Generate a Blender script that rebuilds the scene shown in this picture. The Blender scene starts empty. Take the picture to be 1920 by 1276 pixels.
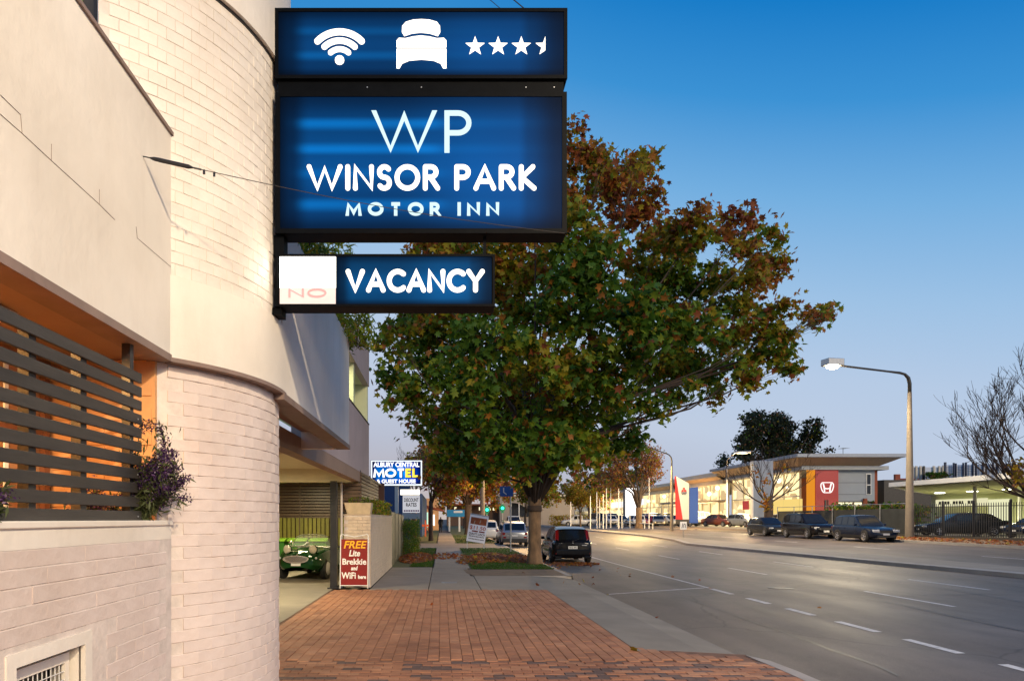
import bpy, math, random
import numpy as np
from mathutils import Vector, Matrix
R = math.radians
SC = bpy.context.scene
COL = SC.collection

# ---------------------------------------------------------------- camera
cd = bpy.data.cameras.new('camera')
cam = bpy.data.objects.new('camera', cd); COL.objects.link(cam)
cam.location = (0, 0, 1.75); cam.rotation_euler = (R(90), 0, 0)
cd.sensor_width = 36; cd.lens = 1300/1920*36
cd.shift_x = 132/1920; cd.shift_y = 334/1920
cd.clip_start = 0.05; cd.clip_end = 4000
SC.camera = cam
F = 1300.0

# ---------------------------------------------------------------- world: dusk sky
W = bpy.data.worlds.new('World'); SC.world = W; W.use_nodes = True
nt = W.node_tree; N = nt.nodes; Lk = nt.links
bg = N['Background']
sky = N.new('ShaderNodeTexSky'); sky.sky_type = 'NISHITA'; sky.sun_disc = False
sky.sun_elevation = R(1.5); sky.sun_rotation = R(160); sky.ozone_density = 5
tc = N.new('ShaderNodeTexCoord'); sep = N.new('ShaderNodeSeparateXYZ')
Lk.new(tc.outputs['Generated'], sep.inputs[0])
rp = N.new('ShaderNodeValToRGB'); Lk.new(sep.outputs['Z'], rp.inputs[0])
def srgb(r, g, b):
    f = lambda c: (c/255/12.92) if c/255 <= .04045 else ((c/255+.055)/1.055)**2.4
    return (f(r), f(g), f(b), 1)
stops = [(-1, (70, 66, 66)), (-.02, (160, 150, 155)), (0.0, (208, 194, 188)), (.06, (190, 186, 194)), (.12, (190, 196, 214)), (.20, (197, 210, 231)), (.29, (187, 208, 235)),
         (.38, (162, 199, 235)), (.48, (120, 180, 230)), (.57, (62, 150, 218)), (.66, (6, 122, 202)), (1, (0, 84, 165))]
el = rp.color_ramp.elements
while len(el) > 1: el.remove(el[-1])
el[0].position = 0; el[0].color = srgb(*stops[0][1])
mr = N.new('ShaderNodeMapRange'); mr.inputs[1].default_value = -1; mr.inputs[2].default_value = 1
xm = N.new('ShaderNodeMath'); xm.operation = 'MAXIMUM'; xm.inputs[1].default_value = 0; Lk.new(sep.outputs['X'], xm.inputs[0])
xa = N.new('ShaderNodeMath'); xa.operation = 'MULTIPLY_ADD'; xa.inputs[1].default_value = .24; Lk.new(xm.outputs[0], xa.inputs[0]); Lk.new(sep.outputs['Z'], xa.inputs[2])
Lk.new(xa.outputs[0], mr.inputs[0]); Lk.new(mr.outputs[0], rp.inputs[0])
for z, c in stops[1:]:
    e = el.new((z+1)/2); e.color = srgb(*c)
mx = N.new('ShaderNodeMixRGB'); mx.blend_type = 'MIX'; mx.inputs[0].default_value = .06
sm = N.new('ShaderNodeVectorMath'); sm.operation = 'SCALE'; sm.inputs['Scale'].default_value = .6
Lk.new(sky.outputs[0], sm.inputs[0])
# the strength scales the whole sky; the ramp is raised by its inverse
sc2 = N.new('ShaderNodeVectorMath'); sc2.operation = 'SCALE'; sc2.inputs['Scale'].default_value = 10
Lk.new(rp.outputs[0], sc2.inputs[0])
Lk.new(sc2.outputs[0], mx.inputs[1]); Lk.new(sm.outputs[0], mx.inputs[2])
Lk.new(mx.outputs[0], bg.inputs['Color']); bg.inputs['Strength'].default_value = .1

# ---------------------------------------------------------------- afterglow key
sd = bpy.data.lights.new('sun', 'SUN'); sd.energy = 1.6; sd.angle = R(14); sd.color = (1, .78, .52)
sun = bpy.data.objects.new('sun', sd); COL.objects.link(sun)
sdir = Vector((-.45, .84, -.30)).normalized()
sun.rotation_euler = sdir.to_track_quat('-Z', 'Y').to_euler()

SC.view_settings.view_transform = 'Standard'; SC.view_settings.look = 'None'
SC.view_settings.exposure = 0.0; SC.view_settings.gamma = 1
SC.view_settings.use_curve_mapping = False
SC.cycles.use_denoising = True
SC.cycles.max_bounces = 6; SC.cycles.diffuse_bounces = 3; SC.cycles.glossy_bounces = 3
SC.cycles.transmission_bounces = 4; SC.cycles.transparent_max_bounces = 8
SC.cycles.sample_clamp_indirect = 4
SC.cycles.caustics_reflective = False; SC.cycles.caustics_refractive = False

# ---------------------------------------------------------------- helpers
rnd = random.Random(7)
ORG = {}
def XZ(px, py, D): return ((px-828)*D/F, 1.75+(972-py)*D/F)
def tag(o, label=None, cat=None, group=None, kind=None):
    if label: o['label'] = label
    if cat: o['category'] = cat
    if group: o['group'] = group
    if kind: o['kind'] = kind
    return o
def thing(name, label, cat, loc=(0, 0, 0), rz=0, group=None):
    o = bpy.data.objects.new(name, None); COL.objects.link(o)
    o.location = loc; o.rotation_euler = (0, 0, rz); o.empty_display_size = .2
    ORG[o.name] = Vector(loc)
    return tag(o, label, cat, group)
def dup(root, loc, rz=0, label=None, group=None, paint=None):
    r = root.copy(); COL.objects.link(r); r.location = loc; r.rotation_euler = (0, 0, rz)
    ORG[r.name] = Vector(loc)
    if label: r['label'] = label
    if group: r['group'] = group
    for ch in list(root.children):
        c = ch.copy(); COL.objects.link(c); c.parent = r
        if paint and c.name.split('.')[0] in ('body', 'roof_shell'):
            c.material_slots[0].link = 'OBJECT'; c.material_slots[0].material = paint
        for g in ch.children:
            d = g.copy(); COL.objects.link(d); d.parent = c
    return r
class MB:
    def __init__(s): s.v = []; s.f = []; s.m = []; s.cur = 0
    def add(s, vs, fs):
        n = len(s.v); s.v += [tuple(p) for p in vs]
        for f in fs: s.f.append(tuple(i+n for i in f)); s.m.append(s.cur)
        return s
    def poly(s, *p): return s.add(p, [tuple(range(len(p)))])
    def box(s, x0, x1, y0, y1, z0, z1):
        v = [(x, y, z) for z in (z0, z1) for y in (y0, y1) for x in (x0, x1)]
        return s.add(v, [(0, 2, 3, 1), (4, 5, 7, 6), (0, 1, 5, 4), (2, 6, 7, 3), (0, 4, 6, 2), (1, 3, 7, 5)])
    def obox(s, c, sz, rz=0, M=None):
        hx, hy, hz = sz[0]/2, sz[1]/2, sz[2]/2
        q = M or Matrix.Rotation(rz, 3, 'Z')
        v = [Vector(c)+q @ Vector((x, y, z)) for z in (-hz, hz) for y in (-hy, hy) for x in (-hx, hx)]
        return s.add(v, [(0, 2, 3, 1), (4, 5, 7, 6), (0, 1, 5, 4), (2, 6, 7, 3), (0, 4, 6, 2), (1, 3, 7, 5)])
    def prism(s, poly, axis, a, b):
        """extrude a 2-D polygon along axis from a to b; the polygon is (x,z) for 'y', (y,z) for 'x', (x,y) for 'z'"""
        def P(p, t): return {'y': (p[0], t, p[1]), 'x': (t, p[0], p[1]), 'z': (p[0], p[1], t)}[axis]
        n = len(poly)
        return s.add([P(p, a) for p in poly]+[P(p, b) for p in poly],
                     [tuple(range(n))[::-1], tuple(range(n, 2*n))]+[(i, (i+1) % n, (i+1) % n+n, i+n) for i in range(n)])
    def tube(s, pts, rad, n=8, cap=True):
        pts = [Vector(p) for p in pts]
        if not hasattr(rad, '__len__'): rad = [rad]*len(pts)
        vs = []; prev = None
        for i, p in enumerate(pts):
            d = (pts[min(i+1, len(pts)-1)]-pts[max(i-1, 0)]).normalized()
            if prev is None:
                u = d.orthogonal().normalized()
            else:
                u = (prev-d*prev.dot(d))
                u = u.normalized() if u.length > 1e-6 else d.orthogonal().normalized()
            prev = u; w = d.cross(u)
            for k in range(n):
                a = 2*math.pi*k/n
                vs.append(p+(u*math.cos(a)+w*math.sin(a))*rad[i])
        fs = [(i*n+k, i*n+(k+1) % n, (i+1)*n+(k+1) % n, (i+1)*n+k) for i in range(len(pts)-1) for k in range(n)]
        if cap: fs += [tuple(range(n))[::-1], tuple((len(pts)-1)*n+k for k in range(n))]
        return s.add(vs, fs)
    def lathe(s, prof, c=(0, 0, 0), axis='z', n=16, cap=False):
        vs = []
        for r, h in prof:
            for k in range(n):
                a = 2*math.pi*k/n; p, q = r*math.cos(a), r*math.sin(a)
                vs.append({'z': (c[0]+p, c[1]+q, c[2]+h), 'x': (c[0]+h, c[1]+p, c[2]+q), 'y': (c[0]+p, c[1]+h, c[2]+q)}[axis])
        fs = [(i*n+k, i*n+(k+1) % n, (i+1)*n+(k+1) % n, (i+1)*n+k) for i in range(len(prof)-1) for k in range(n)]
        if cap: fs += [tuple(range(n))[::-1], tuple((len(prof)-1)*n+k for k in range(n))]
        return s.add(vs, fs)
    def ball(s, c, r, n=12, m=8, sz=(1, 1, 1)):
        pr = [(max(1e-4, math.sin(math.pi*i/m)), -math.cos(math.pi*i/m)) for i in range(m+1)]
        k0 = len(s.v); s.lathe(pr, (0, 0, 0), 'z', n)
        for i in range(k0, len(s.v)):
            v = s.v[i]; s.v[i] = (c[0]+v[0]*r*sz[0], c[1]+v[1]*r*sz[1], c[2]+v[2]*r*sz[2])
        return s
    def mesh(s, name, mats, smooth=False, off=(0, 0, 0)):
        me = bpy.data.meshes.new(name)
        me.from_pydata([(v[0]-off[0], v[1]-off[1], v[2]-off[2]) for v in s.v], [], s.f)
        if not isinstance(mats, (list, tuple)): mats = [mats]
        for m in mats: me.materials.append(m)
        me.polygons.foreach_set('material_index', s.m)
        if smooth: me.polygons.foreach_set('use_smooth', [True]*len(s.f))
        me.update(); return me
    def build(s, name, mats, parent=None, smooth=False, W=True, **kw):
        off = Vector((0, 0, 0))
        p = parent
        if p is not None and W:
            while p.parent is not None: p = p.parent
            off = ORG.get(p.name, Vector((0, 0, 0)))
        o = bpy.data.objects.new(name, s.mesh(name, mats, smooth, off)); COL.objects.link(o)
        if parent is not None: o.parent = parent
        if smooth == 'auto':
            auto_smooth(o)
        return tag(o, **kw)
def auto_smooth(o, ang=35):
    me = o.data
    me.polygons.foreach_set('use_smooth', [True]*len(me.polygons))
    me.set_sharp_from_angle(angle=R(ang))
def inst(name, me, loc, rot=(0, 0, 0), parent=None, scale=None):
    o = bpy.data.objects.new(name, me); COL.objects.link(o)
    o.location = Vector(loc)-(ORG[parent.name] if parent is not None and parent.name in ORG else Vector((0, 0, 0)))
    o.rotation_euler = rot
    if scale: o.scale = scale
    if parent is not None: o.parent = parent
    return o
def bevel(o, w=.01, seg=2):
    m = o.modifiers.new('bevel', 'BEVEL'); m.width = w; m.segments = seg; m.limit_method = 'ANGLE'; return o

# ---------------------------------------------------------------- materials
def mat(name, col, rough=.6, metal=0, var=.12, scale=3, bump=0, bscale=30, spec=.5, coat=0, col2=None, emit=None, es=0,
        rvar=0, stretch=(1, 1, 1), perobj=0, alpha=1, trans=0, detail=6):
    m = bpy.data.materials.new(name); m.use_nodes = True
    n = m.node_tree.nodes; l = m.node_tree.links; b = n['Principled BSDF']
    b.inputs['Roughness'].default_value = rough; b.inputs['Metallic'].default_value = metal
    b.inputs['Specular IOR Level'].default_value = spec; b.inputs['Coat Weight'].default_value = coat
    b.inputs['Alpha'].default_value = alpha; b.inputs['Transmission Weight'].default_value = trans
    c = (*col, 1)
    if var > 0 or col2 or perobj:
        t = n.new('ShaderNodeTexCoord'); mp = n.new('ShaderNodeMapping'); mp.inputs['Scale'].default_value = stretch
        l.new(t.outputs['Object'], mp.inputs[0])
        no = n.new('ShaderNodeTexNoise'); no.inputs['Scale'].default_value = scale; no.inputs['Detail'].default_value = detail
        no.inputs['Roughness'].default_value = .6
        l.new(mp.outputs[0], no.inputs['Vector'])
        r = n.new('ShaderNodeValToRGB')
        r.color_ramp.elements[0].position = .3; r.color_ramp.elements[1].position = .72
        d = tuple(max(0, x*(1-var)) for x in col); u = tuple(min(1, x*(1+var)) for x in col)
        r.color_ramp.elements[0].color = (*(col2 or d), 1); r.color_ramp.elements[1].color = (*u, 1)
        l.new(no.outputs['Fac'], r.inputs[0]); out = r.outputs[0]
        if perobj:
            oi = n.new('ShaderNodeObjectInfo'); hs = n.new('ShaderNodeHueSaturation')
            ma = n.new('ShaderNodeMapRange'); ma.inputs[3].default_value = 1-perobj; ma.inputs[4].default_value = 1+perobj
            l.new(oi.outputs['Random'], ma.inputs[0]); l.new(ma.outputs[0], hs.inputs['Value']); l.new(out, hs.inputs['Color']); out = hs.outputs[0]
        l.new(out, b.inputs['Base Color'])
        if rvar:
            mr = n.new('ShaderNodeMapRange'); mr.inputs[3].default_value = rough-rvar; mr.inputs[4].default_value = rough+rvar
            l.new(no.outputs['Fac'], mr.inputs[0]); l.new(mr.outputs[0], b.inputs['Roughness'])
        if bump:
            nb = n.new('ShaderNodeTexNoise'); nb.inputs['Scale'].default_value = bscale; nb.inputs['Detail'].default_value = 5
            l.new(mp.outputs[0], nb.inputs['Vector'])
            bp = n.new('ShaderNodeBump'); bp.inputs['Strength'].default_value = bump; bp.inputs['Distance'].default_value = .01
            l.new(nb.outputs['Fac'], bp.inputs['Height']); l.new(bp.outputs[0], b.inputs['Normal'])
    else:
        b.inputs['Base Color'].default_value = c
    if emit:
        b.inputs['Emission Color'].default_value = (*emit, 1); b.inputs['Emission Strength'].default_value = es
    return m
def emis(name, col, s):
    m = bpy.data.materials.new(name); m.use_nodes = True; n = m.node_tree.nodes
    n.clear(); e = n.new('ShaderNodeEmission'); o = n.new('ShaderNodeOutputMaterial')
    e.inputs[0].default_value = (*col, 1); e.inputs[1].default_value = s
    m.node_tree.links.new(e.outputs[0], o.inputs[0]); return m
M = {}
def render_mat(name, col, dirt=(.50, .43, .36)):
    m = mat(name, col, .64, var=.06, scale=1.3, bump=.45, bscale=14, spec=.3)
    n = m.node_tree.nodes; l = m.node_tree.links; b = n['Principled BSDF']; src = b.inputs['Base Color'].links[0].from_socket
    g = n.new('ShaderNodeNewGeometry'); mp = n.new('ShaderNodeMapping'); mp.inputs['Scale'].default_value = (2.2, 2.2, .45); l.new(g.outputs['Position'], mp.inputs[0])
    no = n.new('ShaderNodeTexNoise'); no.inputs['Scale'].default_value = 1.4; no.inputs['Detail'].default_value = 9; no.inputs['Roughness'].default_value = .65; l.new(mp.outputs[0], no.inputs['Vector'])
    r = n.new('ShaderNodeValToRGB'); r.color_ramp.elements[0].position = .50; r.color_ramp.elements[1].position = .80
    r.color_ramp.elements[0].color = (0, 0, 0, 1); r.color_ramp.elements[1].color = (.28, .28, .28, 1); l.new(no.outputs['Fac'], r.inputs[0])
    x = n.new('ShaderNodeMixRGB'); l.new(r.outputs[0], x.inputs[0]); l.new(src, x.inputs[1]); x.inputs[2].default_value = (*dirt, 1)
    n2 = n.new('ShaderNodeTexNoise'); n2.inputs['Scale'].default_value = .8; n2.inputs['Detail'].default_value = 10; l.new(g.outputs['Position'], n2.inputs['Vector'])
    r2 = n.new('ShaderNodeValToRGB'); r2.color_ramp.elements[0].position = .35; r2.color_ramp.elements[1].position = .65
    r2.color_ramp.elements[0].color = (.90, .88, .85, 1); r2.color_ramp.elements[1].color = (1, 1, 1, 1); l.new(n2.outputs['Fac'], r2.inputs[0])
    y = n.new('ShaderNodeMixRGB'); y.blend_type = 'MULTIPLY'; y.inputs[0].default_value = 1; l.new(x.outputs[0], y.inputs[1]); l.new(r2.outputs[0], y.inputs[2]); l.new(y.outputs[0], b.inputs['Base Color'])
    return m
M['cream'] = render_mat('cream_render', (.80, .745, .66))
def brick_mat(name, col):
    m = mat(name, col, .52, var=.05, scale=6, bump=.9, bscale=10, spec=.4, perobj=.03)
    n = m.node_tree.nodes; l = m.node_tree.links; b = n['Principled BSDF']; src = b.inputs['Base Color'].links[0].from_socket
    g = n.new('ShaderNodeNewGeometry'); n2 = n.new('ShaderNodeTexNoise'); n2.inputs['Scale'].default_value = 1.1; n2.inputs['Detail'].default_value = 12; n2.inputs['Roughness'].default_value = .7
    l.new(g.outputs['Position'], n2.inputs['Vector'])
    r2 = n.new('ShaderNodeValToRGB'); r2.color_ramp.elements[0].position = .33; r2.color_ramp.elements[1].position = .6
    r2.color_ramp.elements[0].color = (.86, .83, .80, 1); r2.color_ramp.elements[1].color = (1, 1, 1, 1); l.new(n2.outputs['Fac'], r2.inputs[0])
    y = n.new('ShaderNodeMixRGB'); y.blend_type = 'MULTIPLY'; y.inputs[0].default_value = 1; l.new(src, y.inputs[1]); l.new(r2.outputs[0], y.inputs[2]); l.new(y.outputs[0], b.inputs['Base Color'])
    return m
M['brickw'] = brick_mat('painted_brick', (.78, .72, .64)); M['brick_skylit'] = brick_mat('painted_brick_skylit', (.71, .61, .56))  # second is the same brick, pinker: light on the low walls put into colour
M['mortarw'] = mat('painted_mortar', (.66, .58, .52), .7, var=.15, scale=8, bump=.4, bscale=30)
M['lip'] = mat('brown_lip', (.23, .16, .13), .6, var=.2, scale=4)
M['soffit'] = mat('soffit_board', (.32, .22, .16), .7, var=.1, scale=2)
M['slat'] = mat('charcoal_timber', (.036, .031, .026), .55, var=.25, scale=3, stretch=(8, 1, 8), bump=.2, bscale=12, perobj=.12)
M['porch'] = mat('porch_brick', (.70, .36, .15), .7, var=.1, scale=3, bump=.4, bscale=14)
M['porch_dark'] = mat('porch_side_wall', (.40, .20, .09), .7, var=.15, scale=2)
M['doorwood'] = mat('brown_joinery', (.16, .06, .03), .45, var=.2, scale=5)
M['black'] = mat('black_metal', (.018, .018, .02), .35, var=.2, scale=6, spec=.5, rvar=.1)
M['bracket'] = mat('dark_bracket', (.04, .035, .03), .5, var=.3, scale=9)
M['steel'] = mat('galvanised_steel', (.42, .42, .42), .4, metal=.8, var=.15, scale=8)
M['conc'] = mat('concrete_slab', (.27, .235, .19), .8, var=.14, scale=1.1, bump=.35, bscale=60, perobj=.05, detail=9)
M['conc2'] = mat('driveway_concrete', (.245, .215, .17), .8, var=.2, scale=.8, bump=.35, bscale=50, detail=9)
M['kerb'] = mat('kerb_concrete', (.36, .325, .29), .75, var=.15, scale=2, bump=.3, bscale=40)
M['dirt'] = mat('bare_dirt', (.20, .135, .085), .95, var=.3, scale=3, bump=.8, bscale=30, detail=10)
M['ground'] = mat('mown_lawn', (.055, .085, .025), .95, var=.45, scale=1.4, bump=.8, bscale=40, col2=(.10, .085, .035), detail=10)
M['field'] = mat('far_ground', (.11, .10, .08), .9, var=.3, scale=.3)
M['line'] = mat('road_paint', (.66, .64, .62), .6, var=.2, scale=9, col2=(.36, .35, .34), detail=10)
M['glass'] = mat('car_glass', (.010, .012, .014), .10, var=0, spec=.6)
M['tyre'] = mat('tyre_rubber', (.016, .016, .016), .75, var=.1)
M['rim'] = mat('alloy_rim', (.5, .5, .52), .3, metal=.7, var=.05)
M['trimblk'] = mat('black_plastic', (.02, .02, .021), .55, var=.05)
M['chrome'] = mat('chrome', (.82, .80, .76), .26, metal=1, var=0)
M['plate'] = mat('number_plate', (.72, .72, .70), .5, var=.03)
M['redlamp'] = mat('red_lens', (.22, .008, .010), .2, var=0, spec=.6)
M['white'] = mat('white_paint', (.78, .77, .75), .5, var=.04, scale=2)
M['trunk'] = mat('plane_tree_bark', (.24, .145, .075), .9, var=.3, scale=4.5, bump=1, bscale=9, col2=(.085, .055, .035), stretch=(1, 1, .45), detail=10)
M['bark'] = mat('dark_bark', (.075, .050, .036), .9, var=.35, scale=4, bump=.7, bscale=20)
M['grey'] = mat('grey_cladding', (.30, .34, .40), .5, var=.05, scale=1)
def paint(name, c, metal=.3, rough=.28):
    dk = max(c) < .1
    return mat(name, c, rough, metal=metal, var=.04, scale=2, coat=.08 if dk else .35, spec=.3 if dk else .5)

def asphalt():
    m = bpy.data.materials.new('asphalt'); m.use_nodes = True; n = m.node_tree.nodes; l = m.node_tree.links; b = n['Principled BSDF']
    t = n.new('ShaderNodeTexCoord')
    def noise(s, st=(1, 1, 1), d=6, r=.6):
        mp = n.new('ShaderNodeMapping'); mp.inputs['Scale'].default_value = st; l.new(t.outputs['Object'], mp.inputs[0])
        q = n.new('ShaderNodeTexNoise'); q.inputs['Scale'].default_value = s; q.inputs['Detail'].default_value = d; q.inputs['Roughness'].default_value = r
        l.new(mp.outputs[0], q.inputs['Vector']); return q.outputs['Fac']
    def ramp(f, a, b_, c0, c1):
        r = n.new('ShaderNodeValToRGB'); e = r.color_ramp.elements; e[0].position = a; e[1].position = b_
        e[0].color = (*c0, 1); e[1].color = (*c1, 1); l.new(f, r.inputs[0]); return r.outputs[0]
    def mul(a, c):
        x = n.new('ShaderNodeMixRGB'); x.blend_type = 'MULTIPLY'; x.inputs[0].default_value = 1; l.new(a, x.inputs[1]); l.new(c, x.inputs[2]); return x.outputs[0]
    base = ramp(noise(.5), .3, .75, (.090, .073, .062), (.148, .121, .102))
    lanes = ramp(noise(1.0, (.9, .03, 1), 3), .35, .62, (.86, .85, .84), (1.07, 1.06, 1.05))
    blot = ramp(noise(1.3, (1, .35, 1), 10, .75), .30, .52, (.66, .64, .63), (1, 1, 1))
    grit = ramp(noise(75, d=5, r=.75), .34, .66, (.62, .62, .62), (1.42, 1.4, 1.38))
    vo = n.new('ShaderNodeTexVoronoi'); vo.feature = 'DISTANCE_TO_EDGE'; vo.inputs['Scale'].default_value = .22
    w = n.new('ShaderNodeTexNoise'); w.inputs['Scale'].default_value = 1.5; l.new(t.outputs['Object'], w.inputs['Vector'])
    mv = n.new('ShaderNodeMixRGB'); mv.inputs[0].default_value = .35; l.new(t.outputs['Object'], mv.inputs[1]); l.new(w.outputs['Color'], mv.inputs[2])
    l.new(mv.outputs[0], vo.inputs['Vector'])
    crack = ramp(vo.outputs['Distance'], .0, .006, (.55, .52, .5), (1, 1, 1))
    c = mul(mul(mul(mul(base, lanes), blot), grit), crack)
    l.new(c, b.inputs['Base Color']); b.inputs['Specular IOR Level'].default_value = .35
    mr = n.new('ShaderNodeMapRange'); mr.inputs[3].default_value = .42; mr.inputs[4].default_value = .72
    l.new(noise(.7, (1, .2, 1)), mr.inputs[0]); l.new(mr.outputs[0], b.inputs['Roughness'])
    bp = n.new('ShaderNodeBump'); bp.inputs['Strength'].default_value = .35; bp.inputs['Distance'].default_value = .006
    l.new(noise(140, d=3), bp.inputs['Height']); l.new(bp.outputs[0], b.inputs['Normal'])
    return m
M['asphalt'] = asphalt()

# ---------------------------------------------------------------- lettering
def text(s, size, m, parent, loc, rot=(R(90), 0, 0), name='lettering', bold=0, ext=.002, align='CENTER', sx=1, shear=0, fitw=None):
    cu = bpy.data.curves.new(name, 'FONT'); cu.body = s; cu.size = size; cu.extrude = ext; cu.offset = bold
    cu.align_x = align; cu.align_y = 'CENTER'; cu.shear = shear; cu.resolution_u = 3
    t = bpy.data.objects.new(name, cu); COL.objects.link(t)
    bpy.context.view_layer.update()
    me = bpy.data.meshes.new_from_object(t.evaluated_get(bpy.context.evaluated_depsgraph_get()))
    if fitw:
        xs = [v.co.x for v in me.vertices]; w = max(xs)-min(xs); sx = fitw/w
    bpy.data.objects.remove(t); bpy.data.curves.remove(cu)
    me.materials.clear(); me.materials.append(m)
    o = bpy.data.objects.new(name, me); COL.objects.link(o)
    p = parent
    while p is not None and p.parent is not None: p = p.parent
    o.location = Vector(loc)-(ORG[p.name] if p is not None else Vector((0, 0, 0)))
    o.rotation_euler = rot; o.scale = (sx, 1, 1); o.parent = parent
    return o
def arc(cx, cy, rx, ry, a0, a1, n=14):
    return [(cx+rx*math.cos(R(a0+(a1-a0)*i/n)), cy+ry*math.sin(R(a0+(a1-a0)*i/n))) for i in range(n+1)]
GL = {
 'W': (1.5, [[(0, 1), (.40, 0), (.75, .92), (1.10, 0), (1.5, 1)]]),
 'P': (.56, [[(0, 0), (0, 1)], [(0, 1)]+arc(.28, .75, .28, .25, 90, -90)+[(0, .5)]]),
 'I': (0, [[(0, 0), (0, 1)]]),
 'N': (.78, [[(0, 0), (0, 1), (.78, 0), (.78, 1)]]),
 'S': (.5, [arc(.26, .755, .24, .245, 35, 262, 12)+arc(.25, .255, .25, .255, 82, -145, 12)]),
 'O': (1.0, [arc(.5, .5, .5, .5, 0, 360, 32)]),
 'R': (.60, [[(0, 0), (0, 1)], [(0, 1)]+arc(.26, .76, .26, .24, 90, -90)+[(0, .52)], [(.24, .52), (.60, 0)]]),
 'A': (.86, [[(0, 0), (.43, 1), (.86, 0)], [(.16, .32), (.70, .32)]]),
 'K': (.62, [[(0, 0), (0, 1)], [(.56, 1), (.04, .5), (.62, 0)]]),
 'M': (1.02, [[(0, 0), (.09, 1), (.51, .14), (.93, 1), (1.02, 0)]]),
 'T': (.70, [[(0, 1), (.70, 1)], [(.35, 1), (.35, 0)]]),
 'V': (.84, [[(0, 1), (.42, 0), (.84, 1)]]),
 'C': (.80, [arc(.5, .5, .5, .5, 48, 312, 24)]),
 'E': (.50, [[(.50, 1), (0, 1), (0, 0), (.50, 0)], [(0, .52), (.44, .52)]]),
 'L': (.48, [[(0, 1), (0, 0), (.48, 0)]]),
 'Y': (.80, [[(0, 1), (.40, .48), (.80, 1)], [(.40, .48), (.40, 0)]]),
}
def ribbon(mb, pts, w, y, rounded=False, depth=.006, zl=None):
    """a flat stroke of width w along pts (x,z), extruded from y to y-depth"""
    n = len(pts); closed = math.dist(pts[0], pts[-1]) < 1e-6
    if closed: pts = pts[:-1]; n -= 1
    Lf, Rt = [], []
    for i in range(n):
        a = Vector(pts[(i-1) % n] if (closed or i) else pts[0]); p = Vector(pts[i]); b = Vector(pts[(i+1) % n] if (closed or i < n-1) else pts[-1])
        d0 = (p-a).normalized() if (p-a).length > 1e-9 else (b-p).normalized()
        d1 = (b-p).normalized() if (b-p).length > 1e-9 else d0
        n0 = Vector((-d0.y, d0.x)); n1 = Vector((-d1.y, d1.x)); m = (n0+n1)
        m = m.normalized() if m.length > 1e-6 else n0
        k = min(1/max(.2, m.dot(n1)), 1.35 if rounded else 2.6)
        Lf.append(p+m*w/2*k); Rt.append(p-m*w/2*k)
    if zl:
        Lf = [Vector((q.x, min(max(q.y, zl[0]), zl[1]))) for q in Lf]; Rt = [Vector((q.x, min(max(q.y, zl[0]), zl[1]))) for q in Rt]
    rng = range(n if closed else n-1)
    vs = [(q.x, y, q.y) for q in Lf]+[(q.x, y, q.y) for q in Rt]+[(q.x, y-depth, q.y) for q in Lf]+[(q.x, y-depth, q.y) for q in Rt]
    fs = []
    for i in rng:
        j = (i+1) % n
        fs += [(2*n+i, 3*n+i, 3*n+j, 2*n+j), (i, j, 2*n+j, 2*n+i)[::-1], (n+i, n+j, 3*n+j, 3*n+i)]
    if not closed: fs += [(0, n, 3*n, 2*n), (n-1, 2*n-1, 4*n-1, 3*n-1)]
    mb.add(vs, fs)
    if rounded and not closed:
        for e, p in enumerate((pts[0], pts[-1])):
            mb.prism([(p[0]+w/2*math.cos(a*math.pi/6), p[1]+w/2*math.sin(a*math.pi/6)) for a in range(12)], 'y', y, y-depth-.0006)
def word(s, x0, x1, z0, z1, w, y, name, m, parent, rounded=False, hs=1.0, space=.5, ms=None):
    """lay the word out between x0..x1 (outer edges) and z0..z1"""
    h = z1-z0-(w if rounded else w*.0); zb = z0+(w/2 if rounded else 0)
    ws = [GL[c][0]*h*hs if c != ' ' else space*h for c in s]
    gap = (x1-x0-w-sum(ws))/(len(s)-1)
    x = x0+w/2
    for c, cw in zip(s, ws):
        if c != ' ':
            mb = MB()
            for k, st in enumerate(GL[c][1]):
                pp = []
                for (a, b) in st:
                    zz = zb+b*h
                    if not rounded:            # keep curved and horizontal strokes inside the cap height
                        if c in 'OSC': zz = z0+w/2+b*(h-w)
                        elif c in 'PR' and k == 1: zz = z0+b*(h-w/2)
                        elif c == 'T' and k == 0: zz = z1-w/2
                        elif c == 'E' or (c == 'L' and b == 0): zz = z0+w/2+b*(h-w)
                    pp.append((x+a*h*hs, zz))
                if not rounded and math.dist(pp[0], pp[-1]) > 1e-6:      # run the stroke ends past the cap height, then cut them level
                    for e, f_ in ((0, 1), (-1, -2)):
                        if abs(pp[e][1]-z0) < 1e-4 or abs(pp[e][1]-z1) < 1e-4:
                            d_ = (Vector(pp[e])-Vector(pp[f_])).normalized(); q_ = Vector(pp[e])+d_*w*.6; pp[e] = (q_.x, q_.y)
                ribbon(mb, pp, w, y-.0003*k, rounded, zl=None if rounded else (z0, z1))
            mb.build(name, ms[s.index(c)] if ms else m, parent)
        x += cw+gap
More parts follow.
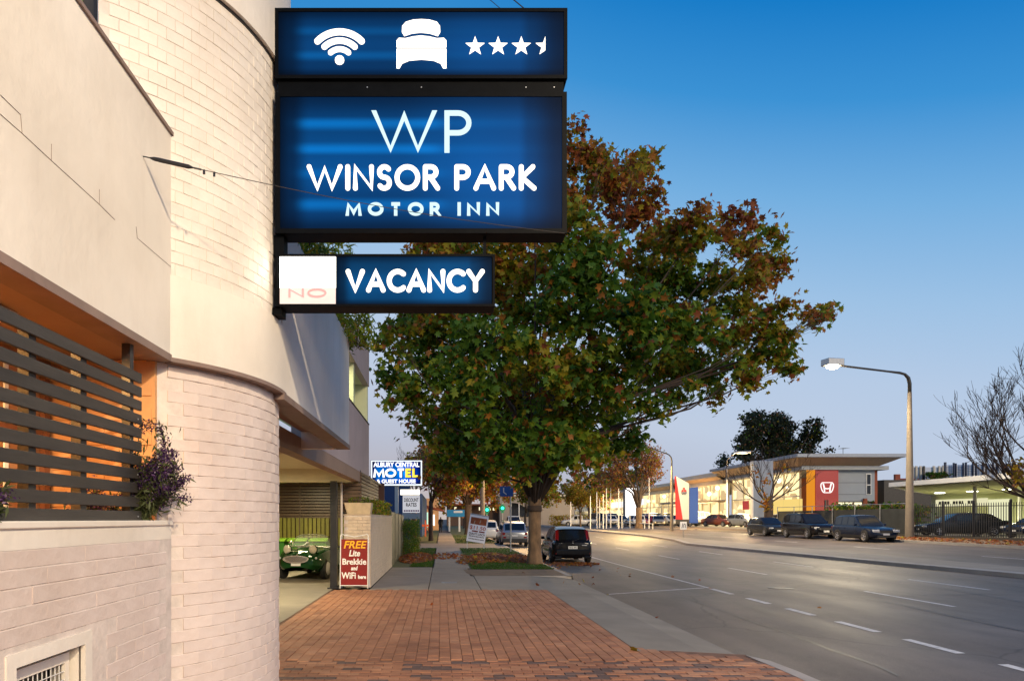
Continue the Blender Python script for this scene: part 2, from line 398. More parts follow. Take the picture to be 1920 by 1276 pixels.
# ================================================================ GROUND
def rise(y): return .0045*min(max(0, y-28), 110)
def road_z(x, y): return float(np.interp(x, [4.05, 16.5, 18.6, 27.5], [-.12, .02, .08, .30]))+rise(y)
def verge_z(x, y): return float(np.interp(x, [27.6, 30, 60], [.43, .57, .78]))+rise(y)
def gz(x, y):
    if x < 4.05: return rise(y)
    if x < 27.6: return road_z(x, y)
    return verge_z(x, y)
def yy(y0, y1):
    st = [y0]
    for k in list(np.arange(-20, 60, 3))+list(range(60, 150, 10))+[200, 300, 500, 900]:
        if y0 < k < y1: st.append(float(k))
    return st+[y1]
def sheet(name, m, xs, y0, y1, zf, kind='structure', parent=None, **kw):
    mb = MB(); ys = yy(y0, y1)
    fx = [x if callable(x) else (lambda y, x=x: x) for x in xs]
    vs = [(f(y), y, zf(f(y), y)) for y in ys for f in fx]; n = len(fx)
    mb.add(vs, [(j*n+i, j*n+i+1, (j+1)*n+i+1, (j+1)*n+i) for j in range(len(ys)-1) for i in range(n-1)])
    return mb.build(name, m, parent, kind=kind, **kw)
sheet('terrain', M['field'], [-900, -60, -8, 3.9, 4.3, 16.5, 18.6, 27.3, 27.7, 60, 900], -60, 1600, lambda x, y: gz(x, y)-.22)
sheet('road', M['asphalt'], [4.05, 10, 16.5, 18.6, 23, 27.5], -60, 300, road_z)
# median island with kerbs
mxs = [-60, 10, 20, 30, 39, 44, 50, 60, 75, 120, 300]; mnear = [17.2, 17.0, 16.8, 16.4, 15.8, 15.5, 16.8, 17.7, 17.6, 17.2, 17.2]
mn = lambda y: float(np.interp(y, mxs, mnear)); mf = lambda y: max(18.55, mn(y)+1.35)
isl = MB()
ys = [y for y in np.arange(-30, 130, 2.0)]
for (a, b, c, d, mi) in ((0, 0, 0, .13, 0), (0, .14, .13, .135, 0)): pass
def strip_y(mb, f0, f1, z0, z1, ys):
    vs = []
    for y in ys: vs += [(f0(y), y, z0(y)), (f1(y), y, z1(y))]
    mb.add(vs, [(2*i, 2*i+1, 2*i+3, 2*i+2) for i in range(len(ys)-1)])
rz = lambda f: (lambda y: road_z(f(y), y))
strip_y(isl, mn, mn, rz(mn), lambda y: road_z(mn(y), y)+.13, ys)
strip_y(isl, mn, lambda y: mn(y)+.32, lambda y: road_z(mn(y), y)+.13, lambda y: road_z(mn(y), y)+.15, ys)
strip_y(isl, lambda y: mf(y)-.18, mf, lambda y: road_z(mf(y), y)+.15, lambda y: road_z(mf(y), y)+.13, ys)
strip_y(isl, mf, mf, lambda y: road_z(mf(y), y)+.13, rz(mf), ys)
med = isl.build('median_island', M['kerb'], kind='structure')
g2 = MB(); strip_y(g2, lambda y: mn(y)+.32, lambda y: mf(y)-.18, lambda y: road_z(mn(y), y)+.152, lambda y: road_z(mf(y), y)+.152, ys)
g2.build('median_infill', M['conc'], med, kind='structure')
# far verge, kerb, yard ground
sheet('far_kerb', M['kerb'], [27.5, 27.501, 27.66], -60, 300, lambda x, y: road_z(27.5, y)+(0 if x < 27.5005 else .13))
sheet('far_verge', M['dirt'], [27.66, 29.9], -60, 160, lambda x, y: verge_z(x, y)-.012)
sheet('car_yard_ground', M['conc2'], [29.9, 45, 60, 120], -60, 220, lambda x, y: verge_z(x, y)-.03)
# near kerb
sheet('near_kerb', M['kerb'], [3.86, 4.02, 4.05], 21.3, 300, lambda x, y: rise(y)+(.005 if x < 4.04 else -.13))
sheet('lawn_verge', M['ground'], [.95, 3.87], 23.9, 160, lambda x, y: rise(y)-.004+.03*math.sin(x*1.3+y*.4)*.3)
sheet('lawn_strip', M['ground'], [-2.2, -.35], 25.0, 160, lambda x, y: rise(y)-.004)
def blob(name, m, pts, z=.004, kind='structure'):
    mb = MB(); n = len(pts)
    mb.add([(x, y, rise(y)+z) for x, y in pts], [tuple(range(n))]); return mb.build(name, m, kind=kind)
blob('dirt_patch', M['dirt'], [(.98, 21.3), (2.4, 21.35), (3.98, 21.5), (4.02, 23), (4.0, 27.9), (3.2, 28.4), (2.8, 26.5), (2.0, 24.6), (1.2, 24.2), (.75, 23.9), (.8, 22.4)])
# driveway apron + crossover (slopes to the road)
sheet('crossover', M['conc2'], [2.6, 3.5, 4.06], 9.2, 21.4, lambda x, y: float(np.interp(x, [2.6, 3.5, 4.06], [0, -.035, -.116])))
sheet('far_crossover', M['conc2'], [-2.2, 3.87], 40, 47, lambda x, y: rise(y)+.004)
sheet('indented_bay', M['asphalt'], [2.2, 4.3], 48.5, 62, lambda x, y: rise(y)+.004)
sheet('carport_floor', M['conc2'], [-14, -2.72], 4.5, 26, lambda x, y: .0)
# concrete slabs of the path: individual parts
path = thing('footpath', None, None, (0, 24.7, 0)); path['kind'] = 'structure'
def slab(x0, x1, y0, y1, z=0.0, par=None, skew=0):
    mb = MB(); g = .008; zz = z+rise((y0+y1)/2); b = .012
    x0 += g; x1 -= g; y0 += g; y1 -= g; r0, r1 = rise(y0), rise(y1)
    P = [(x0, y0, r0-.08), (x1, y0, r0-.08), (x1, y1, r1-.08), (x0, y1, r1-.08), (x0, y0, r0-b+z), (x1, y0, r0-b+z), (x1, y1, r1-b+z), (x0, y1, r1-b+z),
         (x0+b, y0+b, r0+z), (x1-b, y0+b, r0+z), (x1-b, y1-b, r1+z), (x0+b, y1-b, r1+z)]
    mb.add(P, [(0, 1, 5, 4), (1, 2, 6, 5), (2, 3, 7, 6), (3, 0, 4, 7), (4, 5, 9, 8), (5, 6, 10, 9), (6, 7, 11, 10), (7, 4, 8, 11), (8, 9, 10, 11)])
    return mb.build('slab', M['conc'], par or path)
y = 24.72; k = 0
while y < 74:
    L_ = 1.55 if y < 50 else 3.1
    slab(-.30, 1.02, y, y+L_, rnd.uniform(-.004, .006)); y += L_; k += 1
apron = thing('concrete_apron', None, None, (0, 17.1, 0)); apron['kind'] = 'structure'
slab(-1.80, -.33, 17.12, 21.2, 0, apron); slab(-.33, .98, 17.12, 21.2, .003, apron)
slab(.98, 2.62, 17.12, 21.35, .001, apron)
slab(-1.80, -.33, 21.2, 25.0, .002, apron); slab(-.33, .9, 21.2, 24.7, 0, apron)
# mortar bed
mb = MB(); mb.poly((-3.0, -20, -.012), (3.95, -20, -.012), (3.95, 9.0, -.012), (2.62, 9.4, -.012), (2.62, 17.1, -.012), (-2.72, 17.1, -.012), (-3.0, 9, -.012))
M['sand'] = mat('joint_sand', (.20, .105, .065), .95, var=.3, scale=6)
bed = thing('brick_paving', None, None, (0, 12, 0)); bed['kind'] = 'structure'
mb.build('bedding', M['sand'], bed)
def pavmat(name, c, v):
    m = mat(name, c, .72, var=v, scale=5, bump=.5, bscale=70, perobj=.045, detail=8, spec=.35)
    n = m.node_tree.nodes; l = m.node_tree.links; b = n['Principled BSDF']; src = b.inputs['Base Color'].links[0].from_socket
    g = n.new('ShaderNodeNewGeometry'); n2 = n.new('ShaderNodeTexNoise'); n2.inputs['Scale'].default_value = .9; n2.inputs['Detail'].default_value = 10; n2.inputs['Roughness'].default_value = .65
    l.new(g.outputs['Position'], n2.inputs['Vector'])
    r2 = n.new('ShaderNodeValToRGB'); r2.color_ramp.elements[0].position = .33; r2.color_ramp.elements[1].position = .66
    r2.color_ramp.elements[0].color = (.66, .62, .60, 1); r2.color_ramp.elements[1].color = (1.1, 1.08, 1.05, 1); l.new(n2.outputs['Fac'], r2.inputs[0])
    y = n.new('ShaderNodeMixRGB'); y.blend_type = 'MULTIPLY'; y.inputs[0].default_value = 1; l.new(src, y.inputs[1]); l.new(r2.outputs[0], y.inputs[2]); l.new(y.outputs[0], b.inputs['Base Color'])
    return m
PV = [pavmat('paver_terracotta', (.42, .200, .108), .10), pavmat('paver_brown', (.36, .165, .092), .14),
      pavmat('paver_dark', (.15, .10, .085), .2), pavmat('paver_sandy', (.47, .24, .135), .1)]
def paver_mesh(lx, ly, m):
    mb = MB(); b = .005; hx, hy = lx/2-.003, ly/2-.003
    mb.add([(-hx, -hy, -.04), (hx, -hy, -.04), (hx, hy, -.04), (-hx, hy, -.04), (-hx, -hy, -b), (hx, -hy, -b), (hx, hy, -b), (-hx, hy, -b),
            (-hx+b, -hy+b, 0), (hx-b, -hy+b, 0), (hx-b, hy-b, 0), (-hx+b, hy-b, 0)],
           [(0, 1, 5, 4), (1, 2, 6, 5), (2, 3, 7, 6), (3, 0, 4, 7), (4, 5, 9, 8), (5, 6, 10, 9), (6, 7, 11, 10), (7, 4, 8, 11), (8, 9, 10, 11)])
    return mb, mb.mesh('paver', m)
pm1 = [paver_mesh(.146, .232, m) for m in PV]; pm2 = [paver_mesh(.232, .116, m) for m in PV]
spots = []
def right_edge(y): return float(np.interp(y, [8.5, 8.75, 9.1, 9.5], [4.0, 3.75, 3.05, 2.6])) if y < 9.5 else 2.6
xk = -2.66; ci = 0
while xk < 3.9:
    yk = 8.52+(ci % 2)*.116
    if ci % 2: pass
    while yk < 17.0:
        if xk+.14 < right_edge(yk+.11)+.02: spots.append((xk+.073, yk+.116, 0, rnd.choices([0, 1, 3], [8, 2, 1.2])[0]))
        yk += .232
    xk += .146; ci += 1
yk = 8.5-.116; ri = 0
while yk > 3.0:
    xk = -2.9+(ri % 2)*.116
    while xk < 3.9:
        t = rnd.random(); dark = .5 if yk > 7.2 else .25
        spots.append((xk+.116, yk+.058, 1, 2 if t < dark*(.6+.4*math.sin(xk*2.1+ri)) else rnd.choice([0, 1, 1, 3]))); xk += .232
    yk -= .116; ri += 1
def inview(x, y): return y > 7.55 and 828+F*x/y > 515 and 828+F*x/y < 1930
spots.sort(key=lambda s: (0 if inview(s[0], s[1]) else 1, s[1]))
joined = [MB() for _ in PV]
for i, (x, y, o, c) in enumerate(spots):
    z = rnd.uniform(-.0025, .0035); rz_ = rnd.uniform(-.012, .012)
    if i < 298:
        inst('paver', (pm2 if o else pm1)[c][1], (x, y, z), (rnd.uniform(-.006, .006), rnd.uniform(-.006, .006), rz_), bed)
    else:
        src = (pm2 if o else pm1)[c][0]; cs, sn = math.cos(rz_), math.sin(rz_)
        joined[0].cur = c
        joined[0].add([(x+a*cs-b*sn, y+a*sn+b*cs, z+cc) for a, b, cc in src.v], src.f)
joined[0].build('pavers', PV, bed, kind='stuff')
# edge restraint kerb at the dark band
mb = MB(); mb.prism([(3.9, 8.9), (4.05, 8.55), (4.09, 8.0), (4.09, -20), (3.93, -20), (3.93, 8.0)], 'z', -.13, .004)
mb.build('paving_kerb', M['kerb'], kind='structure')

# painted markings
mk = thing('road_markings', None, None, (8, 15, 0)); mk['kind'] = 'structure'
def dash(x, y0, y1, w=.12, name='dash', x2=None):
    n = max(1, int((y1-y0)/3)); mb = MB(); x2 = x if x2 is None else x2
    vs = []
    for i in range(n+1):
        y_ = y0+(y1-y0)*i/n; xx = x+(x2-x)*i/n
        vs += [(xx-w/2, y_, road_z(xx-w/2, y_)+.004), (xx+w/2, y_, road_z(xx+w/2, y_)+.004)]
    mb.add(vs, [(2*i, 2*i+1, 2*i+3, 2*i+2) for i in range(n)]); mb.build(name, M['line'], mk)
for y0, y1 in ((5.2, 6.3), (7.0, 8.75), (9.46, 10.57), (11.25, 12.4), (13.2, 14.2), (15.0, 16.05), (16.9, 18.2)): dash(7.08, y0, y1, .14)
dash(7.1, 18.4, 60, .09, 'edge_line')
mb = MB(); mb.poly((4.15, 17.15, road_z(4.15, 17)+.004), (4.15, 17.24, road_z(4.15, 17)+.004), (7.03, 18.55, road_z(7, 17)+.004), (7.03, 18.44, road_z(7, 17)+.004)); mb.build('bay_line', M['line'], mk)
for xx in (10.5, 13.6):
    for k in range(9):
        y0 = 6+k*8.2+(3 if xx > 12 else 0); dash(xx, y0, y0+3, .10)
for k in range(8): dash(22.6, 8+k*9, 11+k*9, .10)

# ================================================================ MOTOR INN
INN = thing('motel_building', 'cream painted brick motor inn with curved stair tower and lit carport', 'motel building', (-3.2, 6.1, 0))
C0 = (-3.2, 6.1); RL = 1.72
def arcpts(r, a0, a1, n): return [(C0[0]+r*math.cos(R(a0+(a1-a0)*i/n)), C0[1]+r*math.sin(R(a0+(a1-a0)*i/n))) for i in range(n+1)]
def ring(r, rin, a0, a1, z0, z1, n=40):
    mb = MB(); o = arcpts(r, a0, a1, n); i_ = arcpts(rin, a0, a1, n)
    mb.prism(o+i_[::-1], 'z', z0, z1); return mb
ring(RL-.0025, 1.3, -47, 100, 0, 2.88).build('stair_column', M['mortarw'], INN)
ring(1.80, 1.35, -43.8, 5, 2.88, 3.46).build('tower_band', M['cream'], INN)
# lip under the band
ring(1.808, 1.45, -43.8, 5, 2.85, 2.88).build('band_lip', M['lip'], INN)
ring(1.7878, 1.35, -58.5, 95, 3.46, 5.6, 60).build('tower_wall', M['mortarw'], INN)
ring(1.83, 1.35, -58.5, 95, 5.62, 7.4, 60).build('upper_band', M['cream'], INN)
ring(1.80, 1.35, -58.5, 95, 5.6, 5.62, 60).build('shadow_gap', M['black'], INN)
# bricks: candidates, the 300 largest as parts
def brick_mb(L_, H_, d=.10):
    mb = MB(); x, z, b = L_/2-.0012, H_/2-.0016, .0026
    # local: x along wall, y = depth (outer face at y=0, body to y=+d), z up
    mb.add([(-x, d*.3, -z), (x, d*.3, -z), (x, d*.3, z), (-x, d*.3, z), (-x, b, -z), (x, b, -z), (x, b, z), (-x, b, z),
            (-x+b, 0, -z+b), (x-b, 0, -z+b), (x-b, 0, z-b), (-x+b, 0, z-b)],
           [(0, 1, 5, 4), (1, 2, 6, 5), (2, 3, 7, 6), (3, 0, 4, 7), (4, 5, 9, 8), (5, 6, 10, 9), (6, 7, 11, 10), (7, 4, 8, 11), (8, 9, 10, 11)])
    return mb
BR = brick_mb(.125, .086); BRH = brick_mb(.12, .086)
BRL = MB(); x_, z_, b_ = .1202, .0414, .0034
BRL.add([(-x_, .03, -z_), (x_, .03, -z_), (x_, .03, z_), (-x_, .03, z_), (-x_, b_, -z_), (x_, b_, -z_), (x_, b_, z_), (-x_, b_, z_), (-x_, 0, -z_+b_), (x_, 0, -z_+b_), (x_, 0, z_-b_), (-x_, 0, z_-b_)], BR.f)
BRm = BR.mesh('brick', M['brickw']); BRLm = BRL.mesh('brick', M['brick_skylit'])
cand = []
def wall_bricks_arc(r, a0, a1, z0, z1, L_b=.24):
    da = math.degrees(L_b/r); z = z0+.043; row = 0
    while z+.04 < z1+.01:
        a = a0+(row % 2)*da/2+da/2
        while a < a1:
            ang = R(a); x, y = C0[0]+r*math.cos(ang), C0[1]+r*math.sin(ang)
            rot = ang+math.pi/2
            nx, ny = math.cos(ang), math.sin(ang)
            L_ = math.hypot(x, y); face = -(nx*x+ny*y)/L_
            px = 828+F*x/y; py = 972-F*(z-1.75)/y
            vis = face > .0 and px > -20 and px < 560 and -20 < py < 1300
            if z > 3.4 and z < 4.45 and px < 322: vis = False
            cand.append((face/(y*y) if vis else -1+face*.1, (x, y, z), rot, 0)); a += da
        z += .086; row += 1
wall_bricks_arc(RL, -43.2, 60, 0, 2.87)
wall_bricks_arc(1.79, -58.5, 14, 3.46, 5.6, .125)
# planter wall bricks (face x=-1.9, normal +x)
row = 0; z = 1.61-.043
while z > 0:
    y = -.5+(row % 2)*.12
    while y < 4.70:
        if not (2.93 < y+.12 and y-.12 < 3.86 and z < 1.17 and z > .48):
            py = 972-F*(z-1.75)/max(y, .1); px = 828-F*1.9/max(y, .1)
            vis = px > -60 and py < 1310
            cand.append((.4/(y*y) if vis else -2, (-1.9, y, z), math.pi/2, 0))
        y += .24
    z -= .086; row += 1
cand.sort(key=lambda c: -c[0])
rest = MB()
for i, (sc_, p, rot, h) in enumerate(cand):
    dr = rnd.uniform(-.0008, .0030); nx, ny = math.sin(rot), -math.cos(rot)
    q = (p[0]+nx*dr, p[1]+ny*dr, p[2]); tw = rnd.uniform(-.006, .006); tx = rnd.uniform(-.006, .006)
    low_ = p[2] < 3
    if i < 300: inst('brick', BRLm if low_ else BRm, q, (tx, tw*.8, rot+tw), INN)
    elif sc_ > -1.8:
        Mr = Matrix.Rotation(rot+tw, 3, 'Z')
        rest.cur = 1 if low_ else 0
        rest.add([tuple(Vector(q)+Mr @ Vector(v)) for v in (BRL if low_ else BR).v], BR.f)
rest.build('bricks', [M['brickw'], M['brick_skylit']], INN, kind='stuff')
# planter wall core (hole for the vent)
mb = MB()
mb.box(-2.12, -1.9022, -6, 3.02, 0, 1.66); mb.box(-2.12, -1.9022, 3.76, 4.88, 0, 1.66); mb.box(-2.12, -1.9022, 3.02, 3.76, 1.15, 1.66); mb.box(-2.12, -1.9022, 3.02, 3.76, 0, .52)
mb.box(-2.6, -2.5, -6, 4.88, 0, 1.60)
mb.build('planter_wall', M['mortarw'], INN)
mb = MB(); mb.box(-1.900, -1.906, -6, 4.87, 1.61, 1.705); mb.build('render_course', M['cream'], INN)
mb = MB(); mb.box(-2.14, -1.888, -6, 4.885, 1.705, 1.74); bevel(mb.build('wall_cap', M['cream'], INN), .006)
mb = MB(); mb.box(-2.52, -2.13, -6, 4.84, 1.4, 1.66); mb.build('planter_soil', M['dirt'], INN)
# vent with mesh
vt = MB()
for (a, b, c, d) in ((3.02, 3.76, 1.085, 1.15), (3.02, 3.76, .52, .585), (3.02, 3.09, .585, 1.085), (3.69, 3.76, .585, 1.085)): vt.box(-1.92, -1.894, a, b, c, d)
vt.box(-2.08, -1.93, 3.09, 3.10, .585, 1.085); vt.box(-2.08, -1.93, 3.685, 3.69, .585, 1.085); vt.box(-2.08, -1.93, 3.10, 3.685, 1.08, 1.085)
V = vt.build('vent_frame', M['cream'], INN)
mb = MB(); mb.box(-2.11, -2.09, 3.02, 3.76, .52, 1.15); mb.build('vent_back', M['black'], V)
vt = MB()
for (a, b, c, d) in ((3.12, 3.66, 1.0, 1.05), (3.12, 3.66, .60, .65), (3.12, 3.16, .65, 1.0), (3.62, 3.66, .65, 1.0)): vt.box(-1.985, -1.965, a, b, c, d)
vt.build('inner_frame', M['cream'], V)
vt = MB()
for k in range(1, 12): yv = 3.16+.46*k/12; vt.box(-1.978, -1.974, yv-.002, yv+.002, .65, 1.0)
for k in range(1, 8): zv = .65+.35*k/8; vt.box(-1.973, -1.969, 3.16, 3.62, zv-.002, zv+.002)
vt.build('mesh_grille', M['white'], V)
# balcony parapet
mb = MB(); mb.box(-2.06, -1.9, -6, 4.87, 2.90, 4.44); mb.build('balcony_parapet', M['cream'], INN)
mb = MB(); mb.box(-2.07, -1.885, -6, 4.88, 4.44, 4.465); mb.build('parapet_flashing', M['lip'], INN)
mb = MB(); mb.box(-2.06, -1.892, -6, 4.88, 2.85, 2.90); mb.build('soffit_edge', M['lip'], INN)
mb = MB(); mb.box(-2.90, -2.06, -6, 4.84, 2.855, 2.90); mb.build('porch_ceiling', M['soffit'], INN)
mb = MB(); mb.box(-4.4, -2.06, -6, 4.8, 4.40, 4.43); mb.build('balcony_floor', M['soffit'], INN)
# crack lines in the render: fine open joints (real thin dark slots)
def crack(pts, w=.004):
    crk = MB()
    pts = [(-1.899, *XZy) for XZy in pts]
    crk.tube(pts, w/2, 4); crk.build('render_crack', M['lip'], INN)
def pw(px, py):
    D = F*1.9/(828-px); return (D, 1.75+(972-py)*D/F)
for c in ([(0, 178), (38, 215), (41, 250), (0, 214)], [(41, 250), (96, 301), (96, 270)], [(96, 301), (186, 383), (186, 355)], [(186, 383), (215, 412)],
          [(255, 425), (257, 446), (320, 500)]):
    crack([pw(*q) for q in c], .0035)
# porch behind the screen
mb = MB(); mb.box(-2.85, -2.0, 4.84, 4.95, 1.3, 2.855)
mb.build('porch_end_wall', M['porch'], INN)
pb = MB(); z = 1.66+.043; row = 0
while z < 2.82:
    x = -2.83+(row % 2)*.12
    while x < -2.13:
        x1 = min(x+.24, -2.02); pb.box(x+.003, x1-.003, 4.833+rnd.uniform(-.001, .001), 4.845, z-.04, z+.04); x += .24
    z += .086; row += 1
pb.build('porch_bricks', M['porch'], INN, kind='stuff')
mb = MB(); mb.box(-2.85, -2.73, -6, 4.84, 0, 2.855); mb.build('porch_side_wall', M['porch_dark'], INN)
dr = MB(); dr.box(-2.725, -2.69, 4.02, 4.08, 1.5, 2.8); dr.box(-2.725, -2.69, 4.70, 4.76, 1.5, 2.8); dr.box(-2.725, -2.70, 4.08, 4.70, 2.3, 2.36); dr.box(-2.725, -2.70, 3.2, 4.02, 1.86, 1.90)
dr.build('door_frame', M['doorwood'], INN)
mb = MB(); mb.box(-2.72, -2.71, 4.3, 4.34, 1.7, 2.75); mb.build('downpipe', M['white'], INN)
# upper window at the tower's left
mb = MB(); mb.box(-4.6, -2.33, 4.72, 4.8, 4.43, 7.4); mb.build('balcony_wall', M['cream'], INN)
mb = MB(); mb.box(-2.52, -2.31, 4.64, 4.70, 4.43, 7.2); w_ = mb.build('window', M['bracket'], INN)
M['gglass'] = mat('green_glass', (.05, .09, .03), .1, var=0, emit=(.35, .5, .12), es=.35)
mb = MB(); mb.box(-2.49, -2.40, 4.63, 4.638, 4.5, 7.1); mb.build('pane', M['gglass'], w_)
# projecting straight balcony
mb = MB(); mb.box(-1.58, -1.4, 6.1, 10.5, 2.86, 4.45); mb.build('long_parapet', M['cream'], INN)
mb = MB(); mb.box(-1.60, -1.385, 6.1, 10.52, 2.80, 2.86); mb.build('parapet_lip', M['lip'], INN)
mb = MB(); mb.box(-2.1, -1.58, 10.35, 10.5, 2.80, 4.45); mb.build('return_wall', M['cream'], INN)
mb = MB(); mb.box(-2.1, -1.60, 6.2, 10.35, 3.05, 3.10); mb.build('recessed_soffit', M['soffit'], INN)
mb = MB(); mb.box(-2.1, -1.58, 6.2, 10.35, 4.30, 4.35); mb.build('roof_deck', M['soffit'], INN)
# beam and second wall
mb = MB(); mb.box(-2.3, -2.1, 7.4, 20.0, 2.70, 2.96); mb.build('carport_beam', M['soffit'], INN)
M['mauve'] = mat('mauve_render', (.46, .38, .37), .65, var=.08, scale=1.5, bump=.2, bscale=8)
mb = MB(); mb.box(-2.28, -2.095, 10.5, 20.0, 2.96, 4.45); mb.build('rear_parapet', M['mauve'], INN)
mb = MB(); mb.prism([(14.6, 5.55), (20, 5.55), (20, 6.55), (17.4, 6.55), (14.6, 5.95)], 'x', -2.25, -2.09); mb.build('roof_fascia', M['mauve'], INN)
mb = MB(); mb.prism([(14.6, 5.95), (17.4, 6.55), (20, 6.55), (20, 6.60), (17.4, 6.60), (14.6, 6.0)], 'x', -2.27, -2.07); mb.build('roof_flashing', M['bracket'], INN)
M['lgreen'] = mat('balcony_wall_paint', (.62, .66, .42), .7, var=.05)
mb = MB(); mb.box(-4.2, -2.12, 19.8, 19.95, 4.3, 5.6); mb.box(-4.2, -4.1, 10.6, 19.8, 4.3, 5.6); mb.box(-4.2, -2.25, 10.6, 19.8, 5.57, 5.62); mb.build('balcony_recess', M['lgreen'], INN)
mb = MB(); mb.box(-2.35, -2.15, 16.9, 17.1, 4.45, 5.57); mb.build('balcony_post', M['lgreen'], INN)
mb = MB(); mb.box(-2.29, -2.08, 10.6, 20.0, 4.45, 4.48); mb.build('rear_cap', M['bracket'], INN)
# carport interior
M['ceil'] = mat('carport_ceiling', (.74, .66, .44), .7, var=.04)
mb = MB(); mb.box(-12, -2.3, 8.0, 27, 3.02, 3.06); mb.build('carport_ceiling', M['ceil'], INN)
mb = MB(); mb.box(-10, -2.3, 17.62, 17.80, 2.68, 3.02); mb.build('cross_beam', M['ceil'], INN)
mb = MB(); mb.box(-10, -2.3, 12.6, 12.72, 2.94, 3.02); mb.build('cross_beam', M['ceil'], INN)
mb = MB(); mb.box(-2.80, -2.63, 17.40, 17.56, 0, 2.70); bevel(mb.build('carport_post', M['black'], INN), .006)
mb = MB(); mb.box(-2.86, -2.57, 17.34, 17.62, 0, .03); mb.build('post_base', M['black'], INN)
mb = MB(); mb.tube([(-2.545, 17.62, 0), (-2.545, 17.62, 2.7)], .03, 8); mb.build('downpipe', M['cream'], INN)
# rear screens of the carport
bs = thing('carport_screen', 'brown horizontal slat screen over yellow green palings at the back of the carport', 'screen', (-5, 24.5, 0))
M['bslat'] = mat('brown_slat', (.10, .060, .035), .4, var=.2, scale=4, perobj=.2, spec=.6)
M['paling'] = mat('yellow_green_paling', (.22, .205, .035), .6, var=.15, scale=4, perobj=.15)
for k in range(11):
    mb = MB(); z = 1.86+k*.105; mb.box(-10, -2.35, 24.46, 24.48, z, z+.075); mb.build('slat', M['bslat'], bs)
x = -8.0
while x < -2.35:
    mb = MB(); mb.box(x, x+.115, 24.5, 24.52, .25, 1.78); mb.build('paling', M['paling'], bs); x += .15
for x in (-7.9, -5.05, -3.3):
    mb = MB(); mb.box(x, x+.09, 24.52, 24.6, 0, 3.0); mb.build('post', M['bslat'], bs)
mb = MB(); mb.box(-10, -2.3, 24.49, 24.56, 1.78, 1.84); mb.build('rail', M['bslat'], bs)
mb = MB(); mb.box(-10, -2.2, 26.5, 26.7, 0, 3.1); mb.build('carport_rear_wall', mat('dark_rear_wall', (.10, .05, .04), .8), INN)
mb = MB(); mb.box(-10.2, -10, 8, 26.5, 0, 3.1); mb.build('carport_side_wall', M['porch'], INN)
# green wheelie bins
M['bin'] = mat('green_plastic', (.035, .16, .02), .45, var=.1); M['lid'] = mat('lime_lid', (.20, .42, .03), .4, var=.1)
b0 = thing('wheelie_bin', 'green wheelie bin with lime lid behind the roadster, leftmost in view', 'wheelie bin', (-5.55, 23.5, 0), group='bins behind the green car')
mb = MB(); mb.add([(-.24, -.28, .06), (.24, -.28, .06), (.24, .25, .06), (-.24, .25, .06), (-.3, -.36, 1.0), (.3, -.36, 1.0), (.3, .36, 1.0), (-.3, .36, 1.0)],
                  [(3, 2, 1, 0), (4, 5, 6, 7), (0, 1, 5, 4), (1, 2, 6, 5), (2, 3, 7, 6), (3, 0, 4, 7)]); bevel(mb.build('bin_body', M['bin'], b0, W=False), .03)
mb = MB(); mb.prism([(-.40, 1.0), (-.40, 1.04), (-.1, 1.10), (.38, 1.10), (.38, 1.0)], 'x', -.32, .32); mb.build('lid', M['lid'], b0, W=False)
mb = MB(); mb.lathe([(.1, -.03), (.1, .03)], (-.25, .28, .1), 'x', 12, True); mb.lathe([(.1, -.03), (.1, .03)], (.25, .28, .1), 'x', 12, True); mb.build('wheels', M['tyre'], b0, W=False)
dup(b0, (-4.85, 23.55, 0), .05, 'green wheelie bin seen through the roadster windscreen, second from left')
dup(b0, (-4.1, 23.5, 0), -.08, 'green wheelie bin half behind the black carport post')
# carport luminaires
M['lumin'] = emis('lit_diffuser', (1, .86, .55), 14)
def ceiling_light(x, y, z, w, l, e, col=(1, .84, .5), label='flat ceiling light', cat='ceiling light', r=None, mt=None, name='ceiling_light'):
    t = thing(name, label, cat, (x, y, z))
    mb = MB()
    if r: mb.lathe([(r*1.1, 0), (r*1.1, -.03)], (x, y, z), 'z', 20, True)
    else: mb.box(x-w/2-.02, x+w/2+.02, y-l/2-.02, y+l/2+.02, z-.04, z)
    mb.build('housing', M['white'], t)
    mb = MB()
    if r: mb.lathe([(r, -.031), (r*.8, -.06)], (x, y, z), 'z', 20, True)
    else: mb.box(x-w/2, x+w/2, y-l/2, y+l/2, z-.05, z-.041)
    mb.build('diffuser', mt or M['lumin'], t)
    ld = bpy.data.lights.new('lamp', 'AREA'); ld.shape = 'RECTANGLE'; ld.size = w or r*2; ld.size_y = l or r*2; ld.energy = e; ld.color = col
    lo = bpy.data.objects.new('lamp', ld); COL.objects.link(lo); lo.location = Vector((0, 0, -.08)); lo.parent = t
    return t
ceiling_light(-4.6, 14.6, 3.02, .3, 1.3, 230, label='fluorescent fitting on the carport ceiling in front of the cross beam')
ceiling_light(-4.6, 21.5, 3.02, .3, 1.3, 150, label='fluorescent fitting on the carport ceiling above the green roadster')
ceiling_light(-2.62, 16.2, 5.56, 0, 0, 26, (1, .95, .55), 'round downlight under the upper balcony ceiling of the motel', r=.09, name='downlight')
ceiling_light(-2.45, 2.9, 2.85, .12, .5, 34, (1, .50, .16), 'amber batten light on the porch ceiling behind the slat screen', mt=emis('amber_diffuser', (1, .5, .18), 4))
ceiling_light(-2.35, 3.55, 2.85, .12, .3, 34, (1, .52, .18), 'amber batten light at the stair end of the porch ceiling', mt=bpy.data.materials['amber_diffuser'])

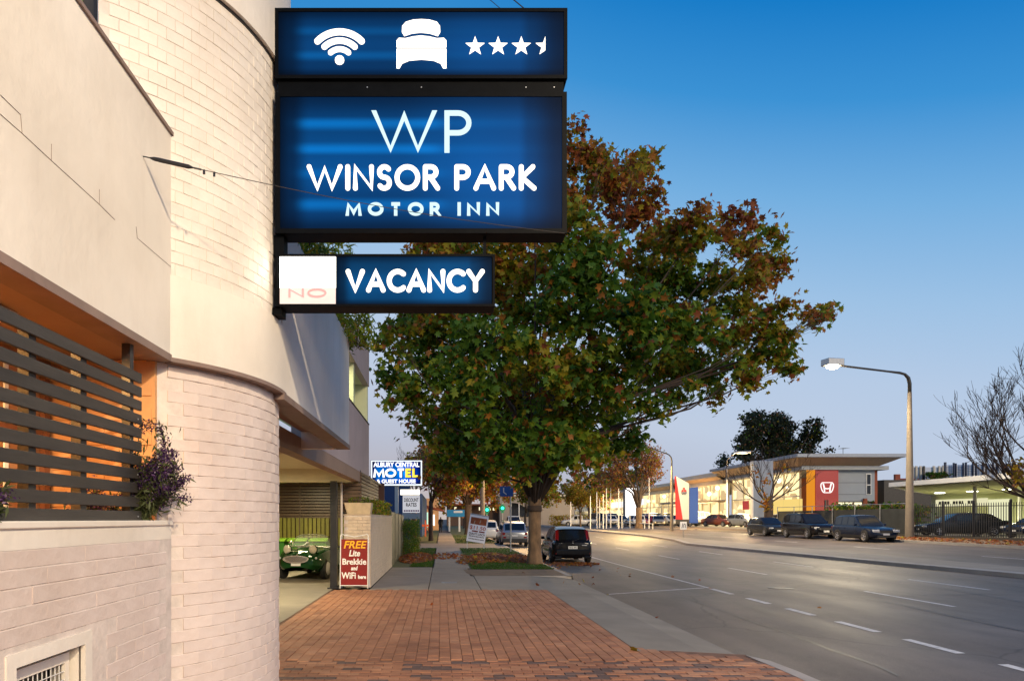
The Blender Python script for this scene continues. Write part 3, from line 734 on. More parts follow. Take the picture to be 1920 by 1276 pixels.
# ---------------------------------------------------------------- slat screen on the planter wall
ss = thing('slat_screen', 'charcoal horizontal timber slat screen standing on the cream planter wall', 'slat screen', (-1.95, 3, 1.74))
for k in range(11):
    z = 2.685-k*.0885; mb = MB(); mb.box(-1.956, -1.936, -5.8, 4.48, z-.0635, z); o = mb.build('slat', M['slat'], ss); bevel(o, .003, 1)
for y, w, zt in ((3.315, .06, 2.69), (3.79, .065, 2.69), (4.38, .05, 2.85)):
    mb = MB(); mb.box(-2.01, -1.957, y-w/2, y+w/2, 1.74, zt); mb.build('post', M['slat'] if zt < 2.7 else M['black'], ss)
for k in (3, 7, 10):
    z = 2.65-k*.0885; mb = MB(); mb.lathe([(.006, 0), (.005, .004)], (-1.936, 4.42, z), 'x', 8, True); mb.build('screw', M['steel'], ss)

# ================================================================ BLADE SIGN
YS = 5.80
def SX(px): return (px-828)*YS/F
def SZ(py): return 1.75+(972-py)*YS/F
def signpanel(name, bands, base, hi, x_fade=(.08, .62), s=1.0, lowside=.55):
    """backlit acrylic: brighter where the fluorescent tubes sit behind it"""
    m = bpy.data.materials.new(name); m.use_nodes = True; n = m.node_tree.nodes; l = m.node_tree.links; b = n['Principled BSDF']
    t = n.new('ShaderNodeTexCoord'); sp = n.new('ShaderNodeSeparateXYZ'); l.new(t.outputs['Generated'], sp.inputs[0])
    def ramp(sock, stops):
        r = n.new('ShaderNodeValToRGB'); e = r.color_ramp.elements
        while len(e) > 1: e.remove(e[-1])
        e[0].position = stops[0][0]; e[0].color = (stops[0][1],)*3+(1,)
        for p, v in stops[1:]:
            q = e.new(p); q.color = (v, v, v, 1)
        r.color_ramp.interpolation = 'EASE'
        l.new(sock, r.inputs[0]); return r.outputs[0]
    def op(o, a, c):
        q = n.new('ShaderNodeMath'); q.operation = o
        for i, v in enumerate((a, c)):
            if isinstance(v, (int, float)): q.inputs[i].default_value = v
            else: l.new(v, q.inputs[i])
        return q.outputs[0]
    tubes = ramp(sp.outputs['Z'], bands)
    tx = ramp(sp.outputs['X'], [(0, 0), (.03, .1), (.09, 1), (x_fade[1]-.12, .85), (x_fade[1], .12), (1, .05)])
    edge = op('MULTIPLY', ramp(sp.outputs['X'], [(0, .12), (.04, .3), (.11, 1), (.84, 1), (.885, .62), (1, .35)]), ramp(sp.outputs['Z'], [(0, .22), (.14, .75), (.45, 1), (.80, .7), (1, .25)]))
    glow = ramp(sp.outputs['X'], [(0, .8), (.4, .75), (.7, 1.25), (.86, 1.2), (1, .5)])
    no = n.new('ShaderNodeTexNoise'); no.inputs['Scale'].default_value = 1.2; l.new(t.outputs['Generated'], no.inputs['Vector'])
    v = op('MULTIPLY', op('MULTIPLY', edge, glow), op('ADD', op('MULTIPLY', no.outputs['Fac'], .5), .72))
    mx_ = n.new('ShaderNodeMixRGB'); l.new(op('MULTIPLY', tubes, tx), mx_.inputs[0]); mx_.inputs[1].default_value = (*base, 1); mx_.inputs[2].default_value = (*hi, 1)
    l.new(mx_.outputs[0], b.inputs['Emission Color']); l.new(op('MULTIPLY', v, s), b.inputs['Emission Strength'])
    b.inputs['Base Color'].default_value = (.0008, .003, .01, 1); b.inputs['Roughness'].default_value = .4; b.inputs['Specular IOR Level'].default_value = .03
    return m
PB = signpanel('backlit_blue', [(0, 0), (.11, 0), (.185, .8), (.25, 0), (.36, .05), (.42, .35), (.48, .08), (.55, .06), (.605, .85), (.67, .1), (.73, .08), (.80, 1), (.86, .05), (1, 0)], (.0012, .070, .260), (.002, .26, .85), s=1.15)
PT = signpanel('backlit_blue_top', [(0, 0), (.2, 0), (.31, .7), (.42, .05), (.6, .05), (.70, .6), (.82, .05), (1, 0)], (.002, .055, .20), (.003, .17, .55), x_fade=(.08, .55), s=1.1)
PV_ = signpanel('backlit_teal', [(0, 0), (.2, .5), (.5, .6), (.8, .1), (1, 0)], (.002, .065, .19), (.002, .12, .36), x_fade=(.05, .9), s=1.15)
LW = emis('lit_letter', (1.0, .92, .78), 2.4); LWc = emis('lit_letter_cool', (.72, .97, 1.0), 1.15)
M['sframe'] = mat('sign_cabinet_black', (.0025, .003, .004), .5, var=.3, scale=7, spec=.06)
def cabinet(root, x0, x1, z0, z1, fw, panel, y=YS, d=.21, px0=None):
    mb = MB(); mb.box(x0, x1, y+.02, y+d, z0, z1); bevel(mb.build('cabinet', M['sframe'], root), .006)
    mb = MB()
    mb.box(x0, x1, y, y+.02, z1-fw, z1); mb.box(x0, x1, y, y+.02, z0, z0+fw); mb.box(x0, x0+fw, y, y+.02, z0+fw, z1-fw); mb.box(x1-fw, x1, y, y+.02, z0+fw, z1-fw)
    mb.build('frame', M['sframe'], root)
    if panel:
        mb = MB(); mb.box(x0+fw, x1-fw, y+.008, y+.019, z0+fw, z1-fw); return mb.build('face_panel', panel, root)
sg1 = thing('icon_sign', 'backlit blue sign with wifi, bed and star symbols at the top of the blade sign', 'illuminated sign', (SX(515), YS, SZ(150)))
cabinet(sg1, SX(515), SX(1064), SZ(147), SZ(15), .030, PT)
mb = MB(); mb.box(SX(519), SX(1058), YS+.03, YS+.2, SZ(170), SZ(147)-.002); mb.build('joining_rail', M['sframe'], sg1)
mb = MB()
for px in (688, 790, 987, 1040): mb.lathe([(.006, 0), (.005, -.005)], (SX(px), YS+.03, SZ(160)), 'y', 8, True)
mb.build('rivets', M['steel'], sg1)
yl = YS+.006
# wifi icon
wc = (SX(636.6), SZ(117)); u = YS/F
def arcband(r0, r1, a0, a1, n=16):
    o = [(wc[0]+r1*u*math.sin(R(a0+(a1-a0)*i/n)), wc[1]+r1*u*math.cos(R(a0+(a1-a0)*i/n))) for i in range(n+1)]
    q = [(wc[0]+r0*u*math.sin(R(a0+(a1-a0)*i/n)), wc[1]+r0*u*math.cos(R(a0+(a1-a0)*i/n))) for i in range(n+1)]
    return o, q
for r0, r1, a in ((51.5, 63.5, 46), (35.5, 46.5, 44), (20, 30.0, 42)):
    mb = MB(); rr = (r0+r1)/2*u; w_ = (r1-r0)*u
    ribbon(mb, [(wc[0]+rr*math.sin(R(-a+2*a*i/16)), wc[1]+rr*math.cos(R(-a+2*a*i/16))) for i in range(17)], w_, yl, True)
    mb.build('wifi_symbol', LW, sg1)
mb = MB(); mb.prism([(SX(636.6)+8.7*u*math.cos(i*.3927), SZ(112.5)+8.7*u*math.sin(i*.3927)) for i in range(16)], 'y', yl-.006, yl); mb.build('wifi_symbol', LW, sg1)
def ppx(pts): return [(SX(a), SZ(b)) for a, b in pts]
def rr(x0, y0, x1, y1, r, n=5):
    out = []
    for cx, cy, a in ((x1-r, y0+r, -90), (x1-r, y1-r, 0), (x0+r, y1-r, 90), (x0+r, y0+r, 180)):
        out += [(cx+r*math.cos(R(a+90*i/n)), cy+r*math.sin(R(a+90*i/n))) for i in range(n+1)]
    return out
mb = MB()
mb.prism(ppx([(758, 67.5), (753.5, 60), (754, 49), (761, 41), (775, 37), (790, 36), (805, 37), (819, 41), (825, 49), (825.5, 60), (821, 67.5), (805, 62.5), (789, 61), (773, 62.5)]), 'y', yl-.006, yl)
mb.prism(ppx([(743.5, 88.6), (743.5, 76), (748, 71), (760, 71.8), (775, 68.3), (789, 66.8), (804, 68.3), (819, 71.8), (832, 71), (837, 76), (837, 88.6)]), 'y', yl-.006, yl)
mb.prism(ppx([(743.5, 128), (743.5, 91.6), (837, 91.6), (837, 128), (831, 128), (826, 119), (813, 113.5), (790, 111.5), (767, 113.5), (754, 119), (749, 128)]), 'y', yl-.006, yl)
mb.build('bed_symbol', LW, sg1)
for cx in (890.8, 934, 977.5, 1022.5):
    pts = [(cx+(18.5 if i % 2 == 0 else 7.4)*math.sin(i*math.pi/5), 86.5-(18.5 if i % 2 == 0 else 7.4)*math.cos(i*math.pi/5)) for i in range(10)]
    if cx > 1000: pts = [p for p in pts if p[0] <= cx+.1]
    if cx > 1000: pts = [pts[0]]+[p for p in pts[1:]]
    mb = MB(); mb.prism(ppx(pts), 'y', yl-.006, yl); mb.build('star', LW, sg1)
sg2 = thing('motel_sign', 'large backlit blue motor inn sign fixed to the curved tower', 'illuminated sign', (SX(516), YS, SZ(440)))
cabinet(sg2, SX(516), SX(1063), SZ(437), SZ(172), .040, PB)
word('WP', SX(698), SX(884), SZ(286), SZ(207), 9.6*u, yl, 'letter', LWc, sg2, hs=.93)
word('WINSOR PARK', SX(575), SX(1006), SZ(357), SZ(308), 8.9*u, yl, 'letter', LW, sg2, rounded=True, hs=.97, space=.18)
word('MOTOR INN', SX(648), SX(936), SZ(404), SZ(379), 6.3*u, yl, 'letter', LWc, sg2, hs=.93, space=.1)
mb = MB(); mb.box(SX(910)-.012, SX(910)+.012, YS+.08, YS+.11, SZ(477), SZ(437)); mb.build('hanger', M['sframe'], sg2)
mb = MB(); mb.box(SX(516)-.02, SX(530), YS+.04, YS+.19, SZ(476), SZ(437)+.001); mb.build('wall_bracket', M['sframe'], sg2)
sg3 = thing('vacancy_sign', 'small backlit VACANCY sign hanging below the motel sign', 'illuminated sign', (SX(515), YS, SZ(575)))
cabinet(sg3, SX(516), SX(928), SZ(574), SZ(476), .020, None)
mb = MB(); mb.box(SX(524), SX(629), YS+.008, YS+.019, SZ(538.5), SZ(480)); mb.build('lit_panel', emis('white_lightbox', (1, .92, .78), 7), sg3)
M['dimp'] = mat('dim_panel', (.55, .46, .44), .4, var=.03, emit=(.80, .70, .68), es=.55)
mb = MB(); mb.box(SX(524), SX(629), YS+.009, YS+.019, SZ(570), SZ(538.5)); mb.build('dim_panel', M['dimp'], sg3)
M['pinkt'] = mat('faded_pink_letter', (.55, .22, .22), .5, var=0, emit=(.74, .46, .45), es=.50)
word('NO', SX(541), SX(612), SZ(557), SZ(540), 3.4*u, YS+.0075, 'faded_letter', M['pinkt'], sg3, hs=1.9)
mb = MB(); mb.box(SX(629)+.002, SX(922), YS+.008, YS+.019, SZ(570), SZ(480)); mb.build('face_panel', PV_, sg3)
word('VACANCY', SX(648), SX(909), SZ(548), SZ(504), 9.2*u, yl, 'letter', LW, sg3, rounded=True, hs=.92)
mb = MB(); mb.box(SX(516)-.03, SX(526), YS+.03, YS+.2, SZ(587), SZ(574)-.001); mb.build('wall_bracket', M['sframe'], sg3)
# guy wires with turnbuckle
gw = thing('guy_wire', 'thin guy wire with black turnbuckle running from the parapet past the motel sign', 'guy wire', (-1.9, 4.41, 4.05))
a = Vector((-1.9, 4.41, 4.053)); b = Vector((1.02, 5.76, SZ(441)))
ax, az = XZ(365, 315, 4.75); 
def on(t): return a.lerp(b, t)-Vector((0, 0, .05*math.sin(math.pi*t)))
mb = MB(); mb.tube([on(t/14) for t in range(1, 15)], .0028, 5); mb.build('wire', M['bracket'], gw)
mb = MB(); mb.tube([on(.0), on(.012)], .004, 6); mb.tube([on(.012), on(.02), on(.03), on(.085), on(.095)], [.004, .012, .014, .014, .004], 8); mb.tube([on(.095), on(.11)], .006, 6)
for t in (.115, .135): q = on(t); mb.obox((q.x, q.y, q.z-.012), (.014, .008, .03))
mb.build('turnbuckle', M['black'], gw)
for i, (pa, pb_) in enumerate((((-1.6, 5.3, 7.2), (SX(958), YS+.1, SZ(15))), ((-1.55, 5.4, 7.4), (SX(1004), YS+.1, SZ(15))))):
    g_ = thing('stay_wire', ['thin black stay wire reaching the top edge of the icon sign, left one', 'thin black stay wire with clamps at the top edge of the icon sign, right one'][i], 'stay wire', pb_)
    pxa = (930, -12) if i == 0 else (975, -12)
    p0 = Vector((SX(pxa[0])-.1, YS+.1, SZ(-12)+.07)); p1 = Vector(pb_)
    mb = MB(); mb.tube([p1, p0, p0+(p0-p1)*6], .003+.002*i, 5)
    if i: mb.tube([p1, p1.lerp(p0, .35)], .009, 6)
    mb.build('wire', M['black'], g_)
# ================================================================ NEAR LEFT STREET SIDE
M['bsand'] = mat('sand_painted_brick', (.60, .48, .36), .65, var=.12, scale=5, bump=.4, bscale=22)
lw = thing('boundary_wall', 'low cream painted brick wall beside the footpath carrying a planter trough', 'brick wall', (-2.15, 17.7, 0))
mb = MB(); mb.box(-2.49, -1.822, 17.71, 25.3, 0, 1.84); mb.build('wall_core', M['mortarw'], lw)
bk = MB(); row = 0; z = 0.0
while z < 1.80:
    y = 17.7-(row % 2)*.12
    while y < 25.28:
        y0, y1 = max(y, 17.7), min(y+.24, 25.3)
        e = rnd.uniform(-.003, .003)
        bk.box(-1.835, -1.81+e, y0+.003, y1-.003, z+.004, z+.082); y += .24
    x = -2.5+(row % 2)*.12
    while x < -1.84:
        x1 = min(x+.24, -1.813); bk.box(x+.003, x1-.003, 17.69+rnd.uniform(-.003, .003), 17.72, z+.004, z+.082); x += .24
    z += .086; row += 1
bk.build('bricks', M['bsand'], lw, kind='stuff')
mb = MB(); mb.box(-2.51, -1.80, 17.68, 25.32, 1.84, 1.865); mb.build('coping', M['bsand'], lw)
M['trough'] = mat('sandstone_trough', (.58, .46, .30), .8, var=.15, scale=6, bump=.4)
tr = thing('planter_trough', 'tapered sand coloured planter trough on the end of the low brick wall', 'planter', (-2.15, 17.95, 1.865))
mb = MB(); mb.add([(-2.42, 17.72, 1.866), (-1.83, 17.72, 1.866), (-1.83, 18.12, 1.866), (-2.42, 18.12, 1.866), (-2.49, 17.66, 2.16), (-1.79, 17.66, 2.16), (-1.79, 18.18, 2.16), (-2.49, 18.18, 2.16)],
   [(3, 2, 1, 0), (4, 5, 6, 7), (0, 1, 5, 4), (1, 2, 6, 5), (2, 3, 7, 6), (3, 0, 4, 7)]); bevel(mb.build('trough', M['trough'], tr), .012)
# dark slat screens above the wall
sc2_ = thing('corner_screen', 'dark brown slat screen above the planter trough at the carport corner', 'screen', (-2.1, 17.85, 1.9))
for k in range(11):
    z = 1.93+k*.095
    mb = MB(); mb.box(-2.56, -2.08, 17.82, 17.84, z, z+.07); mb.box(-2.08, -2.06, 17.82, 22.6, z, z+.07); mb.build('slat', M['bslat'], sc2_)
for (x, y) in ((-2.53, 17.86), (-2.11, 17.86), (-2.11, 20.2), (-2.11, 22.5)):
    mb = MB(); mb.box(x-.03, x+.03, y-.02, y+.04, 1.87, 3.0 if y < 21 else 2.97); mb.build('post', M['black'], sc2_)
# A-frame
M['maroon'] = mat('maroon_board', (.22, .008, .006), .4, var=.08)
M['amber'] = mat('yellow_vinyl', (.85, .42, .01), .5, var=0); M['wvinyl'] = mat('white_vinyl', (.82, .80, .78), .5, var=0)
af = thing('a_frame_sign', 'maroon A-frame board reading FREE Lite Brekkie and WiFi here on the paving', 'sandwich board', (-2.19, 17.28, 0))
tilt = .10
def AF(z): return 17.28+tilt*z/1.3
Mx = (R(90)-math.atan(tilt/1.3), 0, 0)
mb = MB(); mb.add([(-2.52, AF(.10), .10), (-1.85, AF(.10), .10), (-1.85, AF(1.24), 1.24), (-2.52, AF(1.24), 1.24), (-2.52, AF(.10)+.012, .10), (-1.85, AF(.10)+.012, .10), (-1.85, AF(1.24)+.012, 1.24), (-2.52, AF(1.24)+.012, 1.24)],
       [(0, 1, 2, 3), (7, 6, 5, 4), (0, 4, 5, 1), (2, 6, 7, 3), (0, 3, 7, 4), (1, 5, 6, 2)]); mb.build('board', M['maroon'], af)
mb = MB()
for sx in (-1, 1):
    xx = -2.185+sx*.345
    mb.tube([(xx, AF(0), .02), (xx, AF(1.27), 1.27)], .014, 8)
mb.tube([(-2.53, AF(1.25), 1.25), (-2.53, AF(1.33), 1.33), (-2.50, AF(1.37), 1.37), (-2.44, AF(1.345), 1.345), (-2.185, AF(1.30), 1.30), (-1.93, AF(1.345), 1.345), (-1.87, AF(1.37), 1.37), (-1.84, AF(1.33), 1.33), (-1.84, AF(1.25), 1.25)], .013, 8)
mb.tube([(-2.53, AF(.09), .09), (-1.84, AF(.09), .09)], .012, 8)
mb.build('frame', M['white'], af)
mb = MB()
for sx in (-1, 1):
    xx = -2.185+sx*.345; mb.tube([(xx, 17.62, .02), (xx, AF(1.27)+.03, 1.27)], .014, 8)
mb.build('rear_leg', M['white'], af)
for s_, zc, h, wd, m_, sh in (('FREE', 1.095, .21, .58, 'amber', .22), ('Lite', .885, .17, .28, 'wvinyl', .22), ('Brekkie', .675, .165, .60, 'wvinyl', 0), ('and', .515, .11, .17, 'wvinyl', .2), ('WiFi', .33, .175, .36, 'wvinyl', 0), ('here', .30, .10, .20, 'wvinyl', 0)):
    xo = {'WiFi': -.13, 'here': .20}.get(s_, 0)
    text(s_, h*1.25, M[m_], af, (-2.185+xo, AF(zc)-.004, zc), Mx, bold=.006, fitw=wd, shear=sh)
# colorbond fence
M['colorbond'] = mat('bronze_olive_steel', (.10, .095, .06), .45, var=.1, scale=2)
cf = thing('steel_fence', 'olive ribbed steel fence running on from the low brick wall', 'fence', (-1.85, 25.4, 0))
for k in range(4):
    y0 = 25.4+k*2.1; mb = MB(); pts = []
    n = 14
    for i in range(n+1):
        pts.append((y0+2.04*i/n, -1.86+(.018 if i % 2 else -.018)))
    r0 = rise(y0)
    mb.add([(x, y, r0) for y, x in pts]+[(x, y, r0+2.0-.03*k) for y, x in pts], [(i, i+1, i+n+2, i+n+1) for i in range(n)])
    mb.build('panel', M['colorbond'], cf)
    mb = MB(); mb.box(-1.89, -1.83, y0-.04, y0+.02, r0, r0+2.05-.03*k); mb.build('post', M['colorbond'], cf)
mb = MB()
mb.box(-4.6, -4.54, 25.3, 25.34, 0, 2.1)
# wire mesh panel above the wall
mp_ = thing('mesh_panel', 'weathered grey wire mesh panel with a small plate behind the wall plants', 'mesh panel', (-2.3, 24, 1.86))
mb = MB()
for k in range(12): mb.box(-2.48+k*.055, -2.476+k*.055, 24.0, 24.004, 1.87, 2.32)
for k in range(9): mb.box(-2.48, -1.86, 23.996, 24.0, 1.88+k*.054, 1.884+k*.054)
mb.build('wires', M['steel'], mp_)

# ================================================================ FOLIAGE
def leafmat(name, c, v=.25, tr=.42):
    m = bpy.data.materials.new(name); m.use_nodes = True; n = m.node_tree.nodes; l = m.node_tree.links; b = n['Principled BSDF']
    t = n.new('ShaderNodeTexCoord'); no = n.new('ShaderNodeTexNoise'); no.inputs['Scale'].default_value = 2.2; no.inputs['Detail'].default_value = 6
    l.new(t.outputs['Object'], no.inputs['Vector'])
    r = n.new('ShaderNodeValToRGB'); e = r.color_ramp.elements; e[0].position = .3; e[1].position = .7
    e[0].color = (*[x*(1-v) for x in c], 1); e[1].color = (*[min(1, x*(1+v)) for x in c], 1); l.new(no.outputs['Fac'], r.inputs[0])
    l.new(r.outputs[0], b.inputs['Base Color']); b.inputs['Roughness'].default_value = .55; b.inputs['Specular IOR Level'].default_value = .35
    tl = n.new('ShaderNodeBsdfTranslucent'); l.new(r.outputs[0], tl.inputs[0]); mxs = n.new('ShaderNodeMixShader'); mxs.inputs[0].default_value = tr
    l.new(b.outputs[0], mxs.inputs[1]); l.new(tl.outputs[0], mxs.inputs[2]); l.new(mxs.outputs[0], n['Material Output'].inputs[0]); return m
LM = [leafmat('leaf_dark_green', (.085, .170, .014)), leafmat('leaf_green', (.22, .29, .018)), leafmat('leaf_olive', (.40, .31, .02)),
      leafmat('leaf_orange', (.45, .17, .025)), leafmat('leaf_rust', (.32, .09, .03)), leafmat('leaf_yellow', (.36, .23, .02)), leafmat('leaf_brown', (.27, .13, .075)), leafmat('gum_leaf', (.030, .042, .022))]
PL = []   # plane-tree leaf outline
for a, r_ in ((-90, .55), (-60, .50), (-25, .80), (-2, .45), (25, .92), (58, .48), (90, 1.05), (122, .48), (155, .92), (182, .45), (205, .80), (240, .50)):
    PL.append((r_*math.cos(R(a))*.62, r_*math.sin(R(a))*.62))
PLANE = ([(0, 0, .10)]+[(x, y, -.10*(x*x+y*y)) for x, y in PL], [(0, i+1, (i+1) % 12+1) for i in range(12)])
SIMPLE = ([(0, -.5, 0), (.28, 0, .05), (0, .5, 0), (-.28, 0, .05)], [(0, 1, 2, 3)])
LONG = ([(0, -.5, 0), (.10, 0, .03), (0, .5, -.03), (-.10, 0, .03)], [(0, 1, 2, 3)])
TRI5 = ([(0, -.5, 0), (.42, -.1, .02), (.22, .1, 0), (0, .5, -.03), (-.22, .1, 0), (-.42, -.1, .02)], [(0, 1, 2, 3, 4, 5)])
def leaves(name, P, size, mi, mats, parent, seed=1, tmpl=SIMPLE, droop=.35, svar=.35, kind=None):
    rg = np.random.RandomState(seed); n = len(P)
    T = np.array(tmpl[0], dtype=np.float32); fc = tmpl[1]
    nv = len(T)
    nrm = rg.normal(size=(n, 3)); nrm[:, 2] = np.abs(nrm[:, 2])*.6+droop; nrm /= np.linalg.norm(nrm, axis=1)[:, None]
    u = rg.normal(size=(n, 3)); u[:, 2] -= .8; u -= nrm*(u*nrm).sum(1)[:, None]; u /= np.linalg.norm(u, axis=1)[:, None]
    w = np.cross(u, nrm)
    s = size*(1+svar*rg.uniform(-1, 1, n))
    V_ = (T[None, :, 0, None]*w[:, None, :]+T[None, :, 1, None]*u[:, None, :]+T[None, :, 2, None]*nrm[:, None, :])*s[:, None, None]+P[:, None, :]
    off = np.array(ORG[parent.name]) if parent is not None else np.zeros(3)
    V_ = (V_-off).astype(np.float32).reshape(-1, 3)
    me = bpy.data.meshes.new(name)
    fl = len(fc[0]); nf = len(fc)
    idx = (np.arange(n)[:, None, None]*nv+np.array(fc)[None]).reshape(-1).astype(np.int32)
    me.vertices.add(n*nv); me.vertices.foreach_set('co', V_.ravel())
    me.loops.add(len(idx)); me.loops.foreach_set('vertex_index', idx)
    me.polygons.add(n*nf); me.polygons.foreach_set('loop_start', np.arange(n*nf, dtype=np.int32)*fl)
    try: me.polygons.foreach_set('loop_total', np.full(n*nf, fl, dtype=np.int32))
    except Exception: pass
    me.polygons.foreach_set('material_index', np.repeat(np.asarray(mi, dtype=np.int32), nf))
    for m in mats: me.materials.append(m)
    me.update(calc_edges=True); me.validate()
    o = bpy.data.objects.new(name, me); COL.objects.link(o); o.parent = parent
    if kind: o['kind'] = kind
    return o
def tree(name, label, loc, tr_r, fork, lobes, leaf_n, leaf_s, weights, seed, group=None, bark='bark', tmpl=SIMPLE, twigs=5, clump=.45, cat='tree', flat=None, lean=(0, 0), leafname='crown', per=26):
    """lobes: (x,y,z,r) world. Trunk from loc up to fork height, a limb to every lobe, twigs inside it, leaves in clumps."""
    rg = np.random.RandomState(seed); rr_ = random.Random(seed)
    t = thing(name, label, cat, loc, group=group)
    base = Vector(loc); fk = base+Vector((lean[0], lean[1], fork))
    mb = MB()
    mb.tube([base+Vector((0, 0, -.1)), base+Vector((0, 0, .12)), base+Vector((lean[0]*.1, 0, .5)), base.lerp(fk, .5), fk+Vector((0, 0, .1))],
            [tr_r*1.45, tr_r*1.2, tr_r*1.02, tr_r*.93, tr_r*.98], 14)
    mb.build('trunk', M[bark], t, smooth=True)
    lb = MB(); pts_all = []
    # group lobes into main limbs by direction
    L_ = [(Vector(l[:3]), l[3]) for l in lobes]
    for i, (c, r_) in enumerate(L_):
        d = c-fk; out = Vector((d.x, d.y, 0)); k = rr_.uniform(.25, .45)
        m1 = fk+Vector((d.x*k*.6, d.y*k*.6, d.z*k+.25*out.length*.4)); m2 = fk+d*.72+Vector((rr_.uniform(-.3, .3), rr_.uniform(-.3, .3), rr_.uniform(-.1, .4)))
        r0 = tr_r*rr_.uniform(.20, .36)
        lb.tube([fk-Vector((0, 0, .35)), m1, m2, c], [r0*1.1, r0*.75, r0*.42, r0*.14], 7)
        for j in range(twigs):
            v = Vector(rg.normal(size=3)); v.normalize(); e = c+v*r_*rr_.uniform(.6, .98); s_ = m2.lerp(c, rr_.uniform(0, 1))
            md = s_.lerp(e, .5)+Vector((rr_.uniform(-.1, .1), rr_.uniform(-.1, .1), rr_.uniform(0, .2)))*r_
            lb.tube([s_, md, e], [r0*.2, r0*.12, r0*.03], 4, False)
    lb.build('limbs', M['bark'], t, smooth=True)
    tot = sum(l[3]**2.3 for l in lobes); P = []; 
    for c, r_ in L_:
        n = int(leaf_n*r_**2.3/tot); nc = max(3, int(n/per))
        v = rg.normal(size=(nc, 3)); v /= np.linalg.norm(v, axis=1)[:, None]
        cc = np.array(c)+v*r_*(rg.uniform(.12, 1, nc)**.45)[:, None]
        k = rg.randint(0, nc, n); P.append(cc[k]+rg.normal(size=(n, 3))*clump*np.array([1, 1, .75])*rg.uniform(.4, 1.0, n)[:, None])
    P = np.concatenate(P)
    mi = weights(P, rg)
    leaves(leafname, P, leaf_s, mi, LM, t, seed+5, tmpl)
    return t, P
def wsel(ws):
    ws = np.array(ws)/sum(ws)
    return lambda P, rg: rg.choice(len(ws), len(P), p=ws)
# --- the big plane tree
TR = Vector((3.6, 26.8, 0))
lobpx = [(800, 650, 62), (745, 640, 44), (735, 700, 36), (760, 750, 42), (850, 560, 82), (800, 510, 62), (830, 740, 74), (930, 690, 84), (1010, 560, 92), (990, 760, 92), (880, 815, 66), (1090, 440, 84),
         (1085, 340, 72), (1060, 262, 30), (1180, 370, 66), (1195, 300, 26), (1230, 480, 78), (1300, 440, 58), (1385, 440, 52), (1270, 560, 80), (1370, 540, 70), (1440, 510, 42), (1470, 610, 46), (1530, 600, 28), (1420, 640, 62),
         (1330, 660, 72), (1240, 680, 80), (1130, 600, 84), (1120, 740, 84), (1060, 820, 70), (1160, 810, 58), (960, 850, 52), (1010, 880, 42), (1215, 775, 34), (1340, 738, 22), (1280, 735, 28), (1390, 705, 36), (1480, 680, 28), (930, 480, 80), (870, 470, 66), (1010, 400, 80),
         (780, 470, 30), (1110, 850, 42), (840, 860, 40), (900, 880, 34), (1000, 320, 60), (930, 400, 60), (790, 590, 60), (800, 800, 34), (1545, 585, 14), (1560, 590, 9), (1440, 450, 26), (1200, 330, 40), (1130, 300, 30)]
frontpx = [(1000, 845, 56), (935, 825, 52), (1070, 840, 56), (1005, 700, 80), (1130, 690, 76), (900, 640, 70), (1220, 600, 70), (1080, 560, 76), (1300, 610, 60), (880, 760, 60)]
rd = random.Random(3); lob = []
for (px, py, r_) in frontpx:
    D = rd.uniform(21.2, 23.2); x, z = XZ(px, py, D); lob.append((x, D, z, r_*D/F*.92))
for (px, py, r_) in lobpx:
    D = 26.8+rd.uniform(-4.2, 4.0)
    x, z = XZ(px, py, D); lob.append((x, D, z, r_*D/F*.92))
def wmain(P, rg):
    D = P[:, 1]; z = P[:, 2]; x = P[:, 0]
    n = len(P); f = np.sin(x*.9+z*.7)+np.sin(z*1.3-x*.5+1)+np.sin(P[:, 1]*.8)+rg.normal(size=n)*1.1
    top = np.clip((z-9.5)/5, 0, 1); low = np.clip((4.8-z)/2, 0, 1)*.5; right = np.clip((x-9)/5, 0, 1); left = np.clip((1-x)/3, 0, 1)*.2
    q = f*.26+top*1.0+low+right*.5+left+.06+rg.uniform(-.35, .35, n)
    m = np.zeros(n, int); m[q > .0] = 1; m[q > .42] = 2; m[q > .85] = 3; m[q > 1.25] = 4; m[(q > .9) & (rg.rand(n) < .06)] = 5
    m[(q < 0) & (rg.rand(n) < .09)] = 3; m[(q >= 0) & (q < .5) & (rg.rand(n) < .10)] = 4
    return m
T1, P1 = tree('plane_tree', 'large spreading plane tree in green and rust leaf, trunk beside the black hatchback', TR, .255, 2.5, lob, 49000, .25, wmain, 11, bark='trunk', tmpl=PLANE, clump=.36, twigs=6, per=44)
# individual leaves on the outline
rg = np.random.RandomState(5)
lmesh = []
for k in (1, 2, 3, 4):
    mb = MB(); mb.add(PLANE[0], PLANE[1]); lmesh.append(mb.mesh('leaf', LM[k]))
outer = [l for l in lob if (828+F*l[0]/l[1]) > 1380 or (828+F*l[0]/l[1]) < 790]
for k in range(240):
    l = outer[rg.randint(len(outer))]; v = rg.normal(size=3); v /= np.linalg.norm(v); p = np.array(l[:3])+v*l[3]*rg.uniform(.75, 1.04)
    inst('leaf', lmesh[rg.choice(4, p=[.35, .3, .2, .15])], p, tuple(rg.uniform(-1.2, 1.2, 3)+np.array([.9, 0, 0])), T1, (.24, .24, .24))
# dark ring round the trunk below the fork
mb = MB(); mb.tube([(3.6, 26.8, 2.02), (3.6, 26.8, 2.12), (3.6, 26.8, 2.26)], [.262, .285, .262], 14); mb.build('collar', M['bark'], T1, smooth=True)

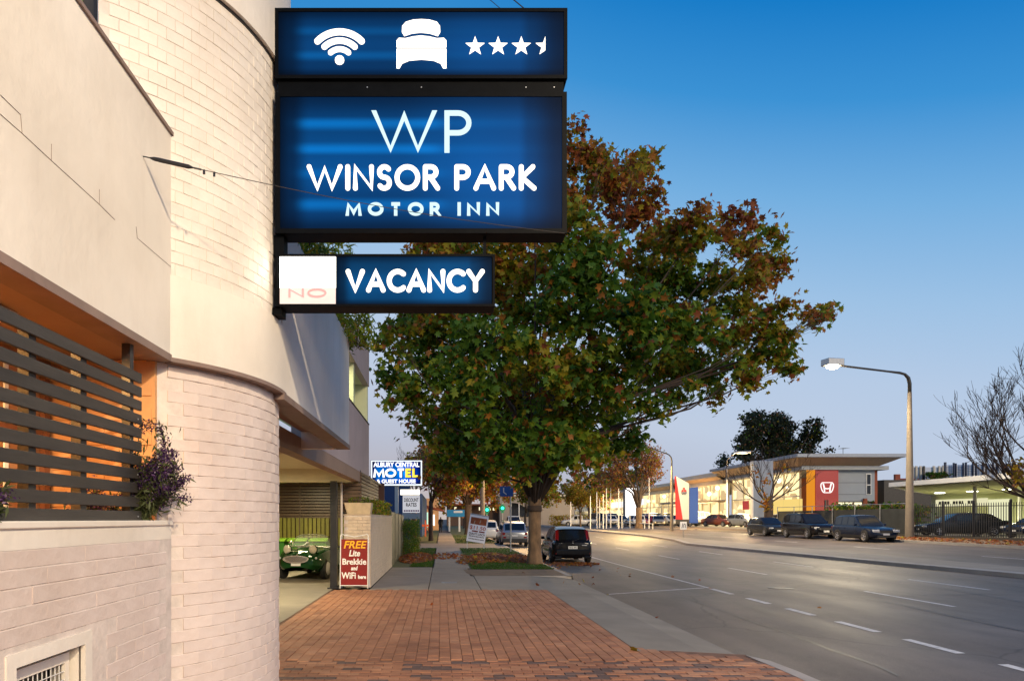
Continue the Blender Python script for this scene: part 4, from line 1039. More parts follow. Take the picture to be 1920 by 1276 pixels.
def ball_lobes(cx, cy, cz, rx, rz, n, r_, seed, ry=None):
    q = random.Random(seed); out = []
    for i in range(n):
        a = q.uniform(0, 2*math.pi); u_ = q.uniform(-1, 1); s = q.uniform(.35, .95); k = math.sqrt(1-u_*u_)
        out.append((cx+rx*s*k*math.cos(a), cy+(ry or rx)*s*k*math.sin(a), cz+rz*s*u_, r_*q.uniform(.7, 1.25)))
    return out
RUST = wsel([.6, 1.2, 2.2, 3.2, 3, .4, 1.4]); PURP = wsel([.2, .3, 1, 1.4, 1.6, .8, 5]); GUM = wsel([.6, .1, .1, 0, 0, 0, .5, 8]); YEL = wsel([.1, 1.2, 3, 1.5, .2, 5, .2])
zb = rise(70)
tree('street_tree', 'rust coloured street tree behind the big plane tree, trunk beside the tilted price board', (2.7, 70, zb), .34, 2.9, ball_lobes(2.2, 70, 7.6, 5.2, 4.2, 22, 1.7, 2), 15000, .30, RUST, 21, bark='bark', group='street trees along the footpath', tmpl=TRI5)
tree('street_tree', 'rust coloured street tree nearest the blue wall, hidden behind the plane tree crown', (-.8, 52, rise(52)), .16, 2.9, ball_lobes(.1, 52, 5.6, 2.3, 2.2, 12, 1.0, 4), 5200, .26, RUST, 22, bark='bark', group='street trees along the footpath', tmpl=TRI5)
tree('street_tree', 'dark rust street tree closing the far end of the footpath', (3.6, 104, rise(104)), .36, 3.0, ball_lobes(3.2, 104, 8.0, 6.4, 5, 20, 2.2, 6), 9000, .42, RUST, 23, bark='bark', group='street trees along the footpath', tmpl=TRI5)
tree('street_tree', 'sparse brown leaved tree with forked pale trunk in front of the white lit pylon', (25.6, 90, gz(25, 90)), .42, 2.6, ball_lobes(24.6, 90, 9.0, 5.0, 3.6, 20, 1.5, 8), 8500, .24, PURP, 24, bark='trunk', tmpl=TRI5, twigs=14)
tree('street_tree', 'small golden tree with slim forked trunk beside the white ute', (20.6, 103, gz(23, 103)), .14, 2.0, ball_lobes(20.4, 103, 5.3, 2.6, 1.5, 11, 1.0, 9), 4200, .26, YEL, 25, bark='trunk', tmpl=TRI5)
tree('street_tree', 'bushy olive tree at the far left of the crossing', (13.5, 112, gz(13, 112)), .2, 2.2, ball_lobes(15.5, 112, 7.2, 4.2, 2.6, 14, 1.5, 10), 5200, .34, wsel([3, 2, 3, 2, 1, 1, 1]), 26, tmpl=TRI5)
for i, (x, y, h, r0, s_) in enumerate(((32, 150, 8, 6.5, 31), (42, 165, 9, 7, 32), (24, 170, 9, 7, 34), (52, 190, 10, 7, 33))):
    tree('background_tree', ['dark brown tree mass behind the row of flagpoles', 'dark tree right of the flagpoles beyond the far car yard', 'dark tree closing the street end', 'distant dark tree behind the long showroom'][i], (x, y, 1), .4, 3, ball_lobes(x, y, h, r0, 6, 16, 2.6, s_), 5000, .6, wsel([3, 1, 1.5, 1, 1, 0, 4]), s_+9, group='trees at the end of the street', tmpl=TRI5, twigs=3)
tree('gum_tree', 'dark evergreen gum tree rising behind the car showroom', (57, 118, 1), .6, 6, [(57+(px-1450)*118/F, 118+random.Random(px).uniform(-3, 3), 1.75+(972-py)*118/F, r_*118/F) for px, py, r_ in
   ((1400, 800, 26), (1430, 790, 22), (1385, 830, 20), (1450, 800, 26), (1480, 800, 22), (1510, 815, 20), (1515, 845, 16), (1490, 840, 24), (1450, 840, 28), (1415, 840, 28), (1375, 855, 12), (1440, 865, 24), (1480, 865, 20), (1505, 805, 16), (1460, 785, 12), (1360, 862, 12), (1350, 868, 8), (1522, 830, 12), (1500, 860, 16), (1420, 815, 20), (1395, 850, 18), (1470, 820, 26), (1530, 845, 7))],
   19000, .42, GUM, 41, tmpl=TRI5, clump=.55, twigs=5)
# bare trees
def bare(name, label, loc, r0, segs, seed, depth=5, spread=.5, cat='bare tree', n0=3, yshrink=1):
    rr_ = random.Random(seed); t = thing(name, label, cat, loc); tb = MB(); lb = MB()
    p = Vector(loc); pts = [p+Vector((0, 0, -.1))]; rad = [r0*1.3]
    for d in segs: p = p+Vector(d); pts.append(p.copy()); rad.append(rad[-1]*.88)
    tb.tube(pts, rad, 10)
    tb.build('trunk', M['bark'], t, smooth=True)
    def grow(p, d, L_, r_, k):
        n = 3; q = [p]; dd = d.copy()
        for i in range(n):
            dd = (dd+Vector((rr_.uniform(-.16, .16), rr_.uniform(-.16, .16), rr_.uniform(-.04, .20)))).normalized(); q.append(q[-1]+dd*L_/n)
        lb.tube(q, [r_, r_*.85, r_*.7, r_*.55], 5 if k > 2 else 3, False)
        if k <= 0: return
        for j in range(rr_.choice([2, 3, 3])):
            s_ = q[rr_.choice([1, 2, 3, 3])]
            nd = (dd+Vector((rr_.uniform(-1, 1), rr_.uniform(-1, 1)*yshrink, rr_.uniform(-.5, .8)))*spread).normalized()
            grow(s_, nd, L_*rr_.uniform(.62, .82), max(r_*.55, .011), k-1)
    return t, lb, grow, p
bx, bz = XZ(1440, 985, 60); 
t6, lb, grow, p = bare('bare_tree', 'bare dark street tree with a few orange leaves in front of the grey pylon', (28.3, 60, gz(28.3, 60)), .32, [(0, 0, 1.6), (.05, 0, 1.2)], 51)
for d in ((-.8, .2, .85), (.75, -.2, .7), (-.3, .2, 1.2), (.35, .3, 1.1), (-.9, .3, .5), (.1, -.2, 1.3), (1.0, 0, .5)): grow(p-Vector((0, 0, random.Random(str(d)).uniform(0, .8))), Vector(d).normalized(), 1.9, .085, 4)
lb.build('limbs', M['bark'], t6)
rg = np.random.RandomState(8); Pc = []
for (px, py, n) in ((1438, 903, 30), (1436, 930, 26), (1437, 950, 26), (1470, 880, 14), (1415, 885, 14)):
    x, z = XZ(px, py, 59.6); Pc.append(np.array([x, 59.6, z])+rg.normal(size=(n, 3))*np.array([.18, .25, .28]))
Pc = np.concatenate(Pc); leaves('foliage', Pc, .30, rg.choice([5, 3], len(Pc)), LM, t6, 9, TRI5)
t7, lb, grow, p = bare('bare_tree', 'leafless tree leaning in over the black palisade fence at the right edge', (30.9, 35.5, gz(30, 35)), .25, [(-.1, 0, 1.2), (-.15, 0, 1.1)], 57, yshrink=.6, spread=.62)
for d, L_ in (((-.62, 0, .8), 2.4), ((-.95, .1, .62), 2.3), ((-.25, 0, 1), 2.7), ((-.75, -.2, .72), 2.5), ((.3, 0, 1), 2.6), ((-.45, .2, .95), 2.6), ((.7, 0, .7), 2.4), ((-.1, -.3, 1.1), 2.8), ((-1, .1, .3), 2.0), ((-1, -.1, .45), 2.6), ((-.85, .2, .2), 1.8)): grow(p-Vector((0, 0, .3)), Vector(d).normalized(), L_, .085, 5)
lb.build('limbs', M['bark'], t7)
Pc = []
for (px, py, n) in ((1905, 885, 90), (1912, 870, 60), (1912, 900, 50)):
    x, z = XZ(px, py, 35.3); Pc.append(np.array([x, 35.3, z])+rg.normal(size=(n, 3))*np.array([.18, .25, .2]))
Pc = np.concatenate(Pc); leaves('foliage', Pc, .20, rg.choice([5, 2, 6], len(Pc)), LM, t7, 9, TRI5)
t8, lb, grow, p = bare('bare_tree', 'thin bare tree showing above the blue motel sign', (-1.9, 47, rise(47)), .12, [(0, 0, 1.8), (.1, 0, 1.6)], 61)
for d in ((-.5, 0, .9), (.5, 0, .9), (0, .1, 1), (.9, 0, .6), (-.9, 0, .5)): grow(p, Vector(d).normalized(), 1.2, .05, 4)
lb.build('limbs', M['bark'], t8)

# --- plants near the building
def bush(name, label, loc, dims, n, size, ws, seed, cat='shrub', tmpl=SIMPLE, group=None, stems=14, drop=.35):
    rg = np.random.RandomState(seed); t = thing(name, label, cat, loc, group=group)
    P = rg.uniform(-1, 1, (n, 3)); P = np.sign(P)*np.abs(P)**.75; P += rg.normal(size=(n, 3))*.09+.10*np.sin(P[:, [1, 2, 0]]*5+seed)
    P = P*np.array(dims)/2+np.array([loc[0], loc[1], loc[2]+dims[2]/2])
    leaves('foliage', P, size, rg.choice(7, n, p=np.array(ws)/sum(ws)), LM, t, seed, tmpl, drop)
    mb = MB(); q = random.Random(seed)
    for k in range(stems):
        x = loc[0]+q.uniform(-.4, .4)*dims[0]; y = loc[1]+q.uniform(-.4, .4)*dims[1]
        mb.tube([(x, y, loc[2]), (x+q.uniform(-.1, .1), y+q.uniform(-.1, .1), loc[2]+dims[2]*.85)], [.012, .004], 4)
    mb.build('stems', M['bark'], t)
    return t
bush('hedge', 'dense dark clipped hedge beside the footpath beyond the steel fence', (-1.62, 34.6, rise(34)), (.95, 5.0, 1.62), 9000, .075, [8, 2, .3, 0, .2, 0, .3], 71, 'hedge')
bush('trough_plant', 'low green tufted plant growing from the sand coloured trough', (-2.14, 17.92, 2.14), (.5, .3, .16), 260, .10, [3, 4, 1, 0, 0, 0, 0], 72, 'plant', LONG)
bush('wall_shrub', 'grey green shrub spilling along the top of the low brick wall', (-2.0, 21.8, 1.86), (.35, 5.5, .42), 2600, .075, [3, 2, 2, 0, 0, .3, 1], 73, 'shrub', SIMPLE)
bush('roof_plant', 'green trailing plant on the balcony roof edge behind the vacancy sign', (-1.62, 8.7, 4.38), (.66, 4.0, 1.3), 4200, .13, [2, 5, 1.5, 0, 0, .4, 0], 74, 'plant', LONG, stems=20)
bush('trailing_plant', 'green plant trailing over the end of the projecting balcony under the vacancy sign', (-1.38, 10.55, 4.38), (.62, .5, .45), 900, .12, [3, 5, 1, 0, 0, 0, 0], 75, 'plant', LONG)
bush('far_hedge', 'low dark hedge behind the parked station wagon', (34, 54, gz(34, 54)), (6.5, 2, 2.1), 3500, .28, [6, 2, 1, 0, 0, 0, 2], 76, 'hedge', stems=6)
bush('median_shrub', 'low golden shrub on the far verge beside the crossing', (21.8, 118, gz(24, 118)), (6, 1.5, 1.7), 1500, .3, [0, 1, 3, 1, 0, 4, 1], 77, 'shrub', stems=6)
# purple sage on the planter wall
pu = [leafmat('purple_floret', (.10, .04, .15)), leafmat('dark_purple_floret', (.055, .02, .085)), leafmat('sage_leaf', (.10, .12, .045)), leafmat('pale_floret', (.28, .20, .28))]
def sage(label, loc, spikes, seed, name='sage_plant'):
    t = thing(name, label, 'plant', loc); q = random.Random(seed); rg = np.random.RandomState(seed); mb = MB(); P = []; mi = []; LP = []
    for s_ in spikes:
        pts = [Vector(p)+Vector(loc) for p in s_]
        # smooth the spine
        sp = []
        for i in range(len(pts)-1):
            for k in range(6): sp.append(pts[i].lerp(pts[i+1], k/6))
        sp.append(pts[-1]); mb.tube(sp, [.0035*(1-.6*i/len(sp)) for i in range(len(sp))], 5)
        n = len(sp)
        for i in range(int(n*.38), n):
            for k in range(16):
                P.append(np.array(sp[i])+rg.normal(size=3)*.016); mi.append(rg.choice([0, 1, 3], p=[.36, .50, .14]))
        for i in range(0, int(n*.8)):
            for k in range(5): LP.append(np.array(sp[i])+rg.normal(size=3)*.03)
    mb.build('stems', M['bark'], t)
    leaves('flower_spikes', np.array(P), .017, mi, pu, t, seed, SIMPLE)
    leaves('foliage', np.array(LP), .06, np.full(len(LP), 2), pu, t, seed+1, LONG)
    return t
q = random.Random(12); sp = []
for k in range(48):
    dx = q.uniform(-.03, .20); dy = q.uniform(-.14, .22); h = q.uniform(.08, .42)
    sp.append([(q.uniform(-.03, .03), q.uniform(-.05, .1), 0), (dx*.5, dy*.5, h*.55), (dx, dy+q.uniform(0, .04), h), (dx*1.2+.015, dy*1.15+.02, h*q.uniform(.9, 1.08))])
sp.append([(0, 0, 0), (-.02, .0, .35), (.03, .02, .60), (.14, .03, .58), (.17, .05, .46), (.17, .06, .36)])
sp.append([(0, .05, 0), (.04, .06, .25), (.14, .12, .32), (.19, .16, .42)])
sage('purple flowering sage arching from the planter at the end of the slat screen', (-1.99, 4.52, 1.77), sp, 81)
sp = [[(0, 0, 0), (q.uniform(-.08, .08), q.uniform(-.1, .08), q.uniform(.04, .09)), (q.uniform(-.1, .1), q.uniform(-.12, .1), q.uniform(.05, .12))] for k in range(14)]
sage('small purple flowers on the planter wall at the left edge', (-1.97, 3.0, 1.77), sp, 82)
sp = [[(0, 0, 0), (q.uniform(-.08, .08), q.uniform(-.25, .05), q.uniform(.06, .16)), (q.uniform(-.1, .1), q.uniform(-.45, .05), q.uniform(.1, .3))] for k in range(10)]
sage('leggy sage stems seen between the slats of the screen', (-2.06, 4.25, 1.68), sp, 83)

# grass blades on the nearer lawn
def grass(name, x0, x1, y0, y1, n, seed, hole=None):
    rg = np.random.RandomState(seed); P = np.stack([rg.uniform(x0, x1, n), y0+(y1-y0)*rg.rand(n)**1.5, np.zeros(n)], 1)
    P[:, 2] = np.array([rise(y) for y in P[:, 1]])+.02
    o = leaves(name, P, .07, rg.choice([0, 1, 2], n, p=[.45, .4, .15]), [leafmat('blade_dark', (.03, .09, .008)), leafmat('blade', (.05, .14, .012)), leafmat('blade_dry', (.13, .12, .04))], None, seed, LONG, 0, .5)
    o['kind'] = 'stuff'; return o
grass('grass', 1.05, 3.9, 24.0, 40, 16000, 91); grass('grass', -1.15, -.33, 25.2, 40, 6000, 92); grass('grass', 1.05, 3.85, 47, 66, 6000, 93)
# leaf litter
def litter(name, pts, seed, s_=.14, zs=.12):
    rg = np.random.RandomState(seed); P = []
    for (x, y, rx, ry, n) in pts:
        a = rg.uniform(0, 2*np.pi, n); r_ = np.sqrt(rg.rand(n)); h = (1-r_**2)*zs*rg.rand(n)
        px, py = x+rx*r_*np.cos(a), y+ry*r_*np.sin(a)
        P.append(np.stack([px, py, np.array([gz(u, v) for u, v in zip(px, py)])+.015+h], 1))
    P = np.concatenate(P)
    o = leaves(name, P, s_, rg.choice(len(LM), len(P), p=np.array([0, 0, .3, 2, 2.6, .3, 5, 0])/10.2), LM, None, seed, PLANE, .8); o['kind'] = 'stuff'; return o
litter('fallen_leaves', [(2.15, 30.5, 1.0, 3.0, 2300), (3.3, 29.5, .6, 2.6, 700), (-1.1, 30.5, .75, 3.4, 1500), (.3, 31.5, 1.0, 1.6, 160), (1.2, 28, .6, 1.8, 120)], 95, zs=.20)
litter('fallen_leaves', [(5.4, 28.2, 1.0, .9, 330), (4.6, 29, .5, 2, 110), (5.2, 24.5, 1.4, 3, 16), (3, 20, 1.5, 3, 6), (1.5, 12, 3, 4, 4), (6.5, 17, 3, 6, 6)], 96, zs=.05, s_=.12)
litter('fallen_leaves', [(28.7, 36, 1, 9, 700), (28.6, 55, .9, 10, 400)], 97, zs=.06, s_=.16)
# ================================================================ CARS
def lerp(a, b, t): return a+(b-a)*t
def car(name, label, loc, rz, pm, L_=4.0, W_=1.7, H_=1.5, shape='hatch', group=None, cat='car', back_lamps='side', plate=True, detail=True, rimm='rim'):
    root = thing(name, label, cat, loc, rz, group)
    h = H_
    if shape == 'hatch':
        body = [(0, .78, .34, .56*h), (.012, .90, .28, .60*h), (.05, .97, .21, .62*h), (.22, 1, .18, .625*h), (.6, 1, .18, .61*h), (.74, .99, .18, .60*h), (.84, .97, .19, .55*h), (.94, .91, .22, .49*h), (.985, .80, .28, .42*h), (1, .66, .36, .36*h)]
        gh = [(.012, .60*h), (.075, .93*h), (.20, .985*h), (.42, h), (.56, .965*h), (.78, .595*h)]
        win = [(.10, .36), (.38, .60), (.62, .70)]
    elif shape == 'suv':
        body = [(0, .80, .40, .56*h), (.012, .92, .32, .60*h), (.05, .98, .26, .615*h), (.22, 1, .24, .62*h), (.6, 1, .24, .60*h), (.72, .99, .24, .59*h), (.82, .98, .24, .575*h), (.93, .93, .26, .54*h), (.985, .82, .32, .46*h), (1, .70, .40, .38*h)]
        gh = [(.012, .60*h), (.07, .93*h), (.16, .985*h), (.42, h), (.56, .97*h), (.73, .585*h)]
        win = [(.09, .24), (.265, .42), (.44, .60)]
    elif shape == 'wagon':
        body = [(0, .80, .38, .56*h), (.012, .92, .30, .59*h), (.05, .98, .23, .60*h), (.22, 1, .21, .60*h), (.6, 1, .21, .585*h), (.70, .99, .21, .57*h), (.82, .98, .22, .54*h), (.93, .92, .24, .50*h), (.985, .82, .30, .43*h), (1, .68, .38, .36*h)]
        gh = [(.012, .58*h), (.075, .93*h), (.16, .985*h), (.40, h), (.53, .97*h), (.70, .57*h)]
        win = [(.09, .24), (.265, .39), (.41, .555)]
    elif shape == 'ute':
        body = [(0, .86, .42, .57*h), (.012, .94, .34, .59*h), (.05, .98, .3, .59*h), (.22, 1, .28, .59*h), (.6, 1, .26, .59*h), (.72, .99, .26, .58*h), (.82, .98, .26, .56*h), (.93, .93, .28, .53*h), (.985, .82, .34, .45*h), (1, .70, .42, .38*h)]
        gh = [(.37, .585*h), (.40, .93*h), (.44, .985*h), (.56, h), (.63, .965*h), (.76, .57*h)]
        win = [(.42, .52), (.54, .64)]
    else:  # sedan
        body = [(0, .78, .36, .52*h), (.012, .90, .28, .60*h), (.05, .96, .22, .64*h), (.20, .99, .19, .655*h), (.6, 1, .18, .62*h), (.72, .99, .18, .61*h), (.84, .96, .19, .56*h), (.94, .90, .22, .49*h), (.985, .80, .28, .42*h), (1, .66, .36, .36*h)]
        gh = [(.13, .645*h), (.28, .95*h), (.36, .99*h), (.48, h), (.58, .96*h), (.76, .60*h)]
        win = [(.24, .40), (.42, .60)]
    Y = lambda t: (t-.5)*L_
    hw0 = W_/2
    def bi(t):
        ts = [b[0] for b in body]; return [float(np.interp(t, ts, [b[k] for b in body])) for k in (1, 2, 3)]
    ts = sorted(set([b[0] for b in body]+[.10, .16, .28, .36, .45, .52, .67, .79, .89, .965]))
    mb = MB(); rows = []
    for t in ts:
        w, z0, zs = bi(t); w *= hw0
        sec = [(w*.80, z0), (w*.955, z0+.07), (w, z0+.30*(zs-z0)), (w*1.0, z0+.55*(zs-z0)), (w*.985, zs-.13), (w*.955, zs-.04), (w*.89, zs), (w*.45, zs+.018), (0, zs+.024)]
        full = sec+[(-x, z) for x, z in sec[-2::-1]]
        rows.append([(x, Y(t), z) for x, z in full])
    n = len(rows[0]); vs = [p for r in rows for p in r]
    fs = [(i*n+k, (i+1)*n+k, (i+1)*n+k+1, i*n+k+1) for i in range(len(rows)-1) for k in range(n-1)]
    fs += [(i*n+n-1, (i+1)*n+n-1, (i+1)*n, i*n) for i in range(len(rows)-1)]
    fs += [tuple(range(n)), tuple((len(rows)-1)*n+k for k in range(n))[::-1]]
    mb.add(vs, fs)
    mb.build('body', pm, root, W=False, smooth='auto')
    # greenhouse shell
    gt = [g[0] for g in gh]; gzv = [g[1] for g in gh]; topw = .74
    def gsec(t):
        w, z0, zs = bi(t); zr = float(np.interp(t, gt, gzv)); b = w*hw0*.895; k = (zr-zs)/(max(gzv)-zs)
        tw = lerp(b, hw0*topw, max(0, min(1, k))); return b, zs-.005, tw, max(zr, zs)
    rows = []
    gts = sorted(set(gt+[.3, .5] if shape != 'ute' else gt+[.5]))
    gts = [t for t in gts if gt[0] <= t <= gt[-1]]
    for t in gts:
        b, zs, tw, zr = gsec(t); sec = [(b, zs), (tw+.015, max(zs, zr-.07)), (tw-.05, max(zs, zr-.012)), (tw*.5, zr+.006), (0, zr+.01)]
        full = sec+[(-x, z) for x, z in sec[-2::-1]]; rows.append([(x, Y(t), z) for x, z in full])
    mb = MB(); n = len(rows[0]); vs = [p for r in rows for p in r]
    mb.add(vs, [(i*n+k, (i+1)*n+k, (i+1)*n+k+1, i*n+k+1) for i in range(len(rows)-1) for k in range(n-1)])
    mb.build('roof_shell', pm, root, W=False, smooth='auto')
    # side windows
    for (ta, tb) in win:
        for sd_ in (-1, 1):
            mb = MB(); tt = sorted(set([ta, tb]+[t for t in gt if ta < t < tb])); vs = []
            for t in tt:
                b, zs, tw, zr = gsec(t)
                A = Vector((b, zs)); B = Vector((tw+.015, max(zs, zr-.07))); 
                for s_ in (.10, .90): 
                    q = A.lerp(B, s_); vs.append((sd_*(q.x+.008), Y(t), q.y+.004))
            m_ = len(tt); mb.add(vs, [(2*i, 2*i+2, 2*i+3, 2*i+1)[::sd_] for i in range(m_-1)])
            mb.build('side_window', M['glass'], root, W=False)
    def screen(t0, t1, s0, s1, nm):
        b0, zs0, tw0, zr0 = gsec(t0); b1, zs1, tw1, zr1 = gsec(t1)   # t0 = foot, t1 = top
        mb = MB(); vs = []
        d = 1 if t0 > t1 else -1
        dy, dz = Y(t1)-Y(t0), zr1-zr0; nl = math.hypot(dy, dz); ny, nz = (abs(dz)/nl*d, abs(dy)/nl)
        for s_ in (s0, s1):
            w = lerp(tw0-.10, tw1-.07, s_); y = lerp(Y(t0), Y(t1), s_); z = lerp(zr0+.008, zr1+.008, s_)
            for k in (-1, -.5, 0, .5, 1): vs.append((w*k, y+ny*.012, z+nz*.010-abs(k)**3*.012))
        mb.add(vs, [(i, i+1, i+6, i+5)[::d] for i in range(4)]); mb.build(nm, M['glass'], root, W=False)
    screen(gt[-1], gt[-2], .06, .93, 'windscreen')
    screen(gt[0], gt[1], .14, .88, 'rear_window')
    # wheels
    RW = .315 if shape in ('hatch', 'sedan') else .345
    for t in (.185, .815):
        w, z0, zs = bi(t); xw = w*hw0
        for sd_ in (-1, 1):
            mb = MB(); mb.lathe([(RW*1.16, -.10), (RW*1.16, .004)], (sd_*xw, Y(t), RW), 'x', 24, True)
            if sd_ < 0:
                mb = MB(); mb.lathe([(RW*1.16, -.004), (RW*1.16, .10)], (sd_*xw, Y(t), RW), 'x', 24, True)
            mb.v = [(x, y, max(z, .19)) for x, y, z in mb.v]
            mb.build('wheel_arch', M['trimblk'], root, W=False)
            mb = MB(); mb.lathe([(RW*.62, -.10), (RW*.9, -.10), (RW, -.07), (RW, .07), (RW*.9, .10), (RW*.62, .10), (RW*.60, .06)], (sd_*(xw-.085), Y(t), RW), 'x', 22)
            wo = mb.build('wheel', M['tyre'], root, W=False, smooth='auto')
            mb = MB(); xr = sd_*(xw+.009)
            for k in range(5):
                a = k*2*math.pi/5; c, s_ = math.cos(a), math.sin(a); c2, s2 = -s_, c
                pts = [(xr, Y(t)+c*RW*.1+c2*RW*.10, RW+s_*RW*.1+s2*RW*.10), (xr, Y(t)+c*RW*.62+c2*RW*.07, RW+s_*RW*.62+s2*RW*.07), (xr, Y(t)+c*RW*.62-c2*RW*.07, RW+s_*RW*.62-s2*RW*.07), (xr, Y(t)+c*RW*.1-c2*RW*.10, RW+s_*RW*.1-s2*RW*.10)]
                mb.add(pts, [(0, 1, 2, 3)])
            mb.lathe([(RW*.58, 0), (RW*.66, .008*sd_), (RW*.66, -.02*sd_)], (xr, Y(t), RW), 'x', 20)
            mb.lathe([(RW*.16, .0), (RW*.14, .012*sd_)], (xr, Y(t), RW), 'x', 10, True)
            mb.build('rim', M[rimm], wo, W=False)
    # door shut lines, handles and lower cladding
    if detail:
        for sd_ in (-1, 1):
            mb = MB()
            for t in ([win[0][1]+.012, win[1][1]+.012, win[-1][1]+.05] if len(win) > 2 else [win[0][1]+.01, win[1][1]+.03]):
                w, z0, zs = bi(t); w *= hw0
                zz = [z0+.09, z0+.30*(zs-z0), z0+.55*(zs-z0), zs-.13, zs-.04]; xx = [w*.96, w, w, w*.985, w*.955]
                vs = []
                for x, z in zip(xx, zz): vs += [(sd_*(x+.003), Y(t)-.006, z), (sd_*(x+.003), Y(t)+.006, z)]
                mb.add(vs, [(2*i, 2*i+1, 2*i+3, 2*i+2) for i in range(4)])
            mb.build('door_seam', M['trimblk'], root, W=False)
            for t in (win[0][1]-.03, win[1][1]-.03):
                w, z0, zs = bi(t); mb = MB(); mb.box(min(sd_*(w*hw0-.01), sd_*(w*hw0+.022)), max(sd_*(w*hw0-.01), sd_*(w*hw0+.022)), Y(t)-.08, Y(t)+.08, zs-.17, zs-.14); bevel(mb.build('door_handle', pm, root, W=False), .006)
            if shape in ('suv', 'wagon'):
                mb = MB(); vs = []
                tl = [.28, .36, .45, .52, .6, .67, .72]
                for t in tl:
                    w, z0, zs = bi(t); vs += [(sd_*(w*hw0*.965+.006), Y(t), z0+.06), (sd_*(w*hw0+.007), Y(t), z0+.30*(zs-z0))]
                mb.add(vs, [(2*i, 2*i+1, 2*i+3, 2*i+2) for i in range(len(tl)-1)]); mb.build('sill_cladding', M['trimblk'], root, W=False)
    w, z0, zs = bi(.5)
    # lamps, plates, bumpers
    def bx(nm, m_, x0, x1, y0, y1, z0_, z1_, mirror=True, bv=.008):
        for sd_ in ((-1, 1) if mirror else (1,)):
            mb = MB(); a, b = (x0, x1) if sd_ > 0 else (-x1, -x0); mb.box(a, b, y0, y1, z0_, z1_); o = mb.build(nm, m_, root, W=False)
            if bv: bevel(o, bv)
    ye, yf = -L_/2, L_/2
    bx('headlamp', M['headlens'], hw0*.50, hw0*.84, yf-.20, yf-.035, .38*h, .455*h)
    bx('grille', M['trimblk'], -hw0*.42, hw0*.42, yf-.06, yf+.006, .33*h, .43*h, False)
    bx('front_bumper', M['trimblk'], -hw0*.62, hw0*.62, yf-.10, yf+.004, .17*h, .24*h, False)
    if plate:
        bx('number_plate', M['plate'], -.19, .19, yf+.004, yf+.016, .255*h, .325*h, False, 0)
        bx('number_plate', M['plate'], -.19, .19, ye-.012, ye+.02, .40*h if shape != 'wagon' else .3*h, .475*h, False, 0)
    if back_lamps == 'side': bx('tail_lamp', M['redlamp'], hw0*.70, hw0*.90, ye-.012, ye+.10, .46*h, .56*h)
    if back_lamps == 'high':   # tall lamps on the rear pillars
        for sd_ in (-1, 1):
            mb = MB(); vs = []
            for t, z in ((.012, .50*h), (.03, .66*h), (.075, .90*h)):
                b, zs_, tw, zr = gsec(max(t, gt[0])); wz = lerp(b, tw, max(0, (z-.6*h)/(.33*h)))
                y = np.interp(z, [0, .6*h, .93*h], [ye+.0, ye+.045, Y(.075)])
                vs += [(sd_*(wz-.12), y-.014, z), (sd_*(wz+.012), y+.02, z), (sd_*(wz+.014), y+.10, z)]
            mb.add(vs, [(0, 1, 4, 3), (1, 2, 5, 4), (3, 4, 7, 6), (4, 5, 8, 7)]); mb.build('tail_lamp', M['redlamp'], root, W=False)
    for sd_ in (-1, 1):
        mb = MB(); t = .64 if shape != 'ute' else .68; b, zs_, tw, zr = gsec(t)
        mb.obox((sd_*(b+.13), Y(t), zs_+.09), (.17, .09, .13)); bevel(mb.build('mirror', pm if detail else M['trimblk'], root, W=False), .03)
    return root, bi, gsec, Y
M['headlens'] = mat('headlamp_lens', (.55, .56, .58), .15, var=0, spec=.8)
M['p_black'] = paint('black_paint', (.006, .006, .008), .0, .12); M['p_silver'] = paint('silver_paint', (.34, .36, .38), .6); M['p_white'] = paint('white_car_paint', (.72, .72, .70), .0)
M['p_navy'] = paint('navy_paint', (.007, .015, .038), .1, .2); M['p_dark'] = paint('charcoal_paint', (.03, .032, .035), .4, .22); M['p_red'] = paint('red_paint', (.28, .012, .012), .2)
M['p_rust'] = paint('copper_paint', (.20, .05, .025), .4); M['p_champ'] = paint('champagne_paint', (.50, .42, .30), .5); M['p_green'] = paint('british_green', (.006, .050, .012), .1, .12)
# black hatchback
bz = road_z(5.4, 28.6)
bc, bi, gs, Yc = car('black_hatchback', 'small black hatchback parked at the kerb beside the plane tree, seen from behind', (5.42, 30.55, bz), 0, M['p_black'], 3.87, 1.69, 1.53, 'hatch', back_lamps='high')
ye = -1.935
for sd_ in (-1, 1):
    mb = MB(); mb.box(sd_*.62-.09, sd_*.62+.09, ye-.02, ye+.02, .40, .44); mb.build('reflector', M['redlamp'], bc, W=False)
    mb = MB(); mb.box(sd_*.60-.14, sd_*.60+.14, ye-.004, ye+.12, .20, .34); bevel(mb.build('bumper_corner', M['p_black'], bc, W=False), .03)
mb = MB(); mb.box(-.70, .70, ye-.03, ye+.10, .36, .60); bevel(mb.build('rear_bumper', M['p_black'], bc, W=False), .035, 3)
mb = MB(); mb.box(-.35, .35, ye-.035, ye+.02, .88, .905); bevel(mb.build('tailgate_handle', M['p_black'], bc, W=False), .008)
mb = MB(); mb.tube([(0, ye-.012, .93), (.25, ye+.0, 1.02)], .009, 5); mb.box(-.03, .03, ye-.02, ye, .91, .95); mb.build('wiper', M['trimblk'], bc, W=False)
mb = MB(); mb.prism([(0, .835), (.018, .855), (0, .875), (-.018, .855)], 'y', ye-.014, ye-.006); mb.box(.38, .58, ye-.012, ye-.002, .752, .768); mb.build('badge', M['chrome'], bc, W=False)
text('RLQ 476', .075, M['trimblk'], bc, (0, 0, 0), bold=.002, fitw=.30).location = (0, ye-.0145, .668)
mb = MB(); mb.tube([(.42, ye-.04, .24), (.42, ye+.2, .25)], .025, 8); mb.build('exhaust_pipe', M['steel'], bc, W=False)
